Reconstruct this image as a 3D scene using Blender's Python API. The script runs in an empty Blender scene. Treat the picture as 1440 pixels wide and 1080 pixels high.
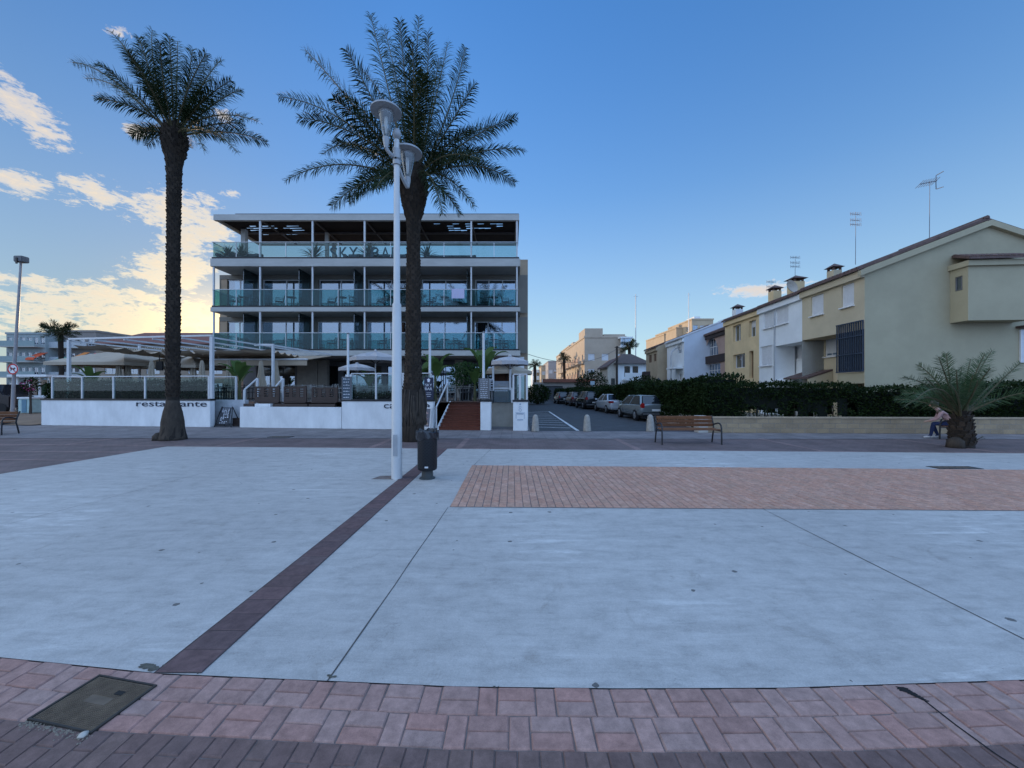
import bpy, bmesh, math, random
from mathutils import Vector, Matrix, noise as mnoise
random.seed(7)
R = math.radians
S = bpy.context.scene
COL = S.collection
V = Vector
# ---------------------------------------------------------------- survey of the place
F = 541.0; CX = 720.0; HY = 548.0; CAMH = 1.7      # lens (in photo pixels) and eye height, used to survey points
def P(x, y, Y): return V(((x-CX)*Y/F, Y, CAMH+(HY-y)*Y/F))
def G(x, y, z=0.0):
    Y = (CAMH-z)*F/(y-HY); return V(((x-CX)*Y/F, Y, z))
def PX(x, Y): return (x-CX)*Y/F
def PZ(y, Y): return CAMH+(HY-y)*Y/F

# ---------------------------------------------------------------- node helpers
def newmat(name):
    m = bpy.data.materials.new(name); m.use_nodes = True
    nt = m.node_tree
    b = nt.nodes['Principled BSDF']
    return m, nt, b
def nd(nt, t, **kw):
    n = nt.nodes.new(t)
    for k, v in kw.items(): setattr(n, k, v)
    return n
def ln(nt, a, b): nt.links.new(a, b)
def mth(nt, op, a, b=None, c=None, clamp=False):
    n = nd(nt, 'ShaderNodeMath', operation=op); n.use_clamp = clamp
    for i, v in enumerate((a, b, c)):
        if v is None: continue
        if isinstance(v, (int, float)): n.inputs[i].default_value = v
        else: ln(nt, v, n.inputs[i])
    return n.outputs[0]
def c4(c): return (c[0], c[1], c[2], 1)
def mixc(nt, f, a, b, mode='MIX'):
    n = nd(nt, 'ShaderNodeMix', data_type='RGBA', blend_type=mode)
    for sock, v in ((n.inputs[0], f), (n.inputs[6], a), (n.inputs[7], b)):
        if isinstance(v, (int, float)): sock.default_value = v
        elif isinstance(v, (tuple, list)): sock.default_value = c4(v)
        else: ln(nt, v, sock)
    return n.outputs[2]
def noise(nt, scale, vec=None, detail=5, rough=0.6, dist=0.0):
    n = nd(nt, 'ShaderNodeTexNoise'); n.inputs['Scale'].default_value = scale
    n.inputs['Detail'].default_value = detail; n.inputs['Roughness'].default_value = rough
    n.inputs['Distortion'].default_value = dist
    if vec is not None: ln(nt, vec, n.inputs['Vector'])
    return n.outputs[0]
def ramp(nt, f, stops):
    n = nd(nt, 'ShaderNodeValToRGB'); cr = n.color_ramp
    while len(cr.elements) < len(stops): cr.elements.new(0.5)
    for e, (p, c) in zip(cr.elements, stops):
        e.position = p; e.color = c4(c) if isinstance(c, (tuple, list)) else (c, c, c, 1)
    ln(nt, f, n.inputs[0]); return n.outputs[0]
def objco(nt, scale=(1, 1, 1)):
    t = nd(nt, 'ShaderNodeTexCoord'); mp = nd(nt, 'ShaderNodeMapping'); mp.inputs['Scale'].default_value = scale
    ln(nt, t.outputs['Object'], mp.inputs[0]); return mp.outputs[0]
def bump(nt, h, strength, dist=0.01):
    n = nd(nt, 'ShaderNodeBump'); n.inputs['Strength'].default_value = strength; n.inputs['Distance'].default_value = dist
    ln(nt, h, n.inputs['Height']); return n.outputs[0]

def mat(name, col, rough=0.6, var=0.18, scale=4.0, metal=0.0, bmp=0.0, bscale=60.0, stretch=(1, 1, 1), spec=0.4, col2=None, coat=0.0):
    m, nt, b = newmat(name)
    co = objco(nt, stretch)
    n1 = noise(nt, scale, co, 6, 0.65)
    dark = tuple(c*(1-var) for c in col) if col2 is None else col2
    lite = tuple(min(1, c*(1+var*0.6)) for c in col)
    f = ramp(nt, n1, [(0.3, 0.0), (0.7, 1.0)])
    ln(nt, mixc(nt, f, dark, lite), b.inputs['Base Color'])
    b.inputs['Roughness'].default_value = rough; b.inputs['Metallic'].default_value = metal
    b.inputs['Specular IOR Level'].default_value = spec
    if coat: b.inputs['Coat Weight'].default_value = coat
    if bmp: ln(nt, bump(nt, noise(nt, bscale, co, 4), bmp), b.inputs['Normal'])
    return m
def mat_island(name, cols, rough=0.75, bmp=0.3, bscale=120.0):
    """colour differs from piece to piece of one mesh (bricks, leaves, slats)"""
    m, nt, b = newmat(name)
    g = nd(nt, 'ShaderNodeNewGeometry')
    n = len(cols)
    col = ramp(nt, g.outputs['Random Per Island'], [(i/max(1, n-1), c) for i, c in enumerate(cols)])
    co = objco(nt)
    v = ramp(nt, noise(nt, 14, co, 6, 0.7), [(0.3, 0.62), (0.72, 1.12)])
    fine = ramp(nt, noise(nt, 260, co, 3, 0.8), [(0.33, 0.72), (0.6, 1.06)])
    c = mixc(nt, 1.0, col, v, 'MULTIPLY'); c = mixc(nt, 0.8, c, fine, 'MULTIPLY')
    ln(nt, c, b.inputs['Base Color']); b.inputs['Roughness'].default_value = rough
    b.inputs['Specular IOR Level'].default_value = 0.3
    if bmp: ln(nt, bump(nt, noise(nt, bscale, co, 4), bmp, 0.003), b.inputs['Normal'])
    return m
def mat_leaf(name, cols, rough=0.55, transl=0.25):
    m, nt, b = newmat(name)
    g = nd(nt, 'ShaderNodeNewGeometry')
    n = len(cols)
    col = ramp(nt, g.outputs['Random Per Island'], [(i/max(1, n-1), c) for i, c in enumerate(cols)])
    ln(nt, col, b.inputs['Base Color']); b.inputs['Roughness'].default_value = rough
    b.inputs['Specular IOR Level'].default_value = 0.15
    t = nd(nt, 'ShaderNodeBsdfTranslucent'); ln(nt, col, t.inputs[0])
    mx = nd(nt, 'ShaderNodeMixShader'); mx.inputs[0].default_value = transl
    ln(nt, b.outputs[0], mx.inputs[1]); ln(nt, t.outputs[0], mx.inputs[2])
    ln(nt, mx.outputs[0], nt.nodes['Material Output'].inputs[0])
    return m
def mat_glass(name, tint, alpha=0.75, gloss=0.12, grough=0.02):
    """thin pane: tinted see-through layer plus mirror reflection growing at grazing angles"""
    m, nt, b = newmat(name); nt.nodes.remove(b)
    tr = nd(nt, 'ShaderNodeBsdfTransparent'); tr.inputs[0].default_value = c4(tint)
    df = nd(nt, 'ShaderNodeBsdfDiffuse'); df.inputs[0].default_value = c4(tuple(t*0.35 for t in tint))
    gl = nd(nt, 'ShaderNodeBsdfGlossy'); gl.inputs[0].default_value = (0.9, 0.95, 1, 1); gl.inputs[1].default_value = grough
    m1 = nd(nt, 'ShaderNodeMixShader'); m1.inputs[0].default_value = 1-alpha
    ln(nt, tr.outputs[0], m1.inputs[1]); ln(nt, df.outputs[0], m1.inputs[2])
    lw = nd(nt, 'ShaderNodeLayerWeight'); lw.inputs[0].default_value = 0.5
    fr = mth(nt, 'MULTIPLY_ADD', mth(nt, 'POWER', lw.outputs['Facing'], 4.0), 0.6, gloss+0.02, True)
    m2 = nd(nt, 'ShaderNodeMixShader'); ln(nt, fr, m2.inputs[0])
    ln(nt, m1.outputs[0], m2.inputs[1]); ln(nt, gl.outputs[0], m2.inputs[2])
    ln(nt, m2.outputs[0], nt.nodes['Material Output'].inputs[0])
    return m
def mat_brick(name, c1, c2, mortar, w, h, msize=0.01, rough=0.8, offset=0.5, rot=0.0, bmp=0.3, axes='XY', var=0.5):
    """bricks / blocks drawn in object space; axes picks the plane"""
    m, nt, b = newmat(name)
    t = nd(nt, 'ShaderNodeTexCoord'); sp = nd(nt, 'ShaderNodeSeparateXYZ'); ln(nt, t.outputs['Object'], sp.inputs[0])
    cb = nd(nt, 'ShaderNodeCombineXYZ')
    ln(nt, sp.outputs['XYZ'.index(axes[0])], cb.inputs[0]); ln(nt, sp.outputs['XYZ'.index(axes[1])], cb.inputs[1])
    mp = nd(nt, 'ShaderNodeMapping'); mp.inputs['Rotation'].default_value[2] = rot; ln(nt, cb.outputs[0], mp.inputs[0])
    br = nd(nt, 'ShaderNodeTexBrick'); br.offset = offset
    br.inputs['Color1'].default_value = c4(c1); br.inputs['Color2'].default_value = c4(c2); br.inputs['Mortar'].default_value = c4(mortar)
    br.inputs['Scale'].default_value = 1.0; br.inputs['Mortar Size'].default_value = msize
    br.inputs['Brick Width'].default_value = w; br.inputs['Row Height'].default_value = h; br.inputs['Bias'].default_value = 0.0
    wob = nd(nt, 'ShaderNodeVectorMath', operation='MULTIPLY_ADD')
    nn = nd(nt, 'ShaderNodeTexNoise'); nn.inputs['Scale'].default_value = 5; ln(nt, mp.outputs[0], nn.inputs['Vector'])
    ln(nt, nn.outputs[1], wob.inputs[0]); wob.inputs[1].default_value = (msize*1.2,)*3; ln(nt, mp.outputs[0], wob.inputs[2])
    ln(nt, wob.outputs[0], br.inputs['Vector'])
    v = ramp(nt, noise(nt, 1.3, mp.outputs[0], 7, 0.7), [(0.25, 1-var), (0.75, 1+var*0.3)])
    v2 = ramp(nt, noise(nt, 30, mp.outputs[0], 5, 0.7), [(0.3, 0.8), (0.7, 1.1)])
    c = mixc(nt, 1.0, br.outputs[0], v, 'MULTIPLY'); c = mixc(nt, 1.0, c, v2, 'MULTIPLY')
    ln(nt, c, b.inputs['Base Color']); b.inputs['Roughness'].default_value = rough; b.inputs['Specular IOR Level'].default_value = 0.3
    if bmp:
        inv = mth(nt, 'SUBTRACT', 1.0, br.outputs['Fac'])
        ln(nt, bump(nt, inv, bmp, 0.01), b.inputs['Normal'])
    return m

# ---------------------------------------------------------------- mesh builder
class MB:
    def __init__(s): s.v = []; s.f = []; s.mi = []; s.m = 0
    def add(s, vs, fs):
        o = len(s.v); s.v += [V(p) for p in vs]
        for f in fs: s.f.append([o+i for i in f]); s.mi.append(s.m)
        return s
    def quad(s, a, b, c, d): return s.add([a, b, c, d], [(0, 1, 2, 3)])
    def poly(s, pts): return s.add(pts, [tuple(range(len(pts)))])
    def box(s, x0, x1, y0, y1, z0, z1):
        return s.obox(V((0, 0, 0)), V((1, 0, 0)), V((0, 1, 0)), x0, x1, y0, y1, z0, z1)
    def obox(s, o, u, n, a0, a1, d0, d1, z0, z1, w=V((0, 0, 1))):
        p = [o+u*a+n*d+w*z for z in (z0, z1) for d in (d0, d1) for a in (a0, a1)]
        return s.add(p, [(0, 2, 3, 1), (4, 5, 7, 6), (0, 1, 5, 4), (2, 6, 7, 3), (0, 4, 6, 2), (1, 3, 7, 5)])
    def bar(s, a, b, w, h=None, up=V((0, 0, 1))):
        a = V(a); b = V(b); d = (b-a); L = d.length; d.normalize(); h = h or w
        if abs(d.dot(up)) > 0.98: up = V((0, 1, 0))
        u = d.cross(up).normalized(); n = u.cross(d).normalized()
        return s.obox(a, u, n, -w/2, w/2, -h/2, h/2, 0, L, d)
    def tube(s, pts, r, seg=8, cap=True):
        pts = [V(p) for p in pts]; n = len(pts)
        rs = r if isinstance(r, (list, tuple)) else [r]*n
        up = V((0, 0, 1)); rings = []; prev = None
        for i, p in enumerate(pts):
            d = (pts[min(i+1, n-1)]-pts[max(i-1, 0)]).normalized()
            if prev is None:
                ref = up if abs(d.z) < 0.95 else V((1, 0, 0)); u = d.cross(ref).normalized()
            else: u = (prev-d*prev.dot(d)).normalized()
            prev = u; w = d.cross(u)
            rings.append([p+(u*math.cos(2*math.pi*k/seg)+w*math.sin(2*math.pi*k/seg))*rs[i] for k in range(seg)])
        vs = [q for rg in rings for q in rg]; fs = []
        for i in range(n-1):
            for k in range(seg):
                k2 = (k+1) % seg; fs.append((i*seg+k, i*seg+k2, (i+1)*seg+k2, (i+1)*seg+k))
        if cap: fs += [tuple(range(seg))[::-1], tuple((n-1)*seg+k for k in range(seg))]
        return s.add(vs, fs)
    def lathe(s, prof, c=V((0, 0, 0)), seg=20, jit=0.0, sy=1.0):
        vs = []; fs = []; n = len(prof)
        for r, z in prof:
            for k in range(seg):
                a = 2*math.pi*k/seg; rr = r*(1+random.uniform(-jit, jit))
                vs.append(V(c)+V((rr*math.cos(a), rr*math.sin(a)*sy, z)))
        for i in range(n-1):
            for k in range(seg):
                k2 = (k+1) % seg; fs.append((i*seg+k, i*seg+k2, (i+1)*seg+k2, (i+1)*seg+k))
        if prof[0][0] > 1e-4: fs.append(tuple(range(seg))[::-1])
        if prof[-1][0] > 1e-4: fs.append(tuple((n-1)*seg+k for k in range(seg)))
        return s.add(vs, fs)
    def prism(s, pts, n, t):
        """flat outline pts pushed along n by t"""
        k = len(pts); a = [V(p) for p in pts]; b = [p+n*t for p in a]
        fs = [tuple(range(k)), tuple(range(2*k-1, k-1, -1))]
        fs += [(i, k+i, k+(i+1) % k, (i+1) % k) for i in range(k)]
        return s.add(a+b, fs)
    def wall(s, o, u, n, W, Hh, holes, rev=0.2, back=True):
        """wall face with openings (u0,u1,z0,z1) and their reveals"""
        o = V(o); us = sorted({0, W, *[h[0] for h in holes], *[h[1] for h in holes]}); zs = sorted({0, Hh, *[h[2] for h in holes], *[h[3] for h in holes]})
        Z = V((0, 0, 1))
        for i in range(len(us)-1):
            for j in range(len(zs)-1):
                cu = (us[i]+us[i+1])/2; cz = (zs[j]+zs[j+1])/2
                if any(h[0] < cu < h[1] and h[2] < cz < h[3] for h in holes): continue
                s.quad(o+u*us[i]+Z*zs[j], o+u*us[i+1]+Z*zs[j], o+u*us[i+1]+Z*zs[j+1], o+u*us[i]+Z*zs[j+1])
        for a, b, c, d in holes:
            A = o+u*a+Z*c; B = o+u*b+Z*c; Cc = o+u*b+Z*d; D = o+u*a+Z*d; k = -n*rev
            for p, q in ((A, B), (B, Cc), (Cc, D), (D, A)): s.quad(p, p+k, q+k, q)
        return s
def wloc(o):
    l = V((0, 0, 0))
    while o is not None: l = l+o.location; o = o.parent
    return l
def mk(name, mb, mats, parent=None, smooth=False, recalc=True, bevel=0.0, local=False, weld=False):
    me = bpy.data.meshes.new(name)
    off = V((0, 0, 0)) if (parent is None or local) else wloc(parent)
    me.from_pydata([tuple(p-off) for p in mb.v], [], mb.f)
    ms = mats if isinstance(mats, (list, tuple)) else [mats]
    for m in ms: me.materials.append(m)
    for p, i in zip(me.polygons, mb.mi): p.material_index = i
    if recalc or bevel or weld:
        bm = bmesh.new(); bm.from_mesh(me)
        if weld: bmesh.ops.remove_doubles(bm, verts=bm.verts, dist=1e-4)
        if recalc: bmesh.ops.recalc_face_normals(bm, faces=bm.faces)
        if bevel: bmesh.ops.bevel(bm, geom=[e for e in bm.edges if e.is_manifold and e.calc_face_angle(0) > 0.6], offset=bevel, segments=2, affect='EDGES', clamp_overlap=True)
        bm.to_mesh(me); bm.free()
    if smooth:
        for p in me.polygons: p.use_smooth = True
        if smooth != 2: me.set_sharp_from_angle(angle=R(40))
    o = bpy.data.objects.new(name, me); COL.objects.link(o)
    if parent is not None: o.parent = parent
    return o
def tag(o, label, cat, group=None):
    o['label'] = label; o['category'] = cat
    if group: o['group'] = group
    return o
def thing(name, label, cat, loc=(0, 0, 0), rz=0.0, group=None):
    o = bpy.data.objects.new(name, None); COL.objects.link(o); o.location = loc; o.rotation_euler = (0, 0, rz)
    o.empty_display_size = 0.2
    return tag(o, label, cat, group)
def struct(name, mb, m, kind='structure', **kw):
    o = mk(name, mb, m, **kw); o['kind'] = kind; return o
def dup(root, loc, rz=None, label=None, group=None, scale=None):
    def cp(o, par):
        c = o.copy(); COL.objects.link(c)
        if par is not None: c.parent = par
        for ch in [q for q in bpy.data.objects if q.parent == o]: cp(ch, c)
        return c
    r = cp(root, None); r.location = loc
    if rz is not None: r.rotation_euler = (0, 0, rz)
    if scale: r.scale = scale
    if label: r['label'] = label
    if group: r['group'] = group
    return r
_textcache = {}
def text_mb(txt, size=1.0, depth=0.02):
    """lettering as mesh, in its own XY plane, origin at left baseline; returns verts, faces, width"""
    cu = bpy.data.curves.new('lettering', 'FONT'); cu.body = txt; cu.size = size; cu.extrude = depth/2; cu.resolution_u = 3
    ob = bpy.data.objects.new('lettering', cu); COL.objects.link(ob)
    dg = bpy.context.evaluated_depsgraph_get(); dg.update()
    me = bpy.data.meshes.new_from_object(ob.evaluated_get(dg))
    vs = [v.co.copy() for v in me.vertices]; fs = [tuple(p.vertices) for p in me.polygons]
    bpy.data.objects.remove(ob); bpy.data.curves.remove(cu); bpy.data.meshes.remove(me)
    return vs, fs
def put_text(mb, txt, o, u, up, width, height, depth=0.02):
    """lay text so that its ink fills width x height from o along u / up, standing out along u x up"""
    vs, fs = text_mb(txt, 1.0, 0.0 if depth == 0 else 0.1)
    x0 = min(v.x for v in vs); x1 = max(v.x for v in vs); y0 = min(v.y for v in vs); y1 = max(v.y for v in vs)
    n = u.cross(up).normalized()
    mb.add([V(o)+u*((v.x-x0)/(x1-x0)*width)+up*((v.y-y0)/(y1-y0)*height)+n*(v.z*depth*10) for v in vs], fs)
    return mb
X = V((1, 0, 0)); Yv = V((0, 1, 0)); Zv = V((0, 0, 1))
EXPO = 0.75
CLOUD_FAR = (4.6, 4.1, 3.7); CLOUD_NEAR = (7.2, 5.8, 3.4); CLOUD_CORE = (3.4, 3.05, 2.8)
SKY_TINT = (0.84, 1.03, 1.5); GLOW = (6.5, 4.0, 1.1); SKY_SAT = 1.34; SKY_GAIN = 2.5; SKY_MAX = 1.25
HAZE_COL = (3.5, 4.9, 5.7); HAZE_EL = 13.0; VEIL = (3.2, 5.2, 9.0); REAR_FILL_W = (5.0, 5.6, 6.6); WEST_FILL = (13.0, 13.6, 13.6)
# ---------------------------------------------------------------- sky, sun, camera
SUN_AZ = R(-37.5); SUN_EL = R(5.5)
w = bpy.data.worlds.new('World'); S.world = w; w.use_nodes = True
nt = w.node_tree; bg = nt.nodes['Background']
sky = nd(nt, 'ShaderNodeTexSky'); sky.sky_type = 'NISHITA'; sky.sun_disc = False
sky.sun_elevation = SUN_EL; sky.sun_rotation = SUN_AZ; sky.altitude = 0; sky.air_density = 1.0; sky.dust_density = 0.15; sky.ozone_density = 1.5
bg.inputs['Strength'].default_value = 0.12
geo = nd(nt, 'ShaderNodeTexCoord'); sp = nd(nt, 'ShaderNodeSeparateXYZ'); ln(nt, geo.outputs['Generated'], sp.inputs[0])
az = mth(nt, 'ARCTAN2', sp.outputs[0], sp.outputs[1]); el = mth(nt, 'ARCSINE', sp.outputs[2])
# cloud field: flat stratocumulus streaks on a plane overhead + broad banks low in the west
cbv = nd(nt, 'ShaderNodeCombineXYZ')
den = mth(nt, 'ADD', mth(nt, 'MAXIMUM', sp.outputs[2], 0.0), 0.06)
ln(nt, mth(nt, 'DIVIDE', sp.outputs[0], den), cbv.inputs[0]); ln(nt, mth(nt, 'DIVIDE', sp.outputs[1], den), cbv.inputs[1])
nA = noise(nt, 2.6, cbv.outputs[0], 9, 0.62, 0.3)
cb2 = nd(nt, 'ShaderNodeCombineXYZ')
ln(nt, mth(nt, 'MULTIPLY', az, 12.0), cb2.inputs[0]); ln(nt, mth(nt, 'MULTIPLY', el, 26.0), cb2.inputs[1])
nB = noise(nt, 1.35, cb2.outputs[0], 9, 0.62, 0.25)
nC = noise(nt, 5.0, cb2.outputs[0], 7, 0.7, 0.5)
nz = mth(nt, 'ADD', mth(nt, 'MULTIPLY', nA, 0.3), mth(nt, 'ADD', mth(nt, 'MULTIPLY', nB, 0.62), mth(nt, 'MULTIPLY_ADD', nC, 0.5, -0.21)))
def azel(x, y):
    return math.atan((x-CX)/F), math.atan2(HY-y, math.hypot(F, x-CX))
def blob(x0, y0, x1, y1, thick):
    """soft elongated cloud bank from direction 0 to direction 1; thick in degrees"""
    a0, e0 = azel(x0, y0); a1, e1 = azel(x1, y1)
    ca, ce = (a0+a1)/2, (e0+e1)/2; L = math.hypot(a1-a0, e1-e0)/2; t = math.atan2(e1-e0, a1-a0)
    da = mth(nt, 'SUBTRACT', az, ca); de = mth(nt, 'SUBTRACT', el, ce)
    p = mth(nt, 'ADD', mth(nt, 'MULTIPLY', da, math.cos(t)/L), mth(nt, 'MULTIPLY', de, math.sin(t)/L))
    q = mth(nt, 'ADD', mth(nt, 'MULTIPLY', da, -math.sin(t)/R(thick)), mth(nt, 'MULTIPLY', de, math.cos(t)/R(thick)))
    r2 = mth(nt, 'ADD', mth(nt, 'MULTIPLY', p, p), mth(nt, 'MULTIPLY', q, q))
    return mth(nt, 'SUBTRACT', 1.0, r2, clamp=True)
banks = [(-60, 60, 110, 225, 2.6), (-40, 252, 100, 258, 1.6), (50, 256, 195, 276, 2.2), (130, 300, 330, 285, 3.2), (180, 345, 360, 318, 3.4), (110, 392, 340, 372, 2.8),
         (-260, 400, 140, 398, 1.3), (-300, 450, 420, 440, 3.4), (-300, 415, 330, 420, 2.4), (975, 416, 1180, 396, 1.3), (160, 180, 220, 190, 0.8),
         (290, 150, 335, 170, 1.6), (130, 35, 200, 50, 0.7), (-900, 330, -300, 380, 3.0), (300, 268, 345, 275, 0.7)]
tot = None
for b_ in banks:
    k = blob(*b_); tot = k if tot is None else mth(nt, 'MAXIMUM', tot, k)
dens = mth(nt, 'MULTIPLY_ADD', tot, 0.27, mth(nt, 'SUBTRACT', nz, 0.655))
mask = ramp(nt, mth(nt, 'MULTIPLY_ADD', dens, 5.0, 0.06, True), [(0.0, 0.0), (0.45, 0.6), (1.0, 1.0)])
mask = mth(nt, 'MULTIPLY', mask, mth(nt, 'GREATER_THAN', tot, 0.001))
# closeness to the sun
sd = V((math.sin(SUN_AZ)*math.cos(SUN_EL), math.cos(SUN_AZ)*math.cos(SUN_EL), math.sin(SUN_EL)))
dt = nd(nt, 'ShaderNodeVectorMath', operation='DOT_PRODUCT'); ln(nt, geo.outputs['Generated'], dt.inputs[0]); dt.inputs[1].default_value = sd
near = mth(nt, 'POWER', mth(nt, 'MAXIMUM', dt.outputs['Value'], 0.0), 14.0)
near2 = mth(nt, 'POWER', mth(nt, 'MAXIMUM', dt.outputs['Value'], 0.0), 260.0)
ccol = mixc(nt, near, CLOUD_FAR, CLOUD_NEAR)
ccol = mixc(nt, mth(nt, 'MULTIPLY', ramp(nt, dens, [(0.05, 0.0), (0.16, 1.0)]), 0.55), ccol, CLOUD_CORE)
hs = nd(nt, 'ShaderNodeHueSaturation'); ln(nt, mth(nt, 'MULTIPLY_ADD', mth(nt, 'MULTIPLY', el, 1.0/R(26), None, True), SKY_SAT-1.0, 1.0), hs.inputs['Saturation']); ln(nt, sky.outputs[0], hs.inputs['Color'])
lum = nd(nt, 'ShaderNodeRGBToBW'); ln(nt, sky.outputs[0], lum.inputs[0])
dim = mth(nt, 'MULTIPLY_ADD', mth(nt, 'MULTIPLY_ADD', az, -1.0/R(38), -R(14)/R(38), True), -0.27, 1.0)
comp = mth(nt, 'DIVIDE', mth(nt, 'MULTIPLY', dim, SKY_GAIN), mth(nt, 'MULTIPLY_ADD', lum.outputs[0], 1.0/SKY_MAX, 1.0))
ccv = nd(nt, 'ShaderNodeVectorMath', operation='SCALE'); ln(nt, hs.outputs[0], ccv.inputs[0]); ln(nt, comp, ccv.inputs['Scale'])
skyc = mixc(nt, 1.0, ccv.outputs[0], SKY_TINT, 'MULTIPLY')
hzf = mth(nt, 'MULTIPLY', mth(nt, 'POWER', 2.718, mth(nt, 'MULTIPLY', mth(nt, 'MAXIMUM', el, 0.0), -1.0/R(HAZE_EL))), mth(nt, 'MULTIPLY_ADD', near, -0.55, 0.8))
skyc = mixc(nt, hzf, skyc, HAZE_COL)
# added brightness in the unseen rear and overhead sky, lighting ground and walls
rear_fill = mth(nt, 'MULTIPLY_ADD', sp.outputs[1], -1.0/0.55, 0.45/0.55, True)
rear_fill = mth(nt, 'MULTIPLY', mth(nt, 'MULTIPLY', rear_fill, rear_fill), mth(nt, 'MULTIPLY_ADD', rear_fill, -2.0, 3.0))
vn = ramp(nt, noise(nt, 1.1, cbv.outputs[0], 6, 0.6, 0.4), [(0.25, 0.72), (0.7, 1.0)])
vcol = mixc(nt, mth(nt, 'MULTIPLY_ADD', sp.outputs[0], -1.0, -0.1, True), VEIL, REAR_FILL_W)
skyc = mixc(nt, mth(nt, 'MULTIPLY', rear_fill, vn), skyc, vcol)
# extra glow added to the unseen western sky, brightening walls that face left
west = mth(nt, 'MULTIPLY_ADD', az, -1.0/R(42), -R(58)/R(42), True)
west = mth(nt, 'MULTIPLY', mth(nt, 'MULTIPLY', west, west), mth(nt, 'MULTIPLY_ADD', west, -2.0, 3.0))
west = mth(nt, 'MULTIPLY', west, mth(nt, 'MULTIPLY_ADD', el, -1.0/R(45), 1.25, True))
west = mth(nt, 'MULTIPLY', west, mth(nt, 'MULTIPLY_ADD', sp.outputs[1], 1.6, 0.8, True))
skyc = mixc(nt, west, skyc, WEST_FILL)
gl = mixc(nt, mth(nt, 'MULTIPLY', near2, 1.0), (0, 0, 0), GLOW)
c1_ = mixc(nt, mth(nt, 'MULTIPLY', mask, 0.9), skyc, ccol)
c2_ = mixc(nt, 1.0, c1_, gl, 'ADD')
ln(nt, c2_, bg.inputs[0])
sl = bpy.data.lights.new('sun', 'SUN'); sl.energy = 2.0; sl.angle = R(0.5); sl.color = (1.0, 0.72, 0.45)
so = bpy.data.objects.new('sun', sl); COL.objects.link(so); so.rotation_euler = (-sd).to_track_quat('-Z', 'Y').to_euler()
cam = bpy.data.cameras.new('camera'); cam.sensor_width = 36; cam.lens = F/1440*36; cam.shift_y = (HY-540)/1440; cam.clip_end = 5000; cam.clip_start = 0.05
co_ = bpy.data.objects.new('camera', cam); COL.objects.link(co_); co_.location = (0, 0, CAMH); co_.rotation_euler = (R(90), 0, 0); S.camera = co_
S.view_settings.view_transform = 'Standard'; S.view_settings.look = 'None'; S.view_settings.exposure = EXPO; S.view_settings.gamma = 1; S.view_settings.use_curve_mapping = False
S.render.resolution_x = 1024; S.render.resolution_y = 768
S.cycles.max_bounces = 6; S.cycles.transparent_max_bounces = 16; S.cycles.diffuse_bounces = 3; S.cycles.glossy_bounces = 3
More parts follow.
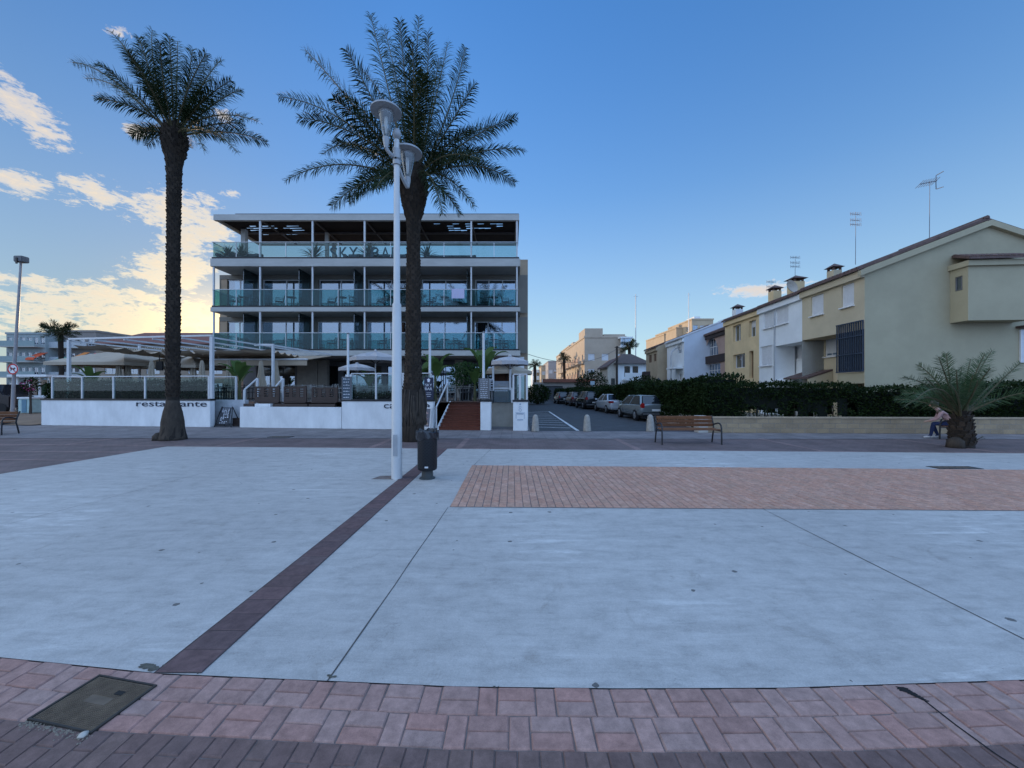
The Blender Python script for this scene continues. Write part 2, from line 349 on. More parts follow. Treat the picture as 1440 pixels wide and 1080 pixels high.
# ---------------------------------------------------------------- ground, paving, road
def mat_concrete():
    m, nt, b = newmat('concrete'); co = objco(nt)
    big = ramp(nt, noise(nt, 0.3, co, 4, 0.5), [(0.3, (0.425, 0.40, 0.37)), (0.7, (0.50, 0.475, 0.44))])
    s3 = nd(nt, 'ShaderNodeMapping'); ln(nt, objco(nt), s3.inputs[0]); s3.inputs['Rotation'].default_value[2] = R(-38); s3.inputs['Scale'].default_value = (0.35, 3.0, 1)
    s4 = nd(nt, 'ShaderNodeMapping'); ln(nt, objco(nt), s4.inputs[0]); s4.inputs['Rotation'].default_value[2] = R(8); s4.inputs['Scale'].default_value = (0.5, 2.2, 1)
    trowel = ramp(nt, noise(nt, 3.2, s4.outputs[0], 9, 0.78, 0.5), [(0.32, 0.80), (0.5, 1.0), (0.72, 1.16)])
    mid = ramp(nt, noise(nt, 5, co, 8, 0.75), [(0.28, 0.80), (0.5, 1.0), (0.74, 1.12)])
    fine = ramp(nt, noise(nt, 130, co, 3, 0.85), [(0.3, 0.80), (0.7, 1.12)])
    c = mixc(nt, 1, big, trowel, 'MULTIPLY'); c = mixc(nt, 1, c, mid, 'MULTIPLY'); c = mixc(nt, 1, c, fine, 'MULTIPLY')
    patch = ramp(nt, noise(nt, 0.35, co, 3, 0.5), [(0.50, 0.0), (0.64, 1.0)])
    scuff = mth(nt, 'MULTIPLY', ramp(nt, noise(nt, 2.4, s3.outputs[0], 10, 0.8, 0.4), [(0.51, 0.0), (0.64, 1.0)]), patch)
    c = mixc(nt, mth(nt, 'MULTIPLY', scuff, 0.65), c, (0.80, 0.77, 0.72))
    stn = ramp(nt, noise(nt, 1.7, co, 9, 0.75, 1.5), [(0.57, 0.0), (0.68, 1.0)]); c = mixc(nt, mth(nt, 'MULTIPLY', stn, 0.4), c, (0.22, 0.19, 0.16))
    vo = nd(nt, 'ShaderNodeTexVoronoi'); vo.voronoi_dimensions = '2D'; vo.inputs['Scale'].default_value = 1.9; ln(nt, co, vo.inputs['Vector'])
    jit = noise(nt, 40, co, 3, 0.7)
    sz = mth(nt, 'MULTIPLY_ADD', jit, 0.06, mth(nt, 'MULTIPLY', mth(nt, 'POWER', nd_sep(nt, vo.outputs['Color']), 4.0), 0.065))
    spot = mth(nt, 'LESS_THAN', vo.outputs['Distance'], mth(nt, 'SUBTRACT', sz, 0.0385))
    c = mixc(nt, mth(nt, 'MULTIPLY', spot, 0.8), c, (0.06, 0.055, 0.05))
    vo2 = nd(nt, 'ShaderNodeTexVoronoi'); vo2.voronoi_dimensions = '2D'; vo2.inputs['Scale'].default_value = 9; ln(nt, co, vo2.inputs['Vector'])
    pit = mth(nt, 'LESS_THAN', vo2.outputs['Distance'], mth(nt, 'MULTIPLY_ADD', jit, 0.30, -0.13))
    c = mixc(nt, mth(nt, 'MULTIPLY', pit, 0.35), c, (0.2, 0.19, 0.18))
    crk = noise(nt, 0.8, co, 7, 0.55, 0.8)
    line = mth(nt, 'LESS_THAN', mth(nt, 'ABSOLUTE', mth(nt, 'SUBTRACT', crk, 0.36)), 0.0011)
    c = mixc(nt, mth(nt, 'MULTIPLY', line, 0.4), c, (0.15, 0.14, 0.13))
    ln(nt, c, b.inputs['Base Color']); b.inputs['Roughness'].default_value = 0.62; b.inputs['Specular IOR Level'].default_value = 0.35
    hh = mth(nt, 'ADD', noise(nt, 90, co, 4, 0.7), mth(nt, 'MULTIPLY', noise(nt, 9, co, 5), 2.0))
    ln(nt, bump(nt, hh, 0.25, 0.006), b.inputs['Normal'])
    return m
def nd_sep(nt, c):
    s = nd(nt, 'ShaderNodeSeparateColor'); ln(nt, c, s.inputs[0]); return s.outputs[0]
M_conc = mat_concrete()
M_asph = mat('asphalt', (0.06, 0.062, 0.066), 0.85, 0.3, 1.5, bmp=0.4, bscale=150)
M_prom = mat_brick('promenade_paving', (0.225, 0.155, 0.145), (0.19, 0.14, 0.13), (0.12, 0.10, 0.095), 0.21, 0.105, 0.006, 0.75, 0.5, 0, 0.2)
M_side = mat_brick('grey_paving', (0.27, 0.24, 0.235), (0.24, 0.215, 0.21), (0.16, 0.14, 0.14), 0.4, 0.4, 0.008, 0.8, 0.0, 0, 0.15)
M_band = mat_brick('pale_band_paving', (0.33, 0.22, 0.20), (0.30, 0.205, 0.185), (0.20, 0.15, 0.14), 0.21, 0.105, 0.006, 0.8)
M_pink = mat_island('pink_bricks', [(0.43, 0.245, 0.20), (0.48, 0.265, 0.215), (0.415, 0.275, 0.235), (0.49, 0.305, 0.255), (0.395, 0.23, 0.19), (0.45, 0.29, 0.245)])
M_plum = mat_island('plum_bricks', [(0.19, 0.12, 0.105), (0.225, 0.14, 0.12), (0.20, 0.13, 0.115), (0.24, 0.155, 0.13)])
M_maroon = mat_island('maroon_bricks', [(0.15, 0.095, 0.09), (0.18, 0.11, 0.105), (0.14, 0.09, 0.088), (0.17, 0.115, 0.11)])
M_orange = mat_island('orange_bricks', [(0.54, 0.29, 0.20), (0.60, 0.33, 0.23), (0.52, 0.31, 0.22), (0.63, 0.37, 0.27), (0.50, 0.28, 0.20)], bmp=0.2)
M_mortar = mat('joint_mortar', (0.19, 0.155, 0.14), 0.95, 0.3, 12)
M_earth = mat('earth', (0.20, 0.17, 0.13), 0.95, 0.4, 0.6)
M_road_w = mat('road_paint', (0.62, 0.62, 0.60), 0.7, 0.35, 3)
M_kerb = mat('kerb_stone', (0.36, 0.35, 0.33), 0.8, 0.25, 3, bmp=0.2)
struct('ground', MB().quad((-1500, -400, -0.03), (1500, -400, -0.03), (1500, 2500, -0.03), (-1500, 2500, -0.03)), M_earth)
# near paving: front edge of the concrete bends slightly (measured)
front = [(-9.0, 2.95), (-5.0, 2.62), (-3.25, 2.44), (-2.1, 2.30), (-0.33, 2.20), (0.6, 2.185), (1.54, 2.19), (2.99, 2.25), (5.0, 2.40), (10, 2.9)]
def fy(x):
    for (a, ya), (b, yb) in zip(front, front[1:]):
        if a <= x <= b: return ya+(yb-ya)*(x-a)/(b-a)
    return front[0][1] if x < front[0][0] else front[-1][1]
def far_y(x): return 11.45-0.052*(x+9.6)
mb = MB(); xs = [-10.3, -9, -7, -5, -4, -3.25, -2.6, -2.1, -1.2, -0.33, 0.6, 1.54, 2.2, 2.99, 4, 5, 7, 10, 14, 20, 30, 45]
for a, b in zip(xs, xs[1:]): mb.quad((a, fy(a), 0.004), (b, fy(b), 0.004), (b, far_y(b), 0.004), (a, far_y(a), 0.004))
struct('plaza_concrete', mb, M_conc)
def brick_top(mb, pts, z0, z1, ch=0.006):
    """one paver: chamfered top and short sides"""
    c = sum(pts, V((0, 0, 0)))/len(pts)
    pts = [p+V((random.uniform(-.0018, .0018), random.uniform(-.0018, .0018), 0)) for p in pts]
    out = [V((p.x, p.y, z0)) for p in pts]; inn = []
    tz = random.uniform(-0.0015, 0.0015)
    for p in pts:
        d = c-p; L = d.length; inn.append(V((p.x, p.y, z1+tz))+d*(ch*1.5/L))
    n = len(pts); mb.add(out+inn, [tuple(range(n, 2*n))]+[(i, (i+1) % n, n+(i+1) % n, n+i) for i in range(n)])
def rect(x0, x1, y0, y1, g=0.0026, warp=None):
    pts = [V((x0+g, y0+g, 0)), V((x1-g, y0+g, 0)), V((x1-g, y1-g, 0)), V((x0+g, y1-g, 0))]
    if warp: pts = [warp(p) for p in pts]
    return pts
def warp(p): return V((p.x, fy(p.x)-p.y, p.z))
# pink strip: two rows of basket bond along the concrete edge, cut out for the manhole cover
mh = [G(38, 1014), G(128, 1034), G(236, 958), G(140, 951)]
def inside(p, poly, grow=0.0):
    c = sum(poly, V((0, 0, 0)))/len(poly); s = None
    for i in range(len(poly)):
        a = poly[i]+(poly[i]-c)*grow; b = poly[(i+1) % len(poly)]+(poly[(i+1) % len(poly)]-c)*grow
        k = (b.x-a.x)*(p.y-a.y)-(b.y-a.y)*(p.x-a.x)
        if s is None: s = k > 0
        elif (k > 0) != s: return False
    return True
pk = MB(); pl = MB()
def lay(mb, pts):
    brick_top(mb, pts, -0.004, 0.004)
for r in range(2):
    x = -8.9+(0.17 if r else 0.0)
    while x < 9.5:
        y0 = 0.0+r*0.19; lay(pk, rect(x, x+0.21, y0, y0+0.095, warp=warp)); lay(pk, rect(x, x+0.21, y0+0.095, y0+0.19, warp=warp))
        lay(pk, rect(x+0.21, x+0.315, y0, y0+0.19, warp=warp)); x += 0.315
struct('pink_brick_paving', pk, M_pink, recalc=False)
for c in range(int(18/0.105)):
    x = -8.9+c*0.105; y = 0.38-(0.105 if c % 2 else 0.0); first = True
    while y < 2.4:
        a = max(y, 0.38); b = y+0.21
        lay(pl, rect(x, x+0.105, a, b, 0.0014, warp=warp)); y = b
struct('plum_brick_paving', pl, M_plum, recalc=False)
mb = MB()
for a, b in zip([-9, -7, -5, -3.25, -2.1, -.33, .6, 1.54, 2.99, 5, 7, 9.6], [-7, -5, -3.25, -2.1, -.33, .6, 1.54, 2.99, 5, 7, 9.6, 12]):
    mb.quad((a, fy(a)-3.2, -0.004), (b, fy(b)-3.2, -0.004), (b, fy(b), -0.004), (a, fy(a), -0.004))
struct('paving_bed', mb, M_mortar)
mb = MB().quad((-60, -60, -0.008), (60, -60, -0.008), (60, 3.2, -0.008), (-60, 3.2, -0.008))
struct('seafront_paving', mb, M_prom)
# cracked expansion joint running out of the brick strip at right
mb = MB(); pa = [G(1262, 966, .006), G(1300, 985, .006), G(1345, 1020, .006), G(1400, 1060, .006), G(1440, 1085, .006), G(1500, 1130, .006)]
for a, b, wd in zip(pa, pa[1:], (0.016, 0.010, 0.010, 0.009, 0.008)):
    mb.quad(a+V((-wd/2, 0, 0)), a+V((wd/2, 0, 0)), b+V((wd/2, 0, 0)), b+V((-wd/2, 0, 0)))
for q_ in range(9):
    a = G(1268+q_*4.5, 968+q_*2.2, .0055+q_*.0002); r = .028*(1-q_/12); n_ = 9
    mb.poly([a+V((r*random.uniform(.5, 1.2)*math.cos(6.283*k/n_)*1.3, r*random.uniform(.4, .9)*math.sin(6.283*k/n_)*.8, 0)) for k in range(n_)])
struct('paving_crack', mb, mat('crack_dirt', (0.012, 0.011, 0.011), 0.95, 0.2))
mb = MB(); rnd = random.Random(15)
for (px_, py_, r_, k_) in ((214, 940, .05, 7), (468, 950, .022, 5), (240, 934, .03, 4), (276, 946, .02, 3), (905, 968, .012, 3), (702, 966, .014, 3)):
    for i in range(k_):
        a = G(px_, py_, .0078+.0002*i)+V((rnd.gauss(0, r_), rnd.gauss(0, r_*.4), 0)); n_ = 10; r = r_*rnd.uniform(.3, .9)
        mb.poly([a+V((r*rnd.uniform(.6, 1.2)*math.cos(6.283*k/n_), r*.55*rnd.uniform(.6, 1.2)*math.sin(6.283*k/n_), 0)) for k in range(n_)])
struct('dirt_patches', mb, mat('damp_dirt', (.11, .105, .085), .95, .4, 30))
# maroon brick band running away from the camera
mb = MB(); y = fy(-2)+0.01; i = 0
while y < 11.0:
    L = 0.105
    w0 = .004*mnoise.noise(V((y, 3, 1))); brick_top(mb, rect(-2.14+w0, -1.86+w0, y, y+0.2, 0.0025), 0.005, 0.0105)
    y += 0.2
struct('maroon_brick_band', mb, M_maroon, recalc=False)
struct('band_bed', MB().quad((-2.145, fy(-2)+.005, .0068), (-1.855, fy(-2)+.005, .0068), (-1.855, 11.05, .0068), (-2.145, 11.05, .0068)), mat('band_mortar', (.07, .05, .048), .95, .3, 12))
# orange brick panel
struct('panel_bed', MB().quad((-0.9, 5.55, 0.008), (24, 5.0, 0.008), (24, 7.55, 0.008), (-0.86, 8.62, 0.008)), M_mortar)
mb = MB(); x = -0.9; c = 0
while x < 23.8:
    y0 = 5.57-0.022*(x+.9); y1 = 8.60-0.042*(x+.9); y = y0-(0.0 if c % 2 else 0.11)
    while y < y1:
        a = max(y, y0); b = min(y+0.22, y1)
        if b-a > 0.02: brick_top(mb, rect(x, x+0.118, a, b, 0.004), 0.006, 0.014)
        y += 0.22
    x += 0.118; c += 1
struct('orange_brick_panel', mb, M_orange, recalc=False)
# sawn joints in the concrete
mj = mat('joint_filler', (0.09, 0.085, 0.08), 0.9, 0.3)
mb = MB()
def joint(a, b, wd=0.010):
    a = V(a); b = V(b); d = (b-a).normalized(); u = V((-d.y, d.x, 0))*wd/2
    n = max(1, int((b-a).length/0.35)); pts = [a.lerp(b, i/n)+u.normalized()*random.uniform(-.004, .004) for i in range(n+1)]
    for p, q in zip(pts, pts[1:]): k = u*random.uniform(.6, 1.3); mb.quad(p-k, p+k, q+k, q-k)
joint((-1.07, fy(-1), .0065), (-0.92, 5.55, .0065)); joint((3.47, 2.35, .0065), (3.56, 5.45, .0065)); joint((-0.86, 8.62, .0065), (-0.6, 11, .0065), .008)
joint((8.1, 2.75, .0065), (8.2, 5.35, .0065)); joint((13, 3, .0065), (13.2, 5.25, .0065)); joint((-6.4, 2.8, .0065), (-6.2, 11.2, .0065), .006)
struct('concrete_joints', mb, mj, recalc=False)
# square mortar patches at the foot of the lamp and the bin
mb = MB(); c = G(556, 672)
mb.quad(c+V((-.42, -.14, .0085)), c+V((.12, -.16, .0085)), c+V((.16, .16, .0085)), c+V((-.34, .14, .0085)))
struct('mortar_patch', mb, mat('patch_mortar', (0.20, 0.16, 0.14), 0.9, 0.4, 8))
# promenade (plum) with pale bands, then grey pavement before the hotel
mb = MB(); mb.poly([(-60, 3.2, -.004), (-10.3, 3.2, -.004), (-10.3, 11.5, -.004), (-10.3, 13.4, -.004), (-60, 13.9, -.004)])
mb.quad((-10.3, 11.2, -.004), (60, 6.5, -.004), (60, 12.9, -.004), (-10.3, 13.4, -.004))
struct('promenade', mb, M_prom)
struct('grey_pavement', MB().quad((-60, 13.9, -.004), (60, 12.9, -.004), (60, 16.0, -.004), (-60, 23, -.004)), M_side)
mb = MB()
for x in (-18.5, -13.8, -8.9, -4.15, -1.55, 3.6, 8.6, 13.2, 18): mb.quad((x-.09, far_y(x), .0005), (x+.09, far_y(x), .0005), (x+.09, 13.42-.007*x, .0005), (x-.09, 13.42-.007*x, .0005))
for y in (9.2, 10.4): mb.quad((-40, y+.9, .0005), (-10.32, y, .0005), (-10.32, y+.16, .0005), (-40, y+1.06, .0005))
mb.quad((-60, 11.75+2.0, .001), (-9.9, 11.6, .001), (-9.9, 11.75, .001), (-60, 11.95+2.0, .001))
mb.quad((-10.2, far_y(-10)+.02, .001), (45, far_y(45)+.02, .001), (45, far_y(45)+.16, .001), (-10.2, far_y(-10)+.13, .001))
struct('pale_paving_bands', mb, M_band)
mb = MB(); mb.quad((-60, 8.0, .0015), (-10.4, 6.9, .0015), (-10.4, 7.1, .0015), (-60, 8.25, .0015)); struct('dark_paving_band', mb, M_plum)
# street between the hotel and the hedges, with its parking line
mb = MB(); mb.poly([(0.75, 15.85, 0.0), (8.0, 15.6, 0.0), (8.4, 17, 0.0), (6.6, 56, 0.0), (0.2, 56, 0), (0.9, 26, 0)]); mb.poly([(-60, 56, 0), (90, 56, 0), (90, 62, 0), (-60, 62, 0)])
struct('street', mb, M_asph)
mb = MB(); mb.quad((2.66, 15.95, .004), (2.80, 15.95, .004), (2.93, 30, .004), (2.81, 30, .004))
for i in range(9):
    y = 17+i*1.35; mb.quad((0.95, y+.5, .004), (2.6, y, .004), (2.6, y+.11, .004), (0.95, y+.61, .004))
mb.quad((1.0, 28.5, .004), (2.8, 30, .004), (2.8, 30.15, .004), (1.0, 28.65, .004))
struct('road_markings', mb, M_road_w)
mb = MB(); mb.obox(V((8.05, 17.2, 0)), V((-.046, 1, 0)).normalized(), V((1, 0.046, 0)).normalized(), 0, 39, 0, .18, -.02, .12); struct('kerb', mb, M_kerb)
mb = MB(); mb.quad((8.2, 15.4, .06), (60, 14.2, .06), (60, 60, .06), (6.2, 60, .06)); struct('front_gardens', mb, M_earth)
mb = MB(); mb.poly([(-60, 24, .03), (-22.8, 18.2, .03), (-22.8, 60, .03), (-60, 60, .03)]); struct('sandy_ground', mb, mat('sandy_ground', (0.23, 0.155, 0.10), .95, .35, 1.2))
# utility covers
M_iron = mat('cast_iron', (0.17, 0.125, 0.085), 0.75, 0.35, 14, metal=0.1, bmp=0.3)
t = thing('manhole_cover', 'large square rusty iron utility cover set in the pink brick strip', 'manhole cover', sum(mh, V())/4)
u = (mh[1]-mh[0]); v_ = (mh[3]-mh[0]); o = mh[0]
def mq(a, b, c, d, z0, z1): 
    p = [o+u*i+v_*j for i, j in ((a, c), (b, c), (b, d), (a, d))]
    return [V((q.x, q.y, z0)) for q in p]+[V((q.x, q.y, z1)) for q in p], [(0, 1, 2, 3), (4, 5, 6, 7), (0, 1, 5, 4), (1, 2, 6, 5), (2, 3, 7, 6), (3, 0, 4, 7)]
mk('lid', MB().add(*mq(.035, .965, .035, .965, -.02, .008)), M_iron, t)
mb = MB()
for a in ((-.0, .03, 0, 1), (.97, 1, 0, 1), (.03, .97, 0, .03), (.03, .97, .97, 1)): mb.add(*mq(a[0], a[1], a[2], a[3], -.02, .013))
mk('cover_frame', mb, mat('frame_iron', (0.05, 0.045, 0.04), .6, .3, 15, metal=.3), t)
mb = MB()
for i in range(30):
    for j in range(30):
        if .3 < i/30 < .68 and .42 < j/30 < .62: continue
        a = .055+i*.0300; c = .055+j*.0300; mb.add(*mq(a, a+.016, c, c+.016, .008, .0115))
mk('tread', mb, M_iron, t)
mb = MB().add(*mq(.33, .68, .45, .60, .008, .0105)); mk('maker_plate', mb, mat('plate_iron', (.16, .12, .085), .6, .3, 12, metal=.2), t)
mb = MB().add(*mq(.60, .72, .68, .76, .008, .0125)); mk('keyhole', mb, mat('hole', (.02, .02, .02), .9), t)
for (x, y, wd, dp, lab) in ((1342, 658, .95, .28, 'small dark drain cover in the concrete before the small palm'), (395, 614.5, .8, .3, 'small dark iron cover in the grey pavement near the planter wall')):
    p = G(x, y); t = thing('drain_cover', lab, 'drain cover', p)
    mb = MB().box(p.x-wd/2, p.x+wd/2, p.y-dp/2, p.y+dp/2, -.02, .012); mk('lid', mb, mat('drain_iron', (.04, .038, .036), .7, .3), t)
    mb = MB()
    for i in range(6): a = p.x-wd/2+.08+i*(wd-.16)/6; mb.box(a, a+.05, p.y-dp/2+.04, p.y+dp/2-.04, .012, .016)
    mk('grating', mb, M_iron, t)

p = G(117, 1036)
mb = MB().lathe([(0, 0), (.018, .002), (.021, .009), (.012, .017), (0, .019)], seg=9, jit=.18); o = mk('pebble', mb, mat('pebble_pale', (.48, .44, .38), .9, .2, 30), None, smooth=2); o.location = (p.x, p.y, .003)
tag(o, 'small pale pebble lying against the near edge of the iron cover', 'pebble')
mb = MB(); rnd = random.Random(6)
for i in range(260):
    f = rnd.random(); q = mh[0].lerp(mh[1], f)+V((rnd.gauss(0, .012), -abs(rnd.gauss(0, .018))-.004, .0045)); r = rnd.uniform(.0015, .005)
    mb.lathe([(r, 0), (r*.8, r*.6), (0, r*.9)], q, 5, .2)
struct('grit', mb, mat('grit_sand', (.26, .22, .17), .95, .3, 40), kind='stuff')
# ---------------------------------------------------------------- shared materials
M_white = mat('white_render', (0.76, 0.76, 0.75), 0.7, 0.16, 1.6, stretch=(1, 1, .5), bmp=0.08, bscale=40)
M_whitemetal = mat('white_metal', (0.60, 0.60, 0.60), 0.4, 0.12, 3)
M_slab = mat('slab_paint', (0.44, 0.43, 0.40), 0.65, 0.14, 0.8, stretch=(1, 1, 3))
M_tan = mat('tan_render', (0.42, 0.31, 0.21), 0.8, 0.15, 1.0, bmp=0.08)
M_dkgrey = mat('dark_grey_render', (0.16, 0.16, 0.165), 0.75, 0.2, 1)
M_black = mat('black_metal', (0.018, 0.018, 0.02), 0.45, 0.3, 5)
M_alu = mat('aluminium', (0.45, 0.46, 0.47), 0.35, 0.12, 4, metal=0.6)
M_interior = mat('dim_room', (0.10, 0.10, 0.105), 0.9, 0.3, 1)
M_curtain = mat('curtain_cloth', (0.20, 0.24, 0.27), 0.9, 0.25, 14, stretch=(1, 1, 0.05))
M_teal = mat_glass('teal_glass', (0.46, 0.70, 0.70), 0.96, 0.005)
M_clear = mat_glass('clear_glass', (0.70, 0.80, 0.78), 0.985, 0.0)
M_pane = mat_glass('window_glass', (0.25, 0.40, 0.52), 0.95, 0.26)
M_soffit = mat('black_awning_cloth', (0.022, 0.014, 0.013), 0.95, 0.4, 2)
M_darkwood = mat('dark_wood', (0.055, 0.035, 0.028), 0.6, 0.35, 6, stretch=(0.2, 1, 4))
M_leafdark = mat_leaf('plant_leaf', [(0.02, 0.045, 0.018), (0.035, 0.075, 0.025), (0.05, 0.10, 0.03)])
M_banana = mat_leaf('banana_leaf', [(0.05, 0.10, 0.03), (0.08, 0.14, 0.04), (0.12, 0.17, 0.06)], 0.4, 0.35)
M_sofa = mat('sofa_weave', (0.10, 0.115, 0.125), 0.9, 0.3, 20)

def window_part(par, o, u, n, w, h, frame=None, pane=None, cols=2, bw=0.06, dep=0.07, rows=1, sill=False, name='window', shutter=None, curtain=None):
    """framed window filling opening w x h, o = lower left on the glass plane, n outward; part window > pane (> sill, shutter)"""
    frame = frame or M_whitemetal; pane = pane or M_pane
    mb = MB()
    mb.obox(o, u, n, 0, bw, -dep/2, dep/2, 0, h); mb.obox(o, u, n, w-bw, w, -dep/2, dep/2, 0, h)
    mb.obox(o, u, n, bw, w-bw, -dep/2, dep/2, 0, bw); mb.obox(o, u, n, bw, w-bw, -dep/2, dep/2, h-bw, h)
    for c in range(1, cols): a = w*c/cols; mb.obox(o, u, n, a-bw*.45, a+bw*.45, -dep/2+.003, dep/2-.003, bw, h-bw)
    for c in range(1, rows): z = h*c/rows; mb.obox(o, u, n, bw, w-bw, -dep/2+.006, dep/2-.006, z-bw*.35, z+bw*.35)
    f = mk(name, mb, frame, par)
    mk('pane', MB().obox(o, u, n, bw*.6, w-bw*.6, -.012, .004, bw*.6, h-bw*.6), pane, f)
    if sill: mk('sill', MB().obox(o, u, n, -.05, w+.05, .0, .22, -.06, -.004), M_white, f)
    if curtain:
        a, b = curtain; mb2 = MB(); k = 14; pts = []
        for i in range(k+1): pts.append(o+u*(a+(b-a)*i/k)-n*(.18+.03*(i % 2)))
        for p, q in zip(pts, pts[1:]): mb2.quad(p+Zv*.02, q+Zv*.02, q+Zv*(h-.08), p+Zv*(h-.08))
        mk('curtain', mb2, M_curtain, f)
    if shutter is not None:
        frac, sm = shutter; mb2 = MB(); z = h-bw; zz = h-bw-(h-2*bw)*frac
        while z > zz+.02: mb2.obox(o, u, n, bw, w-bw, -.03, .022, z-.052, z); z -= .058
        mk('roller_shutter', mb2, sm, f)
    return f

# ---------------------------------------------------------------- hotel with three balcony storeys and a roof bar
YF, YB = 25.0, 26.9
XL, XR = -19.5, 0.42
hotel = thing('hotel_building', 'white balcony hotel with teal glass railings and a black roof canopy', 'hotel', (-9.5, 27, 0))
posts_px = [299, 364.5, 438.5, 512, 586, 662.5, 727]; PXS = [PX(p, YF) for p in posts_px]
ZS = [3.9, 6.78, 9.72]; ZT = [4.3, 7.12, 10.28]    # underside / top of the three balcony slabs
ZRB, ZRT = 12.72, 13.1
for zb, zt in zip(ZS, ZT):
    mb = MB().box(XL-.12, XR+.12, YF, YB+.2, zb, zt-.05); mk('balcony_slab', mb, M_slab, hotel, bevel=.015)
    mk('slab_edge', MB().box(XL-.05, XR+.05, YF+.04, YB, zt-.045, zt+.06), M_black, hotel)
roof = mk('roof_canopy', MB().box(XL+.1, XR+.05, YF, YF+.22, ZRB, ZRT).box(XL+.1, XL+.3, YF+.225, 29.6, ZRB+.04, ZRT-.02).box(XR-.2, XR+.05, YF+.225, 29.6, ZRB+.04, ZRT-.02).box(XL+.31, XR-.21, 29.4, 29.6, ZRB+.05, ZRT-.03), M_slab, hotel)
mk('capping', MB().box(-18, XR+.02, YF+.02, YF+.2, ZRT+.003, ZRT+.06), M_dkgrey, roof)
# black cloth stretched under the canopy in lanes with a few bright tears between them
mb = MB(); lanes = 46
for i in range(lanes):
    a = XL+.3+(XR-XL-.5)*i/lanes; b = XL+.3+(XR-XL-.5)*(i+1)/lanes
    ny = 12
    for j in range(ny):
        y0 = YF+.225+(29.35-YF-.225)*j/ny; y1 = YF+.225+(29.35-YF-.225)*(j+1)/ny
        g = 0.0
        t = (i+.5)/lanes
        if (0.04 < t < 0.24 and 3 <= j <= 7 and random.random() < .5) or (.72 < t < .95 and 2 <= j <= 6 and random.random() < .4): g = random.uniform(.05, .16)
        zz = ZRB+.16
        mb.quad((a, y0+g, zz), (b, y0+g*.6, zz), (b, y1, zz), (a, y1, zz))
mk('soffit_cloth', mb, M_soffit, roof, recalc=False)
mb = MB()
for p in PXS[1:-1]: mb.box(p-.04, p+.04, YF+.23, 29.38, ZRB+.02, ZRB+.12)
mb.box(XL+.32, XR-.22, 27.2, 27.3, ZRB+.0, ZRB+.14)
mk('canopy_rafter', mb, mat('rafter_paint', (.10, .09, .09), .7), roof)
for k, p in enumerate(PXS):
    for lev, (z0, z1) in enumerate(((ZT[0], ZS[1]), (ZT[1], ZS[2]), (ZT[2], ZRB))):
        wd = .045 if lev < 2 else .05
        if lev == 2 and k in (0,): continue
        mk('post', MB().box(p-wd, p+wd, YF+.06, YF+.06+2*wd, z0+.062, z1), M_whitemetal, hotel)
mk('post', MB().box(XL+.75, XL+1.05, 26.6, 26.9, ZT[2]+.06, ZRB+.1), M_slab, hotel)
for x, y in ((PX(459, 27), 27), (PX(469, 28.6), 28.6), (PX(520, 28.8), 28.8)): mk('post', MB().box(x-.11, x+.11, y, y+.2, ZT[2], ZRB+.02), M_slab, hotel)
# glass railings
for lev, z in enumerate(ZT):
    h = 1.08 if lev < 2 else 1.0; mb = MB(); yr = YF+.02
    mb.box(XL+.02, XR-.02, yr-.02, yr+.02, z+h, z+h+.035)
    for a, b in zip(PXS, PXS[1:]): m_ = (a+b)/2; mb.box(m_-.02, m_+.02, yr+.004, yr+.04, z+.06, z+h)
    mb.box(XL-.02, XL+.02, yr+.03, 27.0, z+h, z+h+.035)
    rail = mk('balcony_railing', mb, M_whitemetal if lev < 2 else M_alu, hotel)
    for a, b in zip(PXS, PXS[1:]):
        m_ = (a+b)/2
        for p, q in ((a+.05, m_-.03), (m_+.03, b-.05)): mk('glass_panel', MB().box(p, q, yr-.006, yr+.006, z+.07, z+h-.004), M_teal if lev < 2 else M_clear, rail)
    mk('glass_panel', MB().box(XL-.006, XL+.006, yr+.08, 26.85, z+.07, z+h-.004), M_teal if lev < 2 else M_clear, rail)
# rooms behind the balconies
BW0, BW1 = -20.45, 1.1
bay_win = [(.14, .97), (.03, .95), (.10, .97), (.04, .96), (.06, .97), (.06, .98)]
mbw = MB()
for lev in (0, 1):
    z0 = ZT[lev]-.05; z1 = ZS[lev+1]; holes = []
    for i, (fa, fb) in enumerate(bay_win):
        a = PXS[i]*YB/YF; b = PXS[i+1]*YB/YF; fa2 = fa+(.03 if lev else 0)
        holes.append((a+(b-a)*fa2-BW0, a+(b-a)*fb-BW0, .10, z1-z0-.30))
    mbw.wall(V((BW0, YB, z0)), X, -Yv, BW1-BW0, z1-z0, holes, .22)
    for i, hh in enumerate(holes):
        cur = None; w_ = hh[1]-hh[0]
        if (i+lev) % 3 == 0: cur = ((.05, w_*.45) if (i % 2) else (w_*.5, w_-.05))
        window_part(hotel, V((BW0+hh[0], YB+.14, z0+hh[2])), X, -Yv, w_, hh[3]-hh[2], M_whitemetal, M_pane, cols=2 if i < 5 else 3, bw=.07, curtain=cur)
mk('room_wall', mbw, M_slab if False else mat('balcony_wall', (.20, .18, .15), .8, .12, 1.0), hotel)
m_part = mat_glass('partition_glass', (.22, .30, .31), .75, .10)
for lev in (0, 1):
    for i in (1, 2, 3, 4, 5):
        x = PXS[i]*YB/YF-.12
        mk('balcony_partition', MB().box(x-.02, x+.02, YF+.5, YB-.003, ZT[lev]+.06, ZS[lev+1]), m_part, hotel)
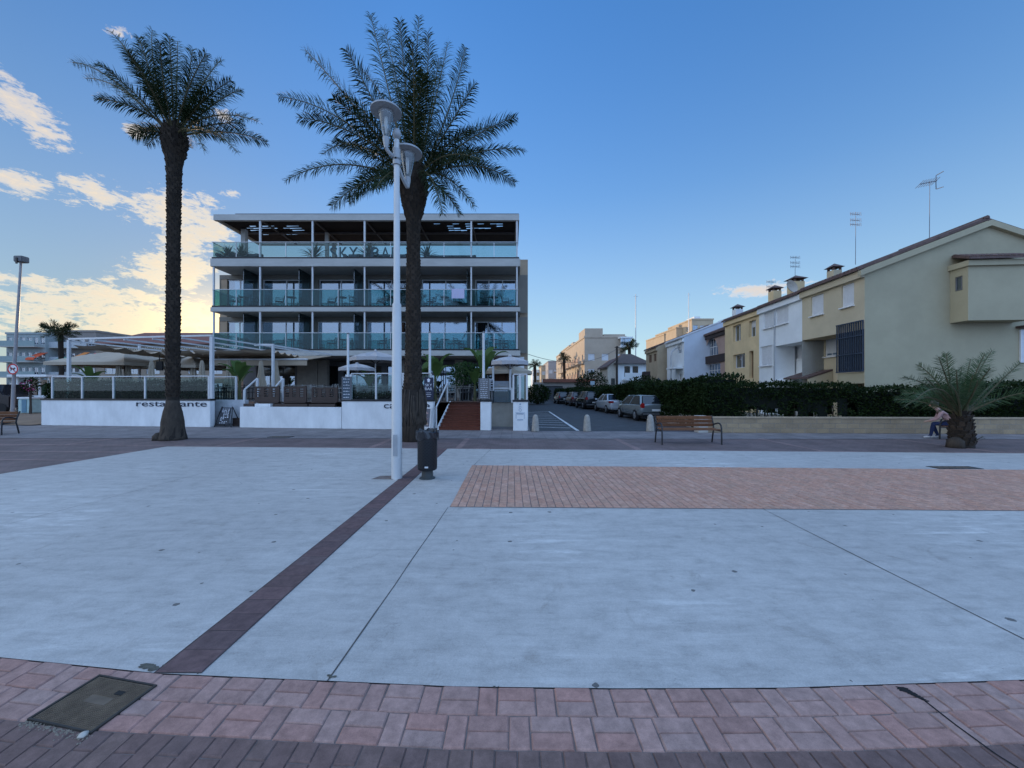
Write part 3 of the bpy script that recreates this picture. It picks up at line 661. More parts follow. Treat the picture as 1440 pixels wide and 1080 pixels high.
# main body behind the windows, tan end wall
mk('end_wall', MB().box(.45, 1.12, YB+.3, 27.7, 0, 10.9), M_tan, hotel)
mk('end_wall', MB().box(BW0, BW0+.5, YB+.03, 27.7, 3.95, ZS[2]-.01), M_tan, hotel)
mk('body', MB().box(BW0+.52, 1.0, 29.8, 40, 0, ZS[2]+.1).box(BW0+.53, .44, 27.6, 29.78, ZS[2]-.2, ZT[2]-.02), M_tan, hotel)
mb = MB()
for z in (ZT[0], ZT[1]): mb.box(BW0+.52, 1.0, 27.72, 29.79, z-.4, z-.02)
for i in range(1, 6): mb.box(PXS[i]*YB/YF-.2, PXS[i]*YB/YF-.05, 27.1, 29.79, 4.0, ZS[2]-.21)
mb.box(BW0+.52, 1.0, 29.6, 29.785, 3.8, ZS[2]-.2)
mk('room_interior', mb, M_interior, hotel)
mk('side_rooms', MB().box(.46, 1.11, 27.72, 29.79, 0, 10.7), M_tan, hotel)
# ground floor: recessed shopfront, tan piers
m_pier = mat('pier_render', (.36, .32, .27), .8)
for a, b, dd in ((419, 447, .5), (448, 461, .35), (562, 574, .5), (640, 652, .5)):
    mk('pier', MB().box(PX(a, 28), PX(b, 28), 27.9, 27.9+dd, 1.1, 3.9), m_pier, hotel)
mk('pier', MB().box(PX(727, 26), PX(737, 26), 25.9, 26.2, 0, 3.9), M_white, hotel)
gf = MB().wall(V((-20.4, 29.2, 1.1)), X, -Yv, 21.3, 2.9, [(1+i*3.3, 3.9+i*3.3, .02, 2.4) for i in range(6)], .3)
mk('shopfront_wall', gf, M_dkgrey, hotel)
for i in range(6): window_part(hotel, V((-19.4+i*3.3, 29.35, 1.12)), X, -Yv, 2.9, 2.38, M_black, M_pane, cols=3)
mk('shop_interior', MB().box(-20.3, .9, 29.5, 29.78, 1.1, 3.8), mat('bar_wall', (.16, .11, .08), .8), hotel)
mk('ground_soffit', MB().box(XL, XR, YB+.22, 29.3, 3.85, 3.95), M_dkgrey, hotel)
# roof bar lettering SKY BAR on the parapet
sg = thing('rooftop_sign', 'grey standing letters SKY BAR behind the roof terrace glass', 'sign', (PX(464, 25.6), 25.6, ZT[2]+.05))
zb_ = ZT[2]+.12; s_h = .78
for txt, xa, xb in (('S', 464, 474.5), ('K', 477.5, 488.5), ('Y', 491, 503), ('B', 522, 534), ('A', 536, 548), ('R', 551, 562)):
    mbt = MB(); put_text(mbt, txt, V((PX(xa, 25.6), 25.6, zb_)), X, Zv, PX(xb, 25.6)-PX(xa, 25.6), s_h, .06)
    mk('letter', mbt, mat('letter_grey', (.05, .085, .11), .5), sg)
mk('base_rail', MB().box(PX(460, 25.6), PX(566, 25.6), 25.57, 25.63, zb_-.07, zb_-.01), M_black, sg)

def leafy(mb, c, r, n, ln_=.18, wd=.05, zmin=None):
    """many little pointed leaves through a volume r=(rx,ry,rz)"""
    for _ in range(n):
        while True:
            d = V((random.uniform(-1, 1), random.uniform(-1, 1), random.uniform(-1, 1)))
            if .25 < d.length < 1: break
        p = V(c)+V((d.x*r[0], d.y*r[1], d.z*r[2]))
        leaf(mb, p, (d+V((random.gauss(0, .5), random.gauss(0, .5), random.gauss(.1, .5)))).normalized(), ln_*random.uniform(.6, 1.3), wd*random.uniform(.7, 1.3))
def leaf(mb, p, d, L, W):
    s = d.cross(V((random.gauss(0, 1), random.gauss(0, 1), random.gauss(0, 1)))).normalized()
    mb.add([p, p+d*L*.45+s*W, p+d*L, p+d*L*.45-s*W], [(0, 1, 2, 3)])
def potted_plant(name, label, loc, h, spread, pot=(.2, .4), kind='spiky', group=None, cat='plant', n=60, potm=None):
    t = thing(name, label, cat, loc, random.uniform(0, 6), group)
    r, ph = pot
    mk('pot', MB().lathe([(r*.75, 0), (r, ph), (r*1.06, ph), (r*1.06, ph-.05), (r*.9, ph-.05), (0, ph-.06)], seg=14), potm or M_dkgrey, t, local=True)
    mb = MB()
    if kind == 'spiky':
        for i in range(n):
            a = random.uniform(0, 6.28); e = random.uniform(.2, 1.45); L = h*random.uniform(.6, 1)
            d0 = V((math.cos(a)*math.cos(e), math.sin(a)*math.cos(e), math.sin(e))); p = V((0, 0, ph)); pts = [p]
            for k in range(4): d0 = (d0+V((0, 0, -.16*k*.6))).normalized(); p = p+d0*L/4; pts.append(p)
            s = V((-math.sin(a), math.cos(a), 0)); ws = [.02, .035, .035, .022, .002]
            vs = []
            for q, w_ in zip(pts, ws): vs += [q-s*w_*spread, q+s*w_*spread]
            mb.add(vs, [(2*k, 2*k+1, 2*k+3, 2*k+2) for k in range(4)])
    else:
        leafy(mb, (0, 0, ph+h*.5), (spread, spread, h*.5), n, .2, .05)
        mb.tube([(0, 0, ph-.05), (.02, 0, ph+h*.6)], .025, 6)
    mk('foliage', mb, M_leafdark, t, recalc=False, local=True)
    return t
zr = ZT[2]+.06
# roof terrace furniture
def sofa(label, loc, w, rz=0, group=None):
    t = thing('lounge_sofa', label, 'sofa', loc, rz, group)
    mk('seat', MB().box(-w/2, w/2, -.4, .4, 0, .4), M_sofa, t, local=True, bevel=.03)
    mk('backrest', MB().box(-w/2, w/2, .25, .45, .41, .82), M_sofa, t, local=True, bevel=.03)
    for s in (-1, 1): mk('armrest', MB().box(s*w/2-.1, s*w/2+.1, -.4, .24, .41, .62), M_sofa, t, local=True, bevel=.03)
    return t
def sx(x, Y=26.3): return PX(x, Y)
sofa('long dark sofa behind the letters BAR on the roof terrace', (sx(528), 26.6, zr), 4.2)
sofa('long dark sofa right of the palm trunk on the roof terrace', (sx(632), 26.8, zr), 3.4)
sofa('dark sofa at the left corner of the roof terrace', (sx(318), 26.4, zr), .9)
sofa('low dark sofa with plants on the roof terrace near the left corner', (sx(347), 26.5, zr), 1.5)
for lab, x, hh in (('tall spiky plant at the left end of the roof terrace', 324, 1.0), ('spiky plant beside the left sofa on the roof terrace', 342, 1.1), ('bushy plant just left of the letter S on the roof terrace', 444, 1.25), ('spiky plant between the words SKY and BAR', 519, 1.3), ('spiky plant on the roof terrace right of the palm trunk', 602, 1.1)):
    potted_plant('potted_plant', lab, (sx(x), 26.1, zr), hh, 1.0, (.2, .35), 'spiky')
def garden_chair(name, label, loc, rz, m, group, cat='chair', hi=.86, scale=1.0):
    """slim frame chair in one mesh: seat, slatted back, four legs, arms"""
    mb = MB()
    mb.box(-.24, .24, -.23, .23, .42, .455)
    for a in (-.22, .22):
        mb.bar((a, -.22, 0), (a, -.20, .43), .03); mb.bar((a, .22, 0), (a, .25, .43), .03); mb.bar((a, .22, .43), (a*.95, .31, hi), .03)
        mb.bar((a, -.2, .64), (a, .27, .66), .03); mb.bar((a, -.2, .45), (a, -.2, .64), .025)
    for k in range(4): mb.bar((-.21, .245+.02*k, .5+k*.1), (.21, .245+.02*k, .5+k*.1), .06, .018)
    o = mk(name, mb, m, None); o.location = loc; o.rotation_euler = (0, 0, rz); o.scale = (scale,)*3
    return tag(o, label, cat, group)
ch = None
dkch = mat('chair_mesh', (.035, .045, .055), .6)
for lev in (0, 1):
    for i, (a, b) in enumerate(zip(PXS, PXS[1:])):
        for k, f_ in enumerate((.25, .72)):
            loc = (a+(b-a)*f_+random.uniform(-.15, .15), YF+.75+random.uniform(0, .3), ZT[lev]+.061); rz = (1.0 if k else -1.0)+random.uniform(-.6, .6)
            lab = 'dark mesh chair on a hotel balcony behind teal glass'
            if ch is None: ch = garden_chair('balcony_chair', lab, loc, rz, dkch, 'chairs on the hotel balconies')
            else: dup(ch, loc, rz)
tb = None
for lev in (0, 1):
    for i, (a, b) in enumerate(zip(PXS, PXS[1:])):
        loc = (a+(b-a)*.48, YF+.8, ZT[lev]+.061)
        if tb is None:
            mb = MB().lathe([(.28, 0), (.28, .015), (.03, .03), (.025, .68), (.3, .69), (.3, .715), (0, .715)], seg=16); tb = mk('balcony_table', mb, mat('table_metal', (.08, .09, .10), .4)); tb.location = loc
            tag(tb, 'small round dark table on a hotel balcony', 'table', 'tables on the hotel balconies')
        else: dup(tb, loc)
# towel on the rail
xa, xb = PX(635, YF-.05), PX(653, YF-.05); zt = ZT[1]+1.12
mb = MB(); k = 10
for s_, d in ((1, -.045), (-1, .05)):
    for i in range(k):
        for j in range(5):
            def q(i, j): return V((xa+(xb-xa)*i/k, YF+.02+d+.012*math.sin(i*1.7+j*.4)*j/5, zt+.01-(.62 if s_ > 0 else .3)*j/5))
            mb.quad(q(i, j), q(i+1, j), q(i+1, j+1), q(i, j+1))
for i in range(k): mb.quad((xa+(xb-xa)*i/k, YF-.025, zt+.01), (xa+(xb-xa)*(i+1)/k, YF-.025, zt+.01), (xa+(xb-xa)*(i+1)/k, YF+.07, zt+.01), (xa+(xb-xa)*i/k, YF+.07, zt+.01))
tag(mk('towel', mb, mat('lilac_towel', (.55, .52, .68), .95, .12, 25)), 'pale lilac towel hanging over the upper balcony railing', 'towel')
# ---------------------------------------------------------------- houses on the right
M_green = mat('grey_green_render', (0.40, 0.355, 0.24), 0.85, 0.10, 0.7, bmp=0.1)
M_beige = mat('beige_render', (0.53, 0.45, 0.31), 0.85, 0.12, 0.8, bmp=0.1)
M_hwhite = mat('house_white', (0.76, 0.79, 0.80), 0.8, 0.10, 0.8)
M_ochre = mat('ochre_render', (0.70, 0.53, 0.30), 0.85, 0.14, 0.9)
M_pinkh = mat('rosy_render', (0.42, 0.29, 0.24), 0.85, 0.15, 0.9)
M_brownt = mat('brown_trim', (0.045, 0.032, 0.03), 0.8, 0.2, 2)
M_blueh = mat('pale_blue_render', (0.58, 0.64, 0.72), 0.85, 0.10, 0.9)
M_tile = mat('roof_tiles', (0.13, 0.085, 0.075), 0.85, 0.4, 2.5, bmp=0.6, bscale=12, stretch=(1, 4, 1))
M_shut = mat('white_shutter', (0.66, 0.67, 0.68), 0.5, 0.08, 5)
M_cage = mat('blue_grey_bars', (0.035, 0.05, 0.08), 0.5, 0.2, 5)
M_brownwin = mat('brown_shutter', (0.16, 0.09, 0.05), 0.7, 0.2, 6)
SD = V((0.072, 1, 0)).normalized(); SN = V((-1, 0.072, 0)).normalized()   # street direction, normal towards the street
def fac(X0, Y0):
    """facade line through (X0,Y0) along SD: returns f(px)->distance s, and h(px,py)->(s,z)"""
    def s_of(px):
        k = (px-CX)/F; s = (k*Y0-X0)/(SD.x-k*SD.y); return s
    def q(px, py): s = s_of(px); return s, PZ(py, Y0+SD.y*s)
    return s_of, q
def rowhouse(name, label, X0, Y0, L, eave, m, ridge_w=5.3, ridge_h=2.05, holes=(), side=True, depth=10.6, roof=M_tile, rev=.14, extra=None, gable_m=None, trim=None):
    """terraced house: facade along the street, gable walls across, two-pitch tiled roof with the eave on the street; part list: wall, gable, roof, eave_board"""
    o = V((X0, Y0, 0)); t = thing(name, label, 'house', o+SD*L/2-SN*3)
    mk('facade', MB().wall(o, SD, SN, L, eave, list(holes), rev), m, t)
    IN = -SN
    A = o; B = o+IN*depth; zc = V((0, 0, eave))
    rg = o+IN*ridge_w+V((0, 0, eave+ridge_h))
    gm = gable_m or m
    mb = MB().poly([A, B, B+zc, rg, A+zc]); mk('gable_wall', mb, gm, t)
    mb = MB().poly([A+SD*L, B+SD*L, B+SD*L+zc, rg+SD*L, A+SD*L+zc]).quad(B, B+SD*L, B+SD*L+zc, B+zc); mk('rear_wall', mb, gm, t)
    # roof: two slabs of tiles with round ridges along the slope
    ov = .28; th = .13
    mb = MB()
    sl = ridge_h/ridge_w; e0 = o-IN*ov+V((0, 0, eave+.02-ov*sl)); top = rg+V((0, 0, .02)); e1 = B+IN*ov+V((0, 0, eave+.02-ov*ridge_h/(depth-ridge_w)))
    a0 = -.0; a1 = L
    for p, q in ((e0, top), (e1, top)):
        mb.add([p+SD*a0, p+SD*a1, q+SD*a1, q+SD*a0, p+SD*a0+Zv*th, p+SD*a1+Zv*th, q+SD*a1+Zv*th, q+SD*a0+Zv*th], [(0, 1, 2, 3), (4, 5, 6, 7), (0, 1, 5, 4), (2, 3, 7, 6), (1, 2, 6, 5), (0, 3, 7, 4)])
        n = int(L/.24)
        for i in range(n): s = a0+.12+(a1-a0-.2)*i/n; mb.tube([p+SD*s+Zv*th, q+SD*s+Zv*th], .055, 5)
    rf = mk('roof', mb, roof, t)
    mk('ridge_cap', MB().tube([top+SD*a0+Zv*th, top+SD*a1+Zv*th], .11, 8), roof, rf)
    mk('eave_board', MB().obox(o+V((0, 0, eave-.42)), SD, SN, 0, L, .003, .16, 0, .34), trim or m, t)
    return t, o, IN, rg
def bargeboard(t, o, IN, eave, ridge_w, ridge_h, depth, m):
    mb = MB(); a = o+V((0, 0, eave-.02))-IN*.3-V((0, 0, .3*ridge_h/ridge_w)); r_ = o+IN*ridge_w+V((0, 0, eave+ridge_h-.02)); b = o+IN*(depth+.3)+V((0, 0, eave-.02-.3*ridge_h/(depth-ridge_w)))
    for p, q in ((a, r_), (r_, b)):
        k = -SD*.18; mb.add([p, q, q+V((0, 0, -.26)), p+V((0, 0, -.26)), p+k, q+k, q+k+V((0, 0, -.26)), p+k+V((0, 0, -.26))], [(0, 1, 2, 3), (4, 5, 6, 7), (0, 1, 5, 4), (2, 3, 7, 6), (1, 2, 6, 5), (0, 3, 7, 4)])
    return mk('verge_board', mb, m, t)
def chimney(t, p, w, h, m, cowl=True):
    c = mk('chimney', MB().box(p.x-w/2, p.x+w/2, p.y-w/2, p.y+w/2, p.z-.8, p.z+h), m, t)
    if cowl:
        mb = MB(); z = p.z+h
        for dx in (-1, 1):
            for dy in (-1, 1): mb.box(p.x+dx*w*.38-.05, p.x+dx*w*.38+.05, p.y+dy*w*.38-.05, p.y+dy*w*.38+.05, z, z+.18)
        k = w*.72; tp = V((p.x, p.y, z+.45)); bs = [V((p.x+sx_*k, p.y+sy_*k, z+.18)) for sx_, sy_ in ((-1, -1), (1, -1), (1, 1), (-1, 1))]
        mb.add(bs+[tp], [(0, 1, 2, 3), (0, 1, 4), (1, 2, 4), (2, 3, 4), (3, 0, 4)])
        mk('cowl', mb, M_tile, c)
    return c
def antenna(t, p, h, kind=0):
    """thin mast with a yagi or a panel grid on it"""
    mb = MB().tube([p, p+V((.02, 0, h))], [.015, .010], 6); q = p+V((.02, 0, h-.1))
    if kind == 0:
        mb.bar(q+V((-.5, 0, -.05)), q+V((.35, 0, .12)), .03)
        for k in range(7): c = q+V((-.5+k*.13, 0, -.05+k*.026)); mb.bar(c+V((.05, -.16, .12)), c+V((-.05, .16, -.12)), .016)
        for s in (-1, 1): mb.bar(q+V((.3, 0, .1)), q+V((.42, .1, .1+s*.34)), .03); mb.bar(q+V((.42, .1, .1+s*.34)), q+V((.46, -.2, .1+s*.38)), .025)
    else:
        for z in (0, -.35, -.6): mb.bar(q+V((-.3, 0, z)), q+V((.3, .1, z)), .022); [mb.bar(q+V((-.3+k*.1, 0, z-.1)), q+V((-.3+k*.1, .02, z+.1)), .014) for k in range(7)]
    return mk('aerial', mb, mat('aerial_metal', (.16, .16, .18), .5, .2, 3, metal=.4), t)
def open_in(sq, x0, x1, yt0, yb0):
    """opening from pixel box on a facade (heights taken at its middle)"""
    s0, s1 = sq[0](x1), sq[0](x0); _, zt_ = sq[1]((x0+x1)/2, yt0); _, zb_ = sq[1]((x0+x1)/2, yb0)
    return (s0, s1, zb_, zt_)
# -- A: end house with the broad gable
XA, YA = 16.5, 18.0; sA = fac(XA, YA); LA = sA[0](1128); EA = 7.39
zov = 4.55                                   # upper storey juts out over the entrance side
hu = [open_in(sA, 1140.5, 1158, 415, 443), open_in(sA, 1183.5, 1201, 399.5, 431)]
t, o, IN, rg = rowhouse('gabled_house', 'grey green end house with broad gable, box bay and barred window', XA, YA, LA, EA, M_beige, holes=hu+[(.02, LA, 0, zov)], gable_m=M_green, rev=1.2)
for h in hu:
    window_part(t, o+SD*h[0]+SN*-.10+Zv*h[2], SD, SN, h[1]-h[0], h[3]-h[2], M_shut, M_pane, 2, .07, sill=True, shutter=(1.0, M_shut))
sAr = fac(XA+1.2, YA+.05); o2 = V((XA+1.2, YA+.06, 0))
hg = open_in(sAr, 1160, 1177.6, 473, 501)
mk('ground_wall', MB().wall(o2, SD, SN, LA-.02, zov, [hg], .15), M_beige, t)
window_part(t, o2+SD*hg[0]-SN*.1+Zv*hg[2], SD, SN, hg[1]-hg[0], hg[3]-hg[2], M_shut, M_pane, 2, .07, sill=True, shutter=(.9, M_shut))
# barred bay in front of the ground floor
s0, s1 = sA[0](1214.6), sA[0](1178); zc0, zc1 = 2.55, 4.98; mb = MB(); n = 13
for i in range(n): a = s0+(s1-s0)*i/(n-1); mb.obox(o, SD, SN, a-.02, a+.02, .02, .06, zc0, zc1)
for z in (zc0, zc0+.85, zc0+1.7, zc1-.05): mb.obox(o, SD, SN, s0-.02, s1+.02, .061, .085, z, z+.05)
mk('window_bars', mb, M_cage, t)
window_part(t, o+SD*(s0+.02)-SN*.06+Zv*(zc0+.05), SD, SN, s1-s0-.04, zc1-zc0-.1, M_cage, mat_glass('dark_pane', (.10, .14, .2), .5, .12), 2, .06)
mk('bay_base', MB().obox(o, SD, SN, .03, s1, -1.19, -.003, 2.0, zc0-.02).obox(o, SD, SN, s1+.003, s1+.25, -1.19, -.2, 0, 2.3), M_green, t)
# tiled porch roof of house A and its box bay on the gable
s2, s3 = sAr[0](1172), sAr[0](1134)
pp = [o2+SD*s2+SN*1.35+Zv*2.32, o2+SD*s3+SN*1.35+Zv*2.32, o2+SD*s3+SN*.02+Zv*2.75, o2+SD*s2+SN*.02+Zv*2.75]
mk('porch_roof', MB().prism(pp, Zv, .1), M_tile, t)
mk('porch_side', MB().prism([o2+SD*s2+SN*1.3+Zv*2.0, o2+SD*s2+SN*.02+Zv*2.0, o2+SD*s2+SN*.02+Zv*2.74, o2+SD*s2+SN*1.3+Zv*2.31], SD, .12), M_beige, t)
def gp(px, Yd=YA): return PX(px, Yd)
d = .75; x0, x1 = gp(1334, YA), gp(1418, YA); zb_, zt_ = PZ(452, YA-d), PZ(377, YA-d)
GU = -SN; GN = -SD
def gs(px):  # distance along gable wall for a pixel column
    k = (px-CX)/F; return (k*YA-XA)/(GU.x-k*GU.y)
a0, a1 = gs(1336), gs(1424)
bay = mk('box_bay', MB().wall(o+GU*a0+GN*d+Zv*zb_, GU, GN, a1-a0, zt_-zb_, [], .1)
   .wall(o+GU*a0+GN*.0+Zv*zb_, GN, -GU, d, zt_-zb_, [(.22, .52, 1.4, 2.05)], .12).quad(o+GU*a1+Zv*zb_, o+GU*a1+GN*d+Zv*zb_, o+GU*a1+GN*d+Zv*zt_, o+GU*a1+Zv*zt_)
   .quad(o+GU*a0+Zv*zb_, o+GU*a1+Zv*zb_, o+GU*a1+GN*d+Zv*zb_, o+GU*a0+GN*d+Zv*zb_).quad(o+GU*a0+Zv*zt_, o+GU*a1+Zv*zt_, o+GU*a1+GN*d+Zv*zt_, o+GU*a0+GN*d+Zv*zt_), M_green, t)
mk('cornice', MB().obox(o, GU, GN, a0-.1, a1+.1, .003, d+.12, zt_+.003, zt_+.24), M_green, bay)
rf_ = [o+GU*(a0-.2)+GN*(d+.25)+Zv*(zt_+.25), o+GU*(a1+.2)+GN*(d+.25)+Zv*(zt_+.25), o+GU*(a1+.05)+GN*.02+Zv*(zt_+.62), o+GU*(a0+.05)+GN*.02+Zv*(zt_+.62)]
mb = MB().prism(rf_, Zv, .09)
for i in range(12): mb.tube([rf_[0].lerp(rf_[1], (i+.5)/12)+Zv*.1, rf_[3].lerp(rf_[2], (i+.5)/12)+Zv*.1], .06, 5)
mk('bay_roof', mb, M_tile, bay)
window_part(t, o+GU*(a0+.03)+GN*.24+Zv*(zb_+1.42), GN, -GU, .26, .6, M_dkgrey, M_pane, 1, .03, name='bay_window')
bargeboard(t, o, IN, EA, 5.3, 2.05, 10.6, M_green)
w0, w1 = gs(1433), gs(1500); zt2, zb2 = PZ(466, YA), PZ(511, YA)
gw = window_part(t, o+GU*w0+GN*.03+Zv*zb2, GU, GN, w1-w0, zt2-zb2, M_shut, M_pane, 2, .07, sill=False, name='gable_window', shutter=(1.0, M_shut))
mk('hood', MB().obox(o, GU, GN, w0-.15, w1+.15, .003, .3, zt2+.06, zt2+.16), M_tile, gw)
chimney(t, V((gp(1163, 23)+.6, 23.2, PZ(389, 23)-.15)), .5, .55, M_beige)
antenna(t, V((PX(1307, 19.0), 19.0, PZ(336, 19.0))), 2.85, 0)
antenna(t, V((PX(1203, 22.0), 22.0, PZ(372, 22.0))), 3.0, 1)
# -- B: white house
YBh = YA+SD.y*LA; XB_ = XA+SD.x*LA; sB = fac(XB_, YBh); LB = sB[0](1067.5); EB = EA-.06
sm_ = sB[0](1090)
hb = [open_in(sB, 1091, 1114, 431, 455), open_in(sB, 1074, 1088, 438, 461), open_in(sB, 1069.5, 1085.5, 486.5, 514)]
hb[0] = (hb[0][0]+.35, hb[0][1], hb[0][2], hb[0][3])
t, o, IN, rg = rowhouse('white_terraced_house', 'bright white terraced house with blank shutters between beige and ochre houses', XB_, YBh, LB, EB, M_hwhite, holes=hb+[(.0, sm_-.02, 0, 4.5)], rev=1.2)
for h in hb: window_part(t, o+SD*h[0]-SN*.1+Zv*h[2], SD, SN, h[1]-h[0], h[3]-h[2], M_shut, M_pane, 2, .07, sill=True, shutter=(1.0, M_shut))
sBr = fac(XB_+1.2, YBh+.05); o2 = V((XB_+1.2, YBh-1.4, 0)); sB2 = fac(o2.x, o2.y)
hg = open_in(sB2, 1117, 1132, 486.5, 505)
mk('ground_wall', MB().wall(o2, SD, SN, LB+1.3, 4.5, [hg], .15), M_hwhite, t)
window_part(t, o2+SD*hg[0]-SN*.1+Zv*hg[2], SD, SN, hg[1]-hg[0], hg[3]-hg[2], M_shut, M_pane, 2, .07, sill=True, shutter=(1., M_shut))
s2, s3 = sB2[0](1146), sB2[0](1108)
pp = [o2+SD*s2+SN*1.3+Zv*2.2, o2+SD*s3+SN*1.3+Zv*2.2, o2+SD*s3+SN*.02+Zv*2.62, o2+SD*s2+SN*.02+Zv*2.62]
mk('porch_roof', MB().prism(pp, Zv, .12), M_hwhite, t)
mk('downpipe', MB().tube([o+SD*sm_+SN*.05+Zv*.2, o+SD*sm_+SN*.05+Zv*(EB-.45)], .04, 8), M_alu, t)
chimney(t, V((PX(1119, 24.5), 24.5, PZ(406, 24.5)-.1)), .65, .5, M_ochre)
cdish = V((PX(1111, 24.0), 24.0, PZ(404, 24.0)))
mb = MB().lathe([(.0, .0), (.22, .03), (.38, .1), (.42, .16), (.40, .15), (.2, .05), (0, .02)], seg=18)
dd = mk('satellite_dish', mb, mat('dish_beige', (.42, .36, .29), .6), None); dd.location = cdish-wloc(t); dd.rotation_euler = (R(75), 0, R(15)); dd.parent = t
antenna(t, V((PX(1118, 25.5), 25.5, PZ(398, 25.5))), 1.8, 1)
chimney(t, V((PX(1084, 27), 26.6, PZ(417, 27)-.25)), .55, .5, M_ochre)
antenna(t, V((PX(1084, 27.4), 27.4, PZ(418, 27.4))), 1.2, 1)
# -- C: ochre house
XC, YC = XB_+SD.x*LB, YBh+SD.y*LB; sC = fac(XC, YC); LC = sC[0](1019.5); EC = EA-.1
hc = [open_in(sC, 1030.5, 1041.5, 457, 480), open_in(sC, 1052.8, 1063, 450.5, 473.5), open_in(sC, 1031, 1047.5, 498, 517.5), open_in(sC, 1053.5, 1059.5, 493.5, 531.5)]
t, o, IN, rg = rowhouse('ochre_terraced_house', 'warm ochre terraced house with dark recessed windows beside the white house', XC, YC, LC, EC, M_ochre, holes=hc, rev=.3)
for i, h in enumerate(hc): window_part(t, o+SD*h[0]-SN*.25+Zv*h[2], SD, SN, h[1]-h[0], h[3]-h[2], M_shut if i < 3 else M_brownwin, M_pane if i < 3 else M_brownwin, 2, .06, sill=i < 3, name='window' if i < 3 else 'door', shutter=(.4, M_shut) if i == 1 else None)
chimney(t, V((PX(1031, 31), 30.4, PZ(443, 31)-.2)), .55, .5, M_hwhite)
# -- D: brown trimmed house with arched opening
XD, YD = XC+SD.x*LC, YC+SD.y*LC; XD += .35; sD = fac(XD, YD); LD = sD[0](987); ED = 6.75
hd = [open_in(sD, 992, 1010, 475, 500), open_in(sD, 993, 1013, 511, 530)]
t, o, IN, rg = rowhouse('rosy_terraced_house', 'rosy terraced house with dark brown band and an arched white window', XD, YD, LD, ED, M_pinkh, holes=hd, rev=.5, trim=M_brownt)
mk('brown_band', MB().obox(o, SD, SN, .35, LD-.02, .003, .12, hd[1][3]+.05, hd[0][2]-.02), M_brownt, t)
for h in hd:
    window_part(t, o+SD*h[0]-SN*.3+Zv*h[2], SD, SN, h[1]-h[0], h[3]-h[2], M_shut, M_pane, 5, .07, rows=2)
    mk('balcony_rail', MB().obox(o, SD, SN, h[0]-.05, h[1]+.05, .01, .08, h[2]-.1, h[2]-.004), M_shut, t)
h = hd[0]; mb = MB(); ctr = o+SD*((h[0]+h[1])/2)+Zv*h[2]; ra = (h[1]-h[0])/2; n = 14; rz_ = h[3]-h[2]
for i in range(n):
    a, b = math.pi*i/n, math.pi*(i+1)/n
    p = ctr+SD*ra*math.cos(a)+Zv*rz_*math.sin(a); q = ctr+SD*ra*math.cos(b)+Zv*rz_*math.sin(b)
    mb.quad(p+SN*.004, q+SN*.004, q*1+SN*.004+Zv*(h[3]-q.z+.0), p+SN*.004+Zv*(h[3]-p.z+.0))
mk('arch', mb, M_pinkh, t, recalc=False)
mk('annex', MB().wall(o+SN*.0+SD*-.02, SD, SN, .01, .01, []), M_ochre, t)
# -- E: pale blue / white house stepping forward, F: tan house
XE, YE = 16.1, 36.0; sE = fac(XE, YE); LE = sE[0](938); EE = 6.6
he = [open_in(sE, 953, 958.5, 484, 497), open_in(sE, 963-2.0, 966-1.6, 514, 527)]
he = [he[0], (.5, 1.4, 1.9, 3.2)]
t, o, IN, rg = rowhouse('pale_blue_house', 'pale blue and white house stepping forward with a sloping gable', XE, YE, LE, EE, M_hwhite, holes=he, gable_m=M_blueh, roof=mat('pale_roof', (.5, .52, .55), .8), rev=.2)
for h in he: window_part(t, o+SD*h[0]-SN*.15+Zv*h[2], SD, SN, h[1]-h[0], h[3]-h[2], M_shut, M_pane, 2, .06, shutter=(.6, M_shut))
mk('porch', MB().obox(o, SD, SN, .3, 2.2, .003, .9, 3.7, 3.85), M_hwhite, t)
XF_, YF_ = 15.7, 41.5; sF = fac(XF_, YF_); LF = sF[0](908.5); EF = 6.35
hf = [open_in(sF, 919.5, 923, 497.5, 508), open_in(sF, 912.5, 916.5, 499, 510)]
t, o, IN, rg = rowhouse('tan_terraced_house', 'tan terraced house with small brown shutters at the far end of the row', XF_, YF_, LF, EF, mat('tan_house', (.46, .36, .24), .85, .12, 1), holes=hf, rev=.2)
for h in hf: window_part(t, o+SD*h[0]-SN*.1+Zv*h[2], SD, SN, h[1]-h[0], h[3]-h[2], M_brownwin, M_pane, 2, .06, shutter=(1., M_brownwin))
mk('gate_pillar', MB().obox(o, SD, SN, -1.6, -.6, 1.2, 1.8, 0, 3.6), M_brownt, t)

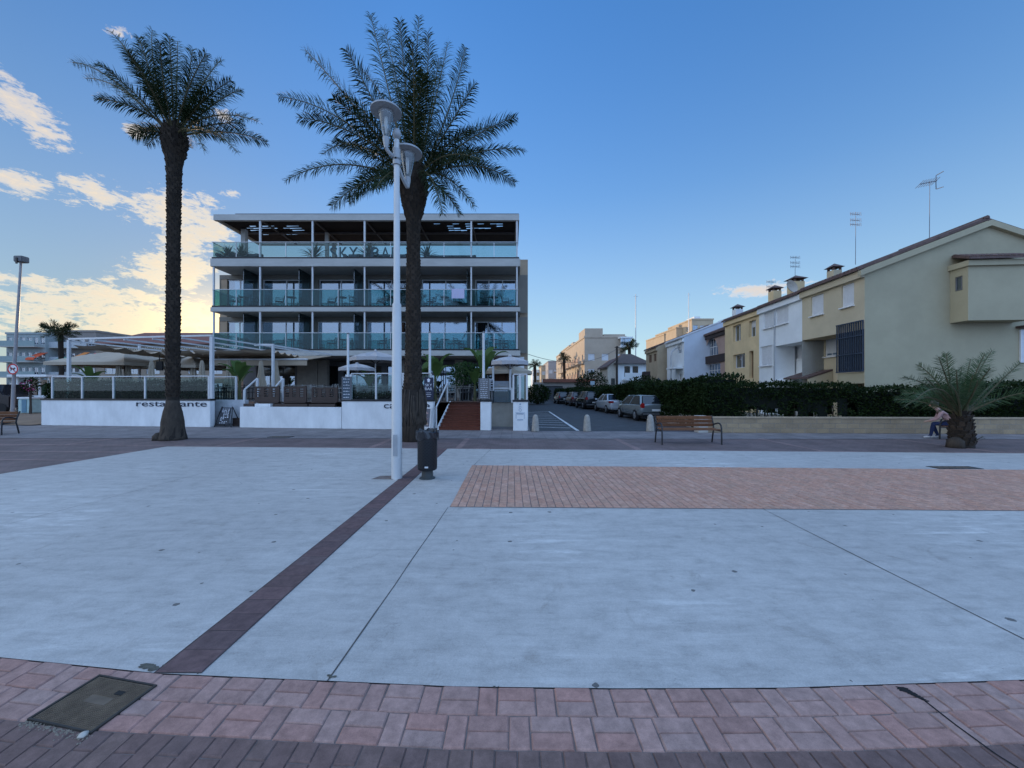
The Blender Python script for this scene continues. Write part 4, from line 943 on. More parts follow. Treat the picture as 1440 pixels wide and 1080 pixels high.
# ---------------------------------------------------------------- blocks of flats
def block(name, label, x0, x1, y0, y1, zt, m, fronts, floors, z1=2.6, fh=2.9, parapet=.35, side=0, side_m=None, win=(1.3, 1.3), sidebays=5, bands=None, shut=.7, cat='apartment block', frontholes=True, framem=None, sidebal=None):
    """flat-roofed block: walls with real window openings on the front (y0) and on one side"""
    t = thing(name, label, cat, ((x0+x1)/2, (y0+y1)/2, 0)); W = x1-x0; D = y1-y0
    hs = []
    for f in range(floors):
        for i in range(fronts):
            c = W*(i+.5)/fronts; w_ = min(win[0], W/fronts*.7); z = z1+f*fh-1.3
            if z+win[1] < zt-.3: hs.append((c-w_/2, c+w_/2, z, z+win[1]))
    mk('wall', MB().wall((x0, y0, 0), X, -Yv, W, zt, hs, .2).quad((x0, y1, 0), (x1, y1, 0), (x1, y1, zt), (x0, y1, zt)).quad((x0, y0, zt), (x1, y0, zt), (x1, y1, zt), (x0, y1, zt)), m, t)
    for k, h in enumerate(hs):
        random.seed(hash((round(x0, 2), k)) % 9999)
        sh = random.choice([1, 1, .5, None]) if shut else None
        window_part(t, V((x0+h[0], y0+.14, h[2])), X, -Yv, h[1]-h[0], h[3]-h[2], framem or M_shut, M_pane, 2, .07, shutter=(sh, M_shut) if sh else None)
    sd = []
    for f in range(floors):
        for i in range(sidebays):
            c = D*(i+.5)/sidebays; z = z1+f*fh-1.3
            if z+win[1] < zt-.3: sd.append((c-.65, c+.65, z, z+win[1]))
    xs_ = x0 if side == 0 else x1
    if side == 0: mk('side_wall', MB().wall((x0, y1, 0), -Yv, -X, D, zt, sd, .2), side_m or m, t); fr = (V((x0+.14, y1, 0)), -Yv, -X)
    else: mk('side_wall', MB().wall((x1, y0, 0), Yv, X, D, zt, sd, .2), side_m or m, t); fr = (V((x1-.14, y0, 0)), Yv, X)
    mk('far_wall', MB().quad((x1 if side == 0 else x0, y0, 0), (x1 if side == 0 else x0, y1, 0), (x1 if side == 0 else x0, y1, zt), (x1 if side == 0 else x0, y0, zt)), m, t)
    for h in sd: window_part(t, fr[0]+fr[1]*h[0]+Zv*h[2], fr[1], fr[2], 1.3, win[1], framem or M_shut, M_pane, 2, .07)
    mk('parapet', MB().box(x0-.12, x1+.12, y0-.12, y0+.1, zt+.003, zt+parapet).box(x0-.12, x0+.1, y0+.103, y1, zt+.003, zt+parapet).box(x1-.1, x1+.12, y0+.103, y1, zt+.003, zt+parapet), m, t)
    if sidebal and side == 0:
        for h in sd[::1]:
            ya = y1-h[1]-.5; yb = y1-h[0]+.5
            b = mk('balcony', MB().box(x0-1.2, x0-.003, ya, yb, h[2]-.65, h[2]-.5), m, t)
            mk('parapet_panel', MB().box(x0-1.2, x0-1.1, ya, yb, h[2]-.496, h[2]+.42), sidebal, b)
    if bands:
        bm_, dep = bands
        for f in range(floors):
            z = z1+f*fh-1.75
            if z+1 > zt: continue
            b = mk('balcony', MB().box(x0+.2, x1-.2, y0-dep, y0-.003, z-.15, z), M_slab, t)
            mk('parapet_panel', MB().box(x0+.2, x1-.2, y0-dep-.004, y0-dep+.08, z+.004, z+.95), bm_, b)
    return t
M_flatp = mat('rosy_beige_render', (.47, .38, .29), .85, .12, .6)
t = block('apartment_block', 'large beige apartment block with a roof stair tower above the parked cars', PX(822, 75), PX(880, 75), 75, 100, PZ(475, 75), M_flatp, 3, 4, z1=2.8, fh=2.95, sidebays=6, sidebal=mat('balcony_rose', (.42, .28, .22), .85))
xx = PX(821.7, 75)
mk('stair_tower', MB().box(xx+.15, PX(848, 75), 75.2, 82, PZ(475, 75)+.36, PZ(461.5, 75)), M_flatp, t)
mk('roof_box', MB().box(PX(849, 77), PX(879, 77), 77, 86, PZ(475, 75)+.01, PZ(470, 77)), M_flatp, t)
g = mk('glazed_balcony', MB().box(PX(872, 74), PX(887, 74), 73.6, 76, PZ(489, 74), PZ(486, 74)), M_hwhite, t)
mk('balcony_roof', MB().box(PX(871, 74), PX(889, 74), 73.4, 76, PZ(476, 74), PZ(474, 74)), M_hwhite, g)
mb = MB()
for k in range(5): a = PX(872.2, 74)+(PX(887, 74)-PX(872.2, 74)-.15)*k/4; mb.box(a, a+.12, 73.62, 73.75, PZ(486, 74), PZ(476, 74))
mk('mullions', mb, M_hwhite, g); mk('pane', MB().box(PX(872.5, 74), PX(886.5, 74), 73.68, 73.7, PZ(486, 74), PZ(476, 74)), M_pane, g)
t = block('apartment_block', 'stepped rosy apartment block seen edge-on left of the big beige block', PX(801, 101), PX(828, 101), 101, 118, PZ(487, 101), M_flatp, 3, 4, sidebays=5, sidebal=M_flatp)
mk('stair_tower', MB().box(PX(806, 103), PX(814, 103), 103, 108, PZ(487, 101)+.01, PZ(481, 103)), M_flatp, t)
block('apartment_block', 'mauve grey apartment block at the far end of the street', PX(771, 128), PX(792, 128), 128, 150, PZ(509, 128), mat('mauve_render', (.38, .35, .34), .85), 3, 4, sidebays=4)
block('office_block', 'low white block with dark window bands at the very end of the street', PX(749, 150), PX(769, 150), 150, 165, PZ(521, 150), M_hwhite, 4, 3, sidebays=2, framem=M_black, shut=0)
M_yel = mat('cream_yellow_render', (.52, .40, .27), .85, .12, .5)
for (a, b, yt, Yd, lab) in ((973, 1003, 446, 92, 'cream apartment block with white stair tower rising behind the row roofs'), (951, 974, 458, 97, 'lower cream apartment block stepping down behind the row roofs'), (934, 953, 467, 104, 'lowest cream apartment block behind the tan house roof')):
    t = block('apartment_block', lab, PX(a, Yd), PX(b, Yd), Yd, Yd+14, PZ(yt+4, Yd), M_yel, 3, 6, sidebays=3)
    mk('stair_tower', MB().box(PX(a+6, Yd), PX(a+15, Yd), Yd+1, Yd+5, PZ(yt+4, Yd)+.01, PZ(yt-2, Yd)), M_hwhite if a > 970 else M_yel, t)
for (a, b, yt, Yd, mm, lab) in ((789, 803, 498, 112, M_flatp, 'narrow beige apartment block between the rosy and mauve blocks'), (761, 774, 515, 140, M_yel, 'small cream apartment block before the white block at the street end')):
    block('apartment_block', lab, PX(a, Yd), PX(b, Yd), Yd, Yd+12, PZ(yt, Yd), mm, 2, 4, sidebays=3)
# villa with hipped roof and balconies
xv0, xv1, yv = PX(869, 54), PX(911, 54), 54.0; ze = PZ(511.5, yv); t = thing('villa', 'white two-storey villa with brown hipped roof and balconies', 'house', ((xv0+xv1)/2, 58, 0))
hv = [(.9+i*1.15+(.6 if i > 1 else 0), 1.7+i*1.15+(.6 if i > 1 else 0), z, z+1.5) for z in (.8, 3.5) for i in range(4) if i != 2][:6]
mk('wall', MB().wall((xv0, yv, 0), X, -Yv, xv1-xv0, ze, hv, .25).box(xv0+.01, xv1, yv+.3, yv+8, 0, ze-.01), M_hwhite, t)
for h in hv: window_part(t, V((xv0+h[0], yv+.15, h[2])), X, -Yv, h[1]-h[0], h[3]-h[2], M_brownwin, M_pane, 2, .06)
zr_ = PZ(497, 57); A = [V((xv0-.5, yv-.6, ze)), V((xv1+.5, yv-.6, ze)), V((xv1+.5, yv+8.6, ze)), V((xv0-.5, yv+8.6, ze))]; B = [V((xv0+1.6, yv+4, zr_)), V((xv1-1, yv+4, zr_))]
mk('roof', MB().add(A+B, [(0, 1, 5, 4), (1, 2, 5), (2, 3, 4, 5), (3, 0, 4), (0, 1, 2, 3)]), mat('brown_roof', (.10, .075, .065), .9, .3, 3), t)
for z in (.55, 3.15):
    b = mk('balcony', MB().box(xv0+.6, xv1-.1, yv-1.4, yv-.003, z-.18, z), M_hwhite, t); mk('parapet_panel', MB().box(xv0+.6, xv1-.1, yv-1.404, yv-1.3, z+.004, z+.85), M_hwhite, b)
w2 = thing('villa_annexe', 'cream gabled annexe to the left of the white villa', 'house', (PX(862, 55), 57, 0)); xa, xb = PX(854.5, 54.5), PX(868.5, 54.5)
mk('wall', MB().prism([V((xa, 54.5, 0)), V((xb, 54.5, 0)), V((xb, 54.5, PZ(505, 54.5))), V((xa, 54.5, PZ(516, 54.5)))], Yv, 5), mat('cream_annexe', (.60, .54, .45), .85), w2)
mk('roof', MB().prism([V((xa-.3, 54.2, PZ(516.5, 54.5)-.1)), V((xb, 54.2, PZ(505, 54.5)+.02)), V((xb, 54.2, PZ(505, 54.5)+.2)), V((xa-.3, 54.2, PZ(516.5, 54.5)+.1))], Yv, 5.6), M_tile, w2)
window_part(w2, V((xa+.5, 54.46, 2.4)), X, -Yv, .5, .9, M_black, M_pane, 1, .05)
# garages closing the street
t = thing('garage_row', 'low garages with dark door and red tiled edge closing the street', 'garage', (PX(785, 63), 65, 0))
zg = 2.9; hg = [(1.2, 4.6, 0, 2.3)]
mk('wall', MB().wall((PX(752, 63), 63, 0), X, -Yv, 9.5, zg, hg, .3).box(PX(752, 63), PX(752, 63)+9.5, 63.4, 69, 0, zg-.01), mat('garage_render', (.36, .32, .28), .85), t)
mk('tile_edge', MB().box(PX(764, 62.8), PX(752, 63)+9.8, 62.6, 64, zg+.004, zg+.55), mat('red_tile', (.23, .09, .06), .8, .3, 4), t)
mk('garage_door', MB().box(PX(752, 63)+1.2, PX(752, 63)+4.6, 63.2, 63.25, 0.01, 2.3), mat('garage_door_grey', (.07, .075, .085), .6), t)
mk('door', MB().box(PX(752, 63)+7.2, PX(752, 63)+8.0, 62.95, 62.998, 0.01, 2.0), M_brownt, t)
# ---------------------------------------------------------------- buildings beyond the terrace at left
M_tealw = mat('teal_white_panel', (.24, .31, .31), .7, .1, 2)
block('seafront_flats', 'long seafront apartment building with pale teal balconies at the far left', -92, PX(64, 70), 70, 84, PZ(470, 70), mat('grey_teal_render', (.30, .34, .34), .85), 6, 4, z1=3.0, fh=2.75, sidebays=2, side=1, bands=(M_tealw, 1.5), shut=0)
t = block('seafront_flats', 'white balcony apartment building left of the pergola with coloured awnings', PX(66, 72), PX(135, 72), 72, 86, PZ(467, 72), mat('brown_grey_render', (.24, .21, .19), .85), 5, 4, z1=3.0, fh=2.75, sidebays=2, side=1, bands=(mat('dull_white_panel', (.42, .44, .45), .8), 1.5), shut=0)
for (xa, xb, ya, yb, c, nm) in ((36, 48, 496, 504, (.62, .10, .04), 'r'), (101, 109, 496, 503, (.55, .17, .03), 'o'), (116, 125, 497, 505, (.55, .05, .07), 'c'), (68, 92, 503, 509, (.02, .22, .14), 'g')):
    Yd = 68.2; lab = {'r': 'red balcony awning on the far left apartment building', 'o': 'orange balcony awning just right of the pergola corner post', 'c': 'crimson balcony awning on the white balcony building', 'g': 'dark green balcony awning behind the distant palm'}[nm]
    mb = MB().prism([V((PX(xa, Yd), Yd, PZ(yb, Yd))), V((PX(xb, Yd), Yd, PZ(yb, Yd))), V((PX(xb, Yd), Yd+2, PZ(ya, Yd)+.2)), V((PX(xa, Yd), Yd+2, PZ(ya, Yd)+.2))], Zv, .05).box(PX(xa, Yd), PX(xb, Yd), Yd-.05, Yd-.003, PZ(yb, Yd)-.3, PZ(yb, Yd)+.04)
    tag(mk('awning', mb, mat('awning_'+{'r': 'red', 'o': 'orange', 'c': 'crimson', 'g': 'green'}[nm], c, .8)), lab, 'awning')
# long low block with red tiled roof behind the terrace
t = thing('low_building', 'long low building with dull red tiled roof behind the terrace pergola', 'building', (-28, 50, 0)); xa, xb = PX(135, 46), PX(330, 46)
ze = PZ(484, 46); hl = [(1+i*2.5, 2.6+i*2.5, 3.6, 5.0) for i in range(6)]+[(1+i*2.5, 2.6+i*2.5, .9, 2.5) for i in range(6)]
mk('wall', MB().wall((xa, 46, 0), X, -Yv, xb-xa, ze, hl, .2).box(xa, xb, 46.3, 54, 0, ze-.01), mat('cream_wall', (.27, .22, .17), .85), t)
for h in hl: window_part(t, V((xa+h[0], 46.12, h[2])), X, -Yv, h[1]-h[0], h[3]-h[2], M_shut, M_pane, 2, .06)
zr_ = PZ(468, 50); A = [V((xa-.4, 45.5, ze)), V((xb+.4, 45.5, ze)), V((xb+.4, 55, ze)), V((xa-.4, 55, ze))]; B = [V((xa+2, 50, zr_)), V((xb-.4, 50, zr_))]
mk('roof', MB().add(A+B, [(0, 1, 5, 4), (1, 2, 5), (2, 3, 4, 5), (3, 0, 4), (0, 1, 2, 3)]), mat('red_roof', (.20, .085, .065), .9, .35, 2, stretch=(1, 5, 1)), t)
# ---------------------------------------------------------------- unseen building added behind the hotel to keep the low sun off the street
t = thing('sun_block_building', 'unseen tan building added behind the hotel to block the low sun', 'building', (-9, 55, 0))
mk('wall', MB().wall((-19, 41, 0), X, -Yv, 19.6, 13.5, [], .2).wall((.6, 41, 0), Yv, X, 36, 13.5, [(2+i*3.4, 3.4+i*3.4, z, z+1.5) for i in range(10) for z in (1, 4, 7)], .2).quad((-19, 41, 0), (-19, 77, 0), (-19, 77, 13.5), (-19, 41, 13.5)).quad((-19, 77, 0), (.6, 77, 0), (.6, 77, 13.5), (-19, 77, 13.5)).quad((-19, 41, 13.5), (.6, 41, 13.5), (.6, 77, 13.5), (-19, 77, 13.5)), M_tan, t)
for i in range(10):
    for z in (1, 4, 7): window_part(t, V((.46, 43+i*3.4, z)), Yv, X, 1.4, 1.5, M_shut, M_pane, 2, .07)
# ---------------------------------------------------------------- palms
M_trunk = mat_island('palm_bark', [(.040, .029, .021), (.055, .04, .028), (.034, .025, .019), (.07, .05, .036), (.046, .034, .025)], .95, .5, 60)
M_trunkcore = mat('palm_bark_core', (.028, .021, .016), .95, .4, 14, bmp=.6, bscale=25)
M_root = mat('root_mass', (.058, .044, .033), .95, .4, 9, bmp=.7, bscale=30, stretch=(1, 1, .4))
M_frond = mat_leaf('palm_frond', [(.010, .020, .007), (.016, .030, .010), (.025, .042, .014), (.020, .032, .012)], .65, .12)
M_frondy = mat_leaf('young_palm_frond', [(.045, .08, .035), (.065, .105, .045), (.085, .125, .055)], .45, .2)
M_rachis = mat('frond_stalk', (.10, .085, .04), .7, .3, 6)
def bez(a, b, c, n): return [a*(1-k/n)**2+b*2*(k/n)*(1-k/n)+c*(k/n)**2 for k in range(n+1)]
def frond(par, base, tip, lift, lw=.34, n=46, leafm=None, bare=.16, r0=.028, droop=.25, name='frond', wf=.0225):
    """feather leaf: arched stalk with two ranks of narrow leaflets"""
    base = V(base); tip = V(tip); L = (tip-base).length
    mid = base.lerp(tip, .5)+V((random.gauss(0, .04)*L, random.gauss(0, .04)*L, lift*L))
    pts = bez(base, mid, tip, 14)
    st = MB(); st.tube(pts, [r0*(1-.85*i/14)+.004 for i in range(15)], 5)
    mb = MB()
    def at(s):
        f = s*14; i = min(13, int(f)); return pts[i].lerp(pts[i+1], f-i), (pts[i+1]-pts[i]).normalized()
    roll = random.uniform(-.9, .9)
    for k in range(n):
        s = bare+(1-bare)*(k+.5)/n
        p, d = at(min(.999, s)); sd_ = d.cross(Zv)
        if sd_.length < .05: sd_ = d.cross(Yv)
        sd_.normalize(); up = sd_.cross(d).normalized()
        s2, u2 = sd_*math.cos(roll)+up*math.sin(roll), up*math.cos(roll)-sd_*math.sin(roll)
        env = math.sin(math.pi*(.14+.80*(s-bare)/(1-bare)))**.6
        for sg_ in (-1, 1):
            ll = lw*env*random.uniform(.8, 1.15)
            fwd = .55+.55*(s-bare)/(1-bare)
            ra_ = random.choice((-.55, .15, .7))+random.gauss(0, .12)
            dd_ = (s2*sg_*math.cos(ra_)+u2*math.sin(ra_)+d*fwd).normalized()
            q1 = p+dd_*ll*.55; q2 = q1+(dd_+V((0, 0, -droop*random.uniform(.6, 1.6)))).normalized()*ll*.5
            w_ = d*(lw*wf*random.uniform(.8, 1.3))
            mb.add([p-w_*.7, p+w_*.7, q1+w_*1.1, q1-w_*1.1, q2], [(0, 1, 2, 3), (3, 2, 4)])
    f = mk(name, mb, leafm or M_frond, par, recalc=False)
    mk('stalk', st, M_rachis, f, smooth=True)
    return f
def trunk_profile(prof, z):
    for (z0, r0), (z1, r1) in zip(prof, prof[1:]):
        if z0 <= z <= z1: return r0+(r1-r0)*(z-z0)/(z1-z0)
    return prof[-1][1]
def palm_trunk(par, x, y, prof, z0, lean=(0, 0), row=.12, out=.045, head_from=99):
    h = prof[-1][0]
    def ax(z): k = z/h; return V((x+lean[0]*k*k, y+lean[1]*k*k, z))
    core = MB(); zs = [prof[0][0]+(h-prof[0][0])*i/40 for i in range(41)]; seg = 18
    vs = []; fs = []
    for i, z in enumerate(zs):
        for k in range(seg):
            a = 2*math.pi*k/seg; r = trunk_profile(prof, z)*(1+random.uniform(-.035, .035)); vs.append(ax(z)+V((r*math.cos(a), r*math.sin(a), 0)))
    for i in range(40):
        for k in range(seg): k2 = (k+1) % seg; fs.append((i*seg+k, i*seg+k2, (i+1)*seg+k2, (i+1)*seg+k))
    fs.append(tuple(40*seg+k for k in range(seg))); core.add(vs, fs)
    tr = mk('trunk', core, M_trunkcore, par, smooth=True)
    sc = MB(); z = z0; j = 0
    while z < h-.02:
        r = trunk_profile(prof, z); n = max(9, int(2*math.pi*r/.15)); head = z > head_from
        for k in range(n):
            a = 2*math.pi*(k+.5*(j % 2))/n+random.uniform(-.06, .06); u = V((math.cos(a), math.sin(a), 0)); s = V((-math.sin(a), math.cos(a), 0))
            w_ = math.pi*r/n*random.uniform(.75, 1.02); o_ = out*random.uniform(.5, 1.3)*(2.2 if head else 1); hh = row*random.uniform(.8, 1.25)*(1.5 if head else 1); c = ax(z)+u*(r*.98)
            p = [c-s*w_, c+s*w_, c+s*w_*.75+u*o_+Zv*hh, c-s*w_*.75+u*o_+Zv*hh, c-s*w_*.6+Zv*hh*1.12, c+s*w_*.6+Zv*hh*1.12]
            sc.add(p, [(0, 1, 2, 3), (3, 2, 5, 4), (1, 5, 2), (0, 3, 4)])
        z += row; j += 1
    mk('bark_scales', sc, M_trunk, tr, recalc=False)
    return tr, ax
def crown(par, c, Y, tips, extra, rad, lw, n=66, leafm=None, zr=(.1, 1.0), spread=.14, r0=.03, droop=.5):
    """fronds towards measured tips, at scattered depths, plus inner fill"""
    for (tx, ty, dy, lift) in tips:
        tp = P(tx, ty, Y+dy); a = V((tp.x-c.x, tp.y-c.y, 0)).normalized() if (tp-c).length > .1 else X
        frond(par, c+a*spread+V((0, 0, random.uniform(-.15, .15))), tp, lift, lw, n, leafm, r0=r0, droop=droop)
    for i in range(extra):
        az_ = 2*math.pi*(i+random.uniform(0, .6))/extra; e = random.uniform(*zr)
        d = V((math.cos(az_)*math.cos(e), math.sin(az_)*math.cos(e), math.sin(e)))
        frond(par, c+V((d.x, d.y, 0))*spread, c+d*rad*random.uniform(.8, 1.0)+V((0, 0, -.12*rad)), .14, lw, n, leafm, r0=r0, droop=droop)
# left palm
Yp = 13.1; xp = PX(243, Yp); random.seed(21)
t = thing('palm_tree', 'tall slender date palm at the left beside the lettering restaurante', 'palm tree', (xp, Yp, 0))
prof = [(z_, r_*.80) for z_, r_ in [(0, .5), (.12, .46), (.25, .42), (.6, .36), (1.0, .29), (1.25, .2), (1.55, .225), (2.4, .24), (4, .23), (6.5, .215), (8.6, .23), (9.3, .26), (9.7, .34), (10.05, .42), (10.45, .36), (10.7, .2)]]
tr, ax = palm_trunk(t, xp, Yp, prof, 1.45, (0.02, .05), .115, .035, 9.6)
mb = MB().lathe([(.40, 0), (.37, .1), (.335, .28), (.315, .6), (.26, .95), (.20, 1.2), (.185, 1.34)], V((xp, Yp, 0)), 26, .05); mk('root_base', mb, M_root, t, smooth=2)
mk('bark_hump', MB().lathe([(.17, 0), (.15, .14), (.07, .24), (0, .26)], V((xp-.36, Yp-.15, 0)), 12, .08), M_root, t, smooth=2)
c = ax(10.45)
tips = [(102, 88, .6, .20), (136, 138, -1.0, .22), (156, 44, .4, .06), (140, 91, -1.2, .16), (196, 53, -1.0, .03), (214, 42, .8, .02), (238, 51, -.6, .0), (271, 69, .4, .03), (311, 84, 1.0, .08), (290, 75, -1.2, .05),
        (325, 113, -.5, .14), (338, 126, .8, .16), (363, 171, -.6, .24), (375, 200, .9, .22), (334, 214, -.8, .26), (288, 212, -1.2, .3), (185, 189, -.6, .3), (170, 60, 1.4, .06), (225, 60, -1.6, .03), (250, 58, 1.5, .02), (120, 110, 1.6, .18), (300, 110, 1.8, .14), (206, 205, 1.4, .3)]
crown(t, c, Yp, tips, 7, 2.6, .46, 96, zr=(.3, 1.25))
# centre palm
Yp = 12.8; xp = PX(581, Yp)
t = thing('palm_tree', 'big date palm with wide drooping crown behind the white lamp post', 'palm tree', (xp, Yp, 0))
prof = [(0, .33), (.3, .32), (.55, .31), (.7, .35), (.95, .42), (1.25, .42), (1.6, .35), (1.9, .29), (2.6, .25), (5, .22), (6.9, .20), (7.3, .235), (7.8, .36), (8.3, .43), (8.75, .38), (9.1, .22)]
tr, ax = palm_trunk(t, xp, Yp, prof, 1.7, (.02, 0), .10, .03, 7.3)
mb = MB(); rnd = random.Random(3)
for i in range(150):
    a = rnd.uniform(0, 6.28); r0 = .31+rnd.uniform(-.03, .03); r1 = .42*rnd.uniform(.9, 1.05); z1 = rnd.uniform(.7, 1.6)
    mb.tube([(xp+math.cos(a)*.35, Yp+math.sin(a)*.35, 0), (xp+math.cos(a)*r0, Yp+math.sin(a)*r0, .5), (xp+math.cos(a+.1)*r1, Yp+math.sin(a+.1)*r1, z1*.75), (xp+math.cos(a+.15)*.36, Yp+math.sin(a+.15)*.36, z1+.15)], [.03, .028, .035, .02], 5)
mk('root_base', mb, M_root, t, smooth=2)
c = ax(8.75)
tips = [(429, 70, .8, .10), (487, 70, -1.2, .08), (521, 21, .3, .05), (562, 30, -1.4, .02), (589, 24, .9, .0), (602, 45, -.8, .0), (617, 82, 1.6, .04), (654, 67, .3, .04), (667, 119, -1.2, .08), (725, 165, .6, .18), (736, 211, -.5, .24),
        (724, 257, 1.2, .28), (676, 224, -2.2, .28), (667, 290, -.9, .34), (647, 301, .6, .36), (623, 301, -1.3, .40), (392, 136, .5, .18), (421, 165, -1.6, .22), (402, 254, .3, .26), (466, 290, -1.1, .32), (491, 284, 1.3, .34), (528, 266, -1.8, .34), (454, 217, 2.2, .26),
        (481, 130, -2.4, .2), (540, 40, 2.0, .05), (630, 60, 2.2, .06), (700, 180, 2.6, .2), (580, 60, -2.6, .05), (690, 240, 2.4, .3), (550, 90, 3.0, .1), (510, 100, 2.6, .12)]
random.seed(33); crown(t, c, Yp, tips, 8, 3.2, .54, 112, zr=(.45, 1.2), spread=.2)
# small palm at right
Yp = 11.4; xp = PX(1352, Yp); random.seed(5)
t = thing('palm_tree', 'short young palm with stubby trunk hiding the seated person', 'palm tree', (xp, Yp, 0))
prof = [(0, .27), (.3, .255), (.6, .24), (.9, .2), (1.05, .12)]
tr, ax = palm_trunk(t, xp, Yp, prof, .08, (0, 0), .11, .05)
mk('bark_hump', MB().lathe([(.2, 0), (.18, .2), (.08, .3), (0, .31)], V((xp-.28, Yp-.1, 0)), 12, .1), M_root, t, smooth=2)
c = ax(.98)
tips = [(1269, 531, -.3, .22), (1292, 513, .5, .12), (1320, 502, -.7, .06), (1331, 497, .4, .04), (1385, 498, -.3, .05), (1395, 493, .6, .04), (1435, 510, -.2, .08), (1272, 572, -.8, .30), (1270, 553, .7, .28), (1353, 515, 1.0, .05), (1393, 518, -1.1, .12), (1300, 530, -1.2, .18), (1345, 520, -1.0, .06), (1310, 545, 1.3, .2), (1365, 505, .9, .04), (1410, 530, .9, .16), (1335, 540, -1.4, .14), (1290, 560, -1.5, .3), (1375, 535, -1.3, .1)]
crown(t, c, Yp, tips, 5, 1.6, .30, 76, leafm=M_frondy, zr=(.4, 1.2), spread=.1, r0=.03, droop=.12)
frond(t, ax(.12)+X*.3, P(1383, 614, Yp-.3), .05, .12, 16, M_frondy, .1, .012)
# distant palms
def far_palm(lab, px, ytop, ybase, Y, r=.35, n=26, crown_r=1.6):
    n = int(n*1.5)
    x = PX(px, Y); t = thing('palm_tree', lab, 'palm tree', (x, Y, 0)); h = PZ(ytop, Y)-.35*crown_r
    mk('trunk', MB().tube([(x, Y, 0), (x+.1, Y, h*.5), (x, Y, h)], [r*1.1, r, r*1.05], 9), M_trunkcore, t, smooth=True)
    for i in range(n):
        a = 6.28*i/n+random.uniform(-.2, .2); e = random.uniform(-.5, 1.2); d = V((math.cos(a)*math.cos(e), math.sin(a)*math.cos(e), math.sin(e)))
        frond(t, (x, Y, h), V((x, Y, h))+d*crown_r+V((0, 0, -.2)), .2, .55, 20, r0=.05, wf=.055)
far_palm('small palm standing before the far left white balcony building', 85, 462, 530, 40, .2, 16, 1.7)
far_palm('thin palm between the far apartment blocks, left of the beige block', 793, 500, 545, 88, .3, 14, 1.7)
far_palm('short palm before the low white block at the street end', 752, 510, 545, 92, .35, 14, 1.7)
far_palm('palm showing its crown between the beige block and the villa roof', 885, 484, 540, 63, .25, 16, 1.7)
# ---------------------------------------------------------------- lamp post, bin, benches
yl = G(558, 673); xl = PX(558, yl.y); Yl = yl.y
M_lampw = mat('lamp_white_paint', (.54, .54, .53), .4, .10, 2)
M_lampg = mat('lamp_grey_metal', (.34, .35, .36), .45, .12, 4, metal=.2)
M_diff = mat_glass('lamp_glass', (.80, .82, .82), .88, .05, .1)
t = thing('street_lamp', 'tall white street lamp with two saucer heads at different heights', 'street lamp', (xl, Yl, 0))
zt = PZ(188, Yl)
mk('pole', MB().lathe([(.102, 0), (.082, 3.33), (.062, 3.36), (.052, zt-.16), (.045, zt-.15), (.045, zt-.12)], V((xl, Yl, 0)), 20), M_lampw, t, smooth=True)
mk('finial', MB().lathe([(0, -.12), (.06, -.08), (.085, 0), (.06, .07), (0, .09)], V((xl, Yl, zt)), 14), M_lampg, t, smooth=True)
def lamp_head(px_, py_rim, dy, za):
    Y = Yl+dy; x = PX(px_, Y); z = PZ(py_rim, Y); c = V((x, Y, z))
    a = V((xl, Yl, za)); b = c+V((0, 0, -.68)); m_ = a.lerp(b, .6)+V((0, 0, -.08))
    arm = mk('arm', MB().tube(bez(a, m_, b, 8), .035, 8).lathe([(.075, -.06), (.075, .06)], a, 14), M_lampg, t, smooth=True)
    hd = mk('lamp_head', MB().lathe([(.0, .08), (.12, .075), (.27, .03), (.285, .012), (.285, -.01), (.14, -.012), (.14, -.05), (.135, -.08)], c, 32), M_lampg, t, smooth=True)
    mk('diffuser', MB().lathe([(.14, -.055), (.125, -.15), (.085, -.36), (.05, -.5)], c, 20), M_diff, hd, smooth=True)
    mk('bulb', MB().lathe([(0, -.42), (.02, -.4), (.035, -.2), (.03, -.1), (0, -.08)], c, 10), mat('unlit_bulb', (.7, .7, .68), .3), hd, smooth=True)
    mk('cup', MB().lathe([(.0, -.7), (.035, -.69), (.06, -.56), (.062, -.49), (.0, -.48)], c, 14), M_lampg, hd, smooth=True)
lamp_head(543, 157, -.12, PZ(222, Yl)); lamp_head(573, 215, .25, PZ(228, Yl))
mk('access_door', MB().obox(V((xl, Yl-.107, 0)), X, -Yv, -.04, .04, 0, .006, .45, .85), M_lampg, t)
mk('collar', MB().lathe([(.072, zt-.5), (.072, zt-.3)], V((xl, Yl, 0)), 16), M_lampg, t)
# bin
g = G(601, 673); M_bin = mat('bin_black', (.012, .013, .016), .42, .2, 6)
t = thing('litter_bin', 'black perforated litter bin with a bag on a short pedestal', 'litter bin', (g.x, g.y, 0))
mk('pedestal', MB().lathe([(.15, 0), (.15, .02), (.11, .04), (.105, .2), (.0, .2)], g, 18), mat('bin_foot', (.05, .055, .055), .5, .2), t, smooth=True)
mk('body', MB().lathe([(.16, .17), (.18, .19), (.185, .22), (.185, .82), (.20, .83), (.20, .86), (.175, .86), (.17, .3), (0, .28)], g, 28), M_bin, t, smooth=True)
mb = MB(); rnd = random.Random(2); seg = 30; rows_ = []
for (r, z) in ((.17, .82), (.195, .93), (.215, .90), (.213, .80), (.205, .755)): rows_.append([g+V((r*math.cos(6.283*k/seg)*(1+rnd.uniform(-.05, .06)), r*math.sin(6.283*k/seg)*(1+rnd.uniform(-.05, .06)), z+rnd.uniform(-.03, .03))) for k in range(seg)])
for a, b in zip(rows_, rows_[1:]):
    for k in range(seg): mb.quad(a[k], a[(k+1) % seg], b[(k+1) % seg], b[k])
mk('bin_bag', mb, mat('bag_plastic', (.014, .014, .018), .22, .2, 8, spec=.6), t, recalc=False)
mb = MB()
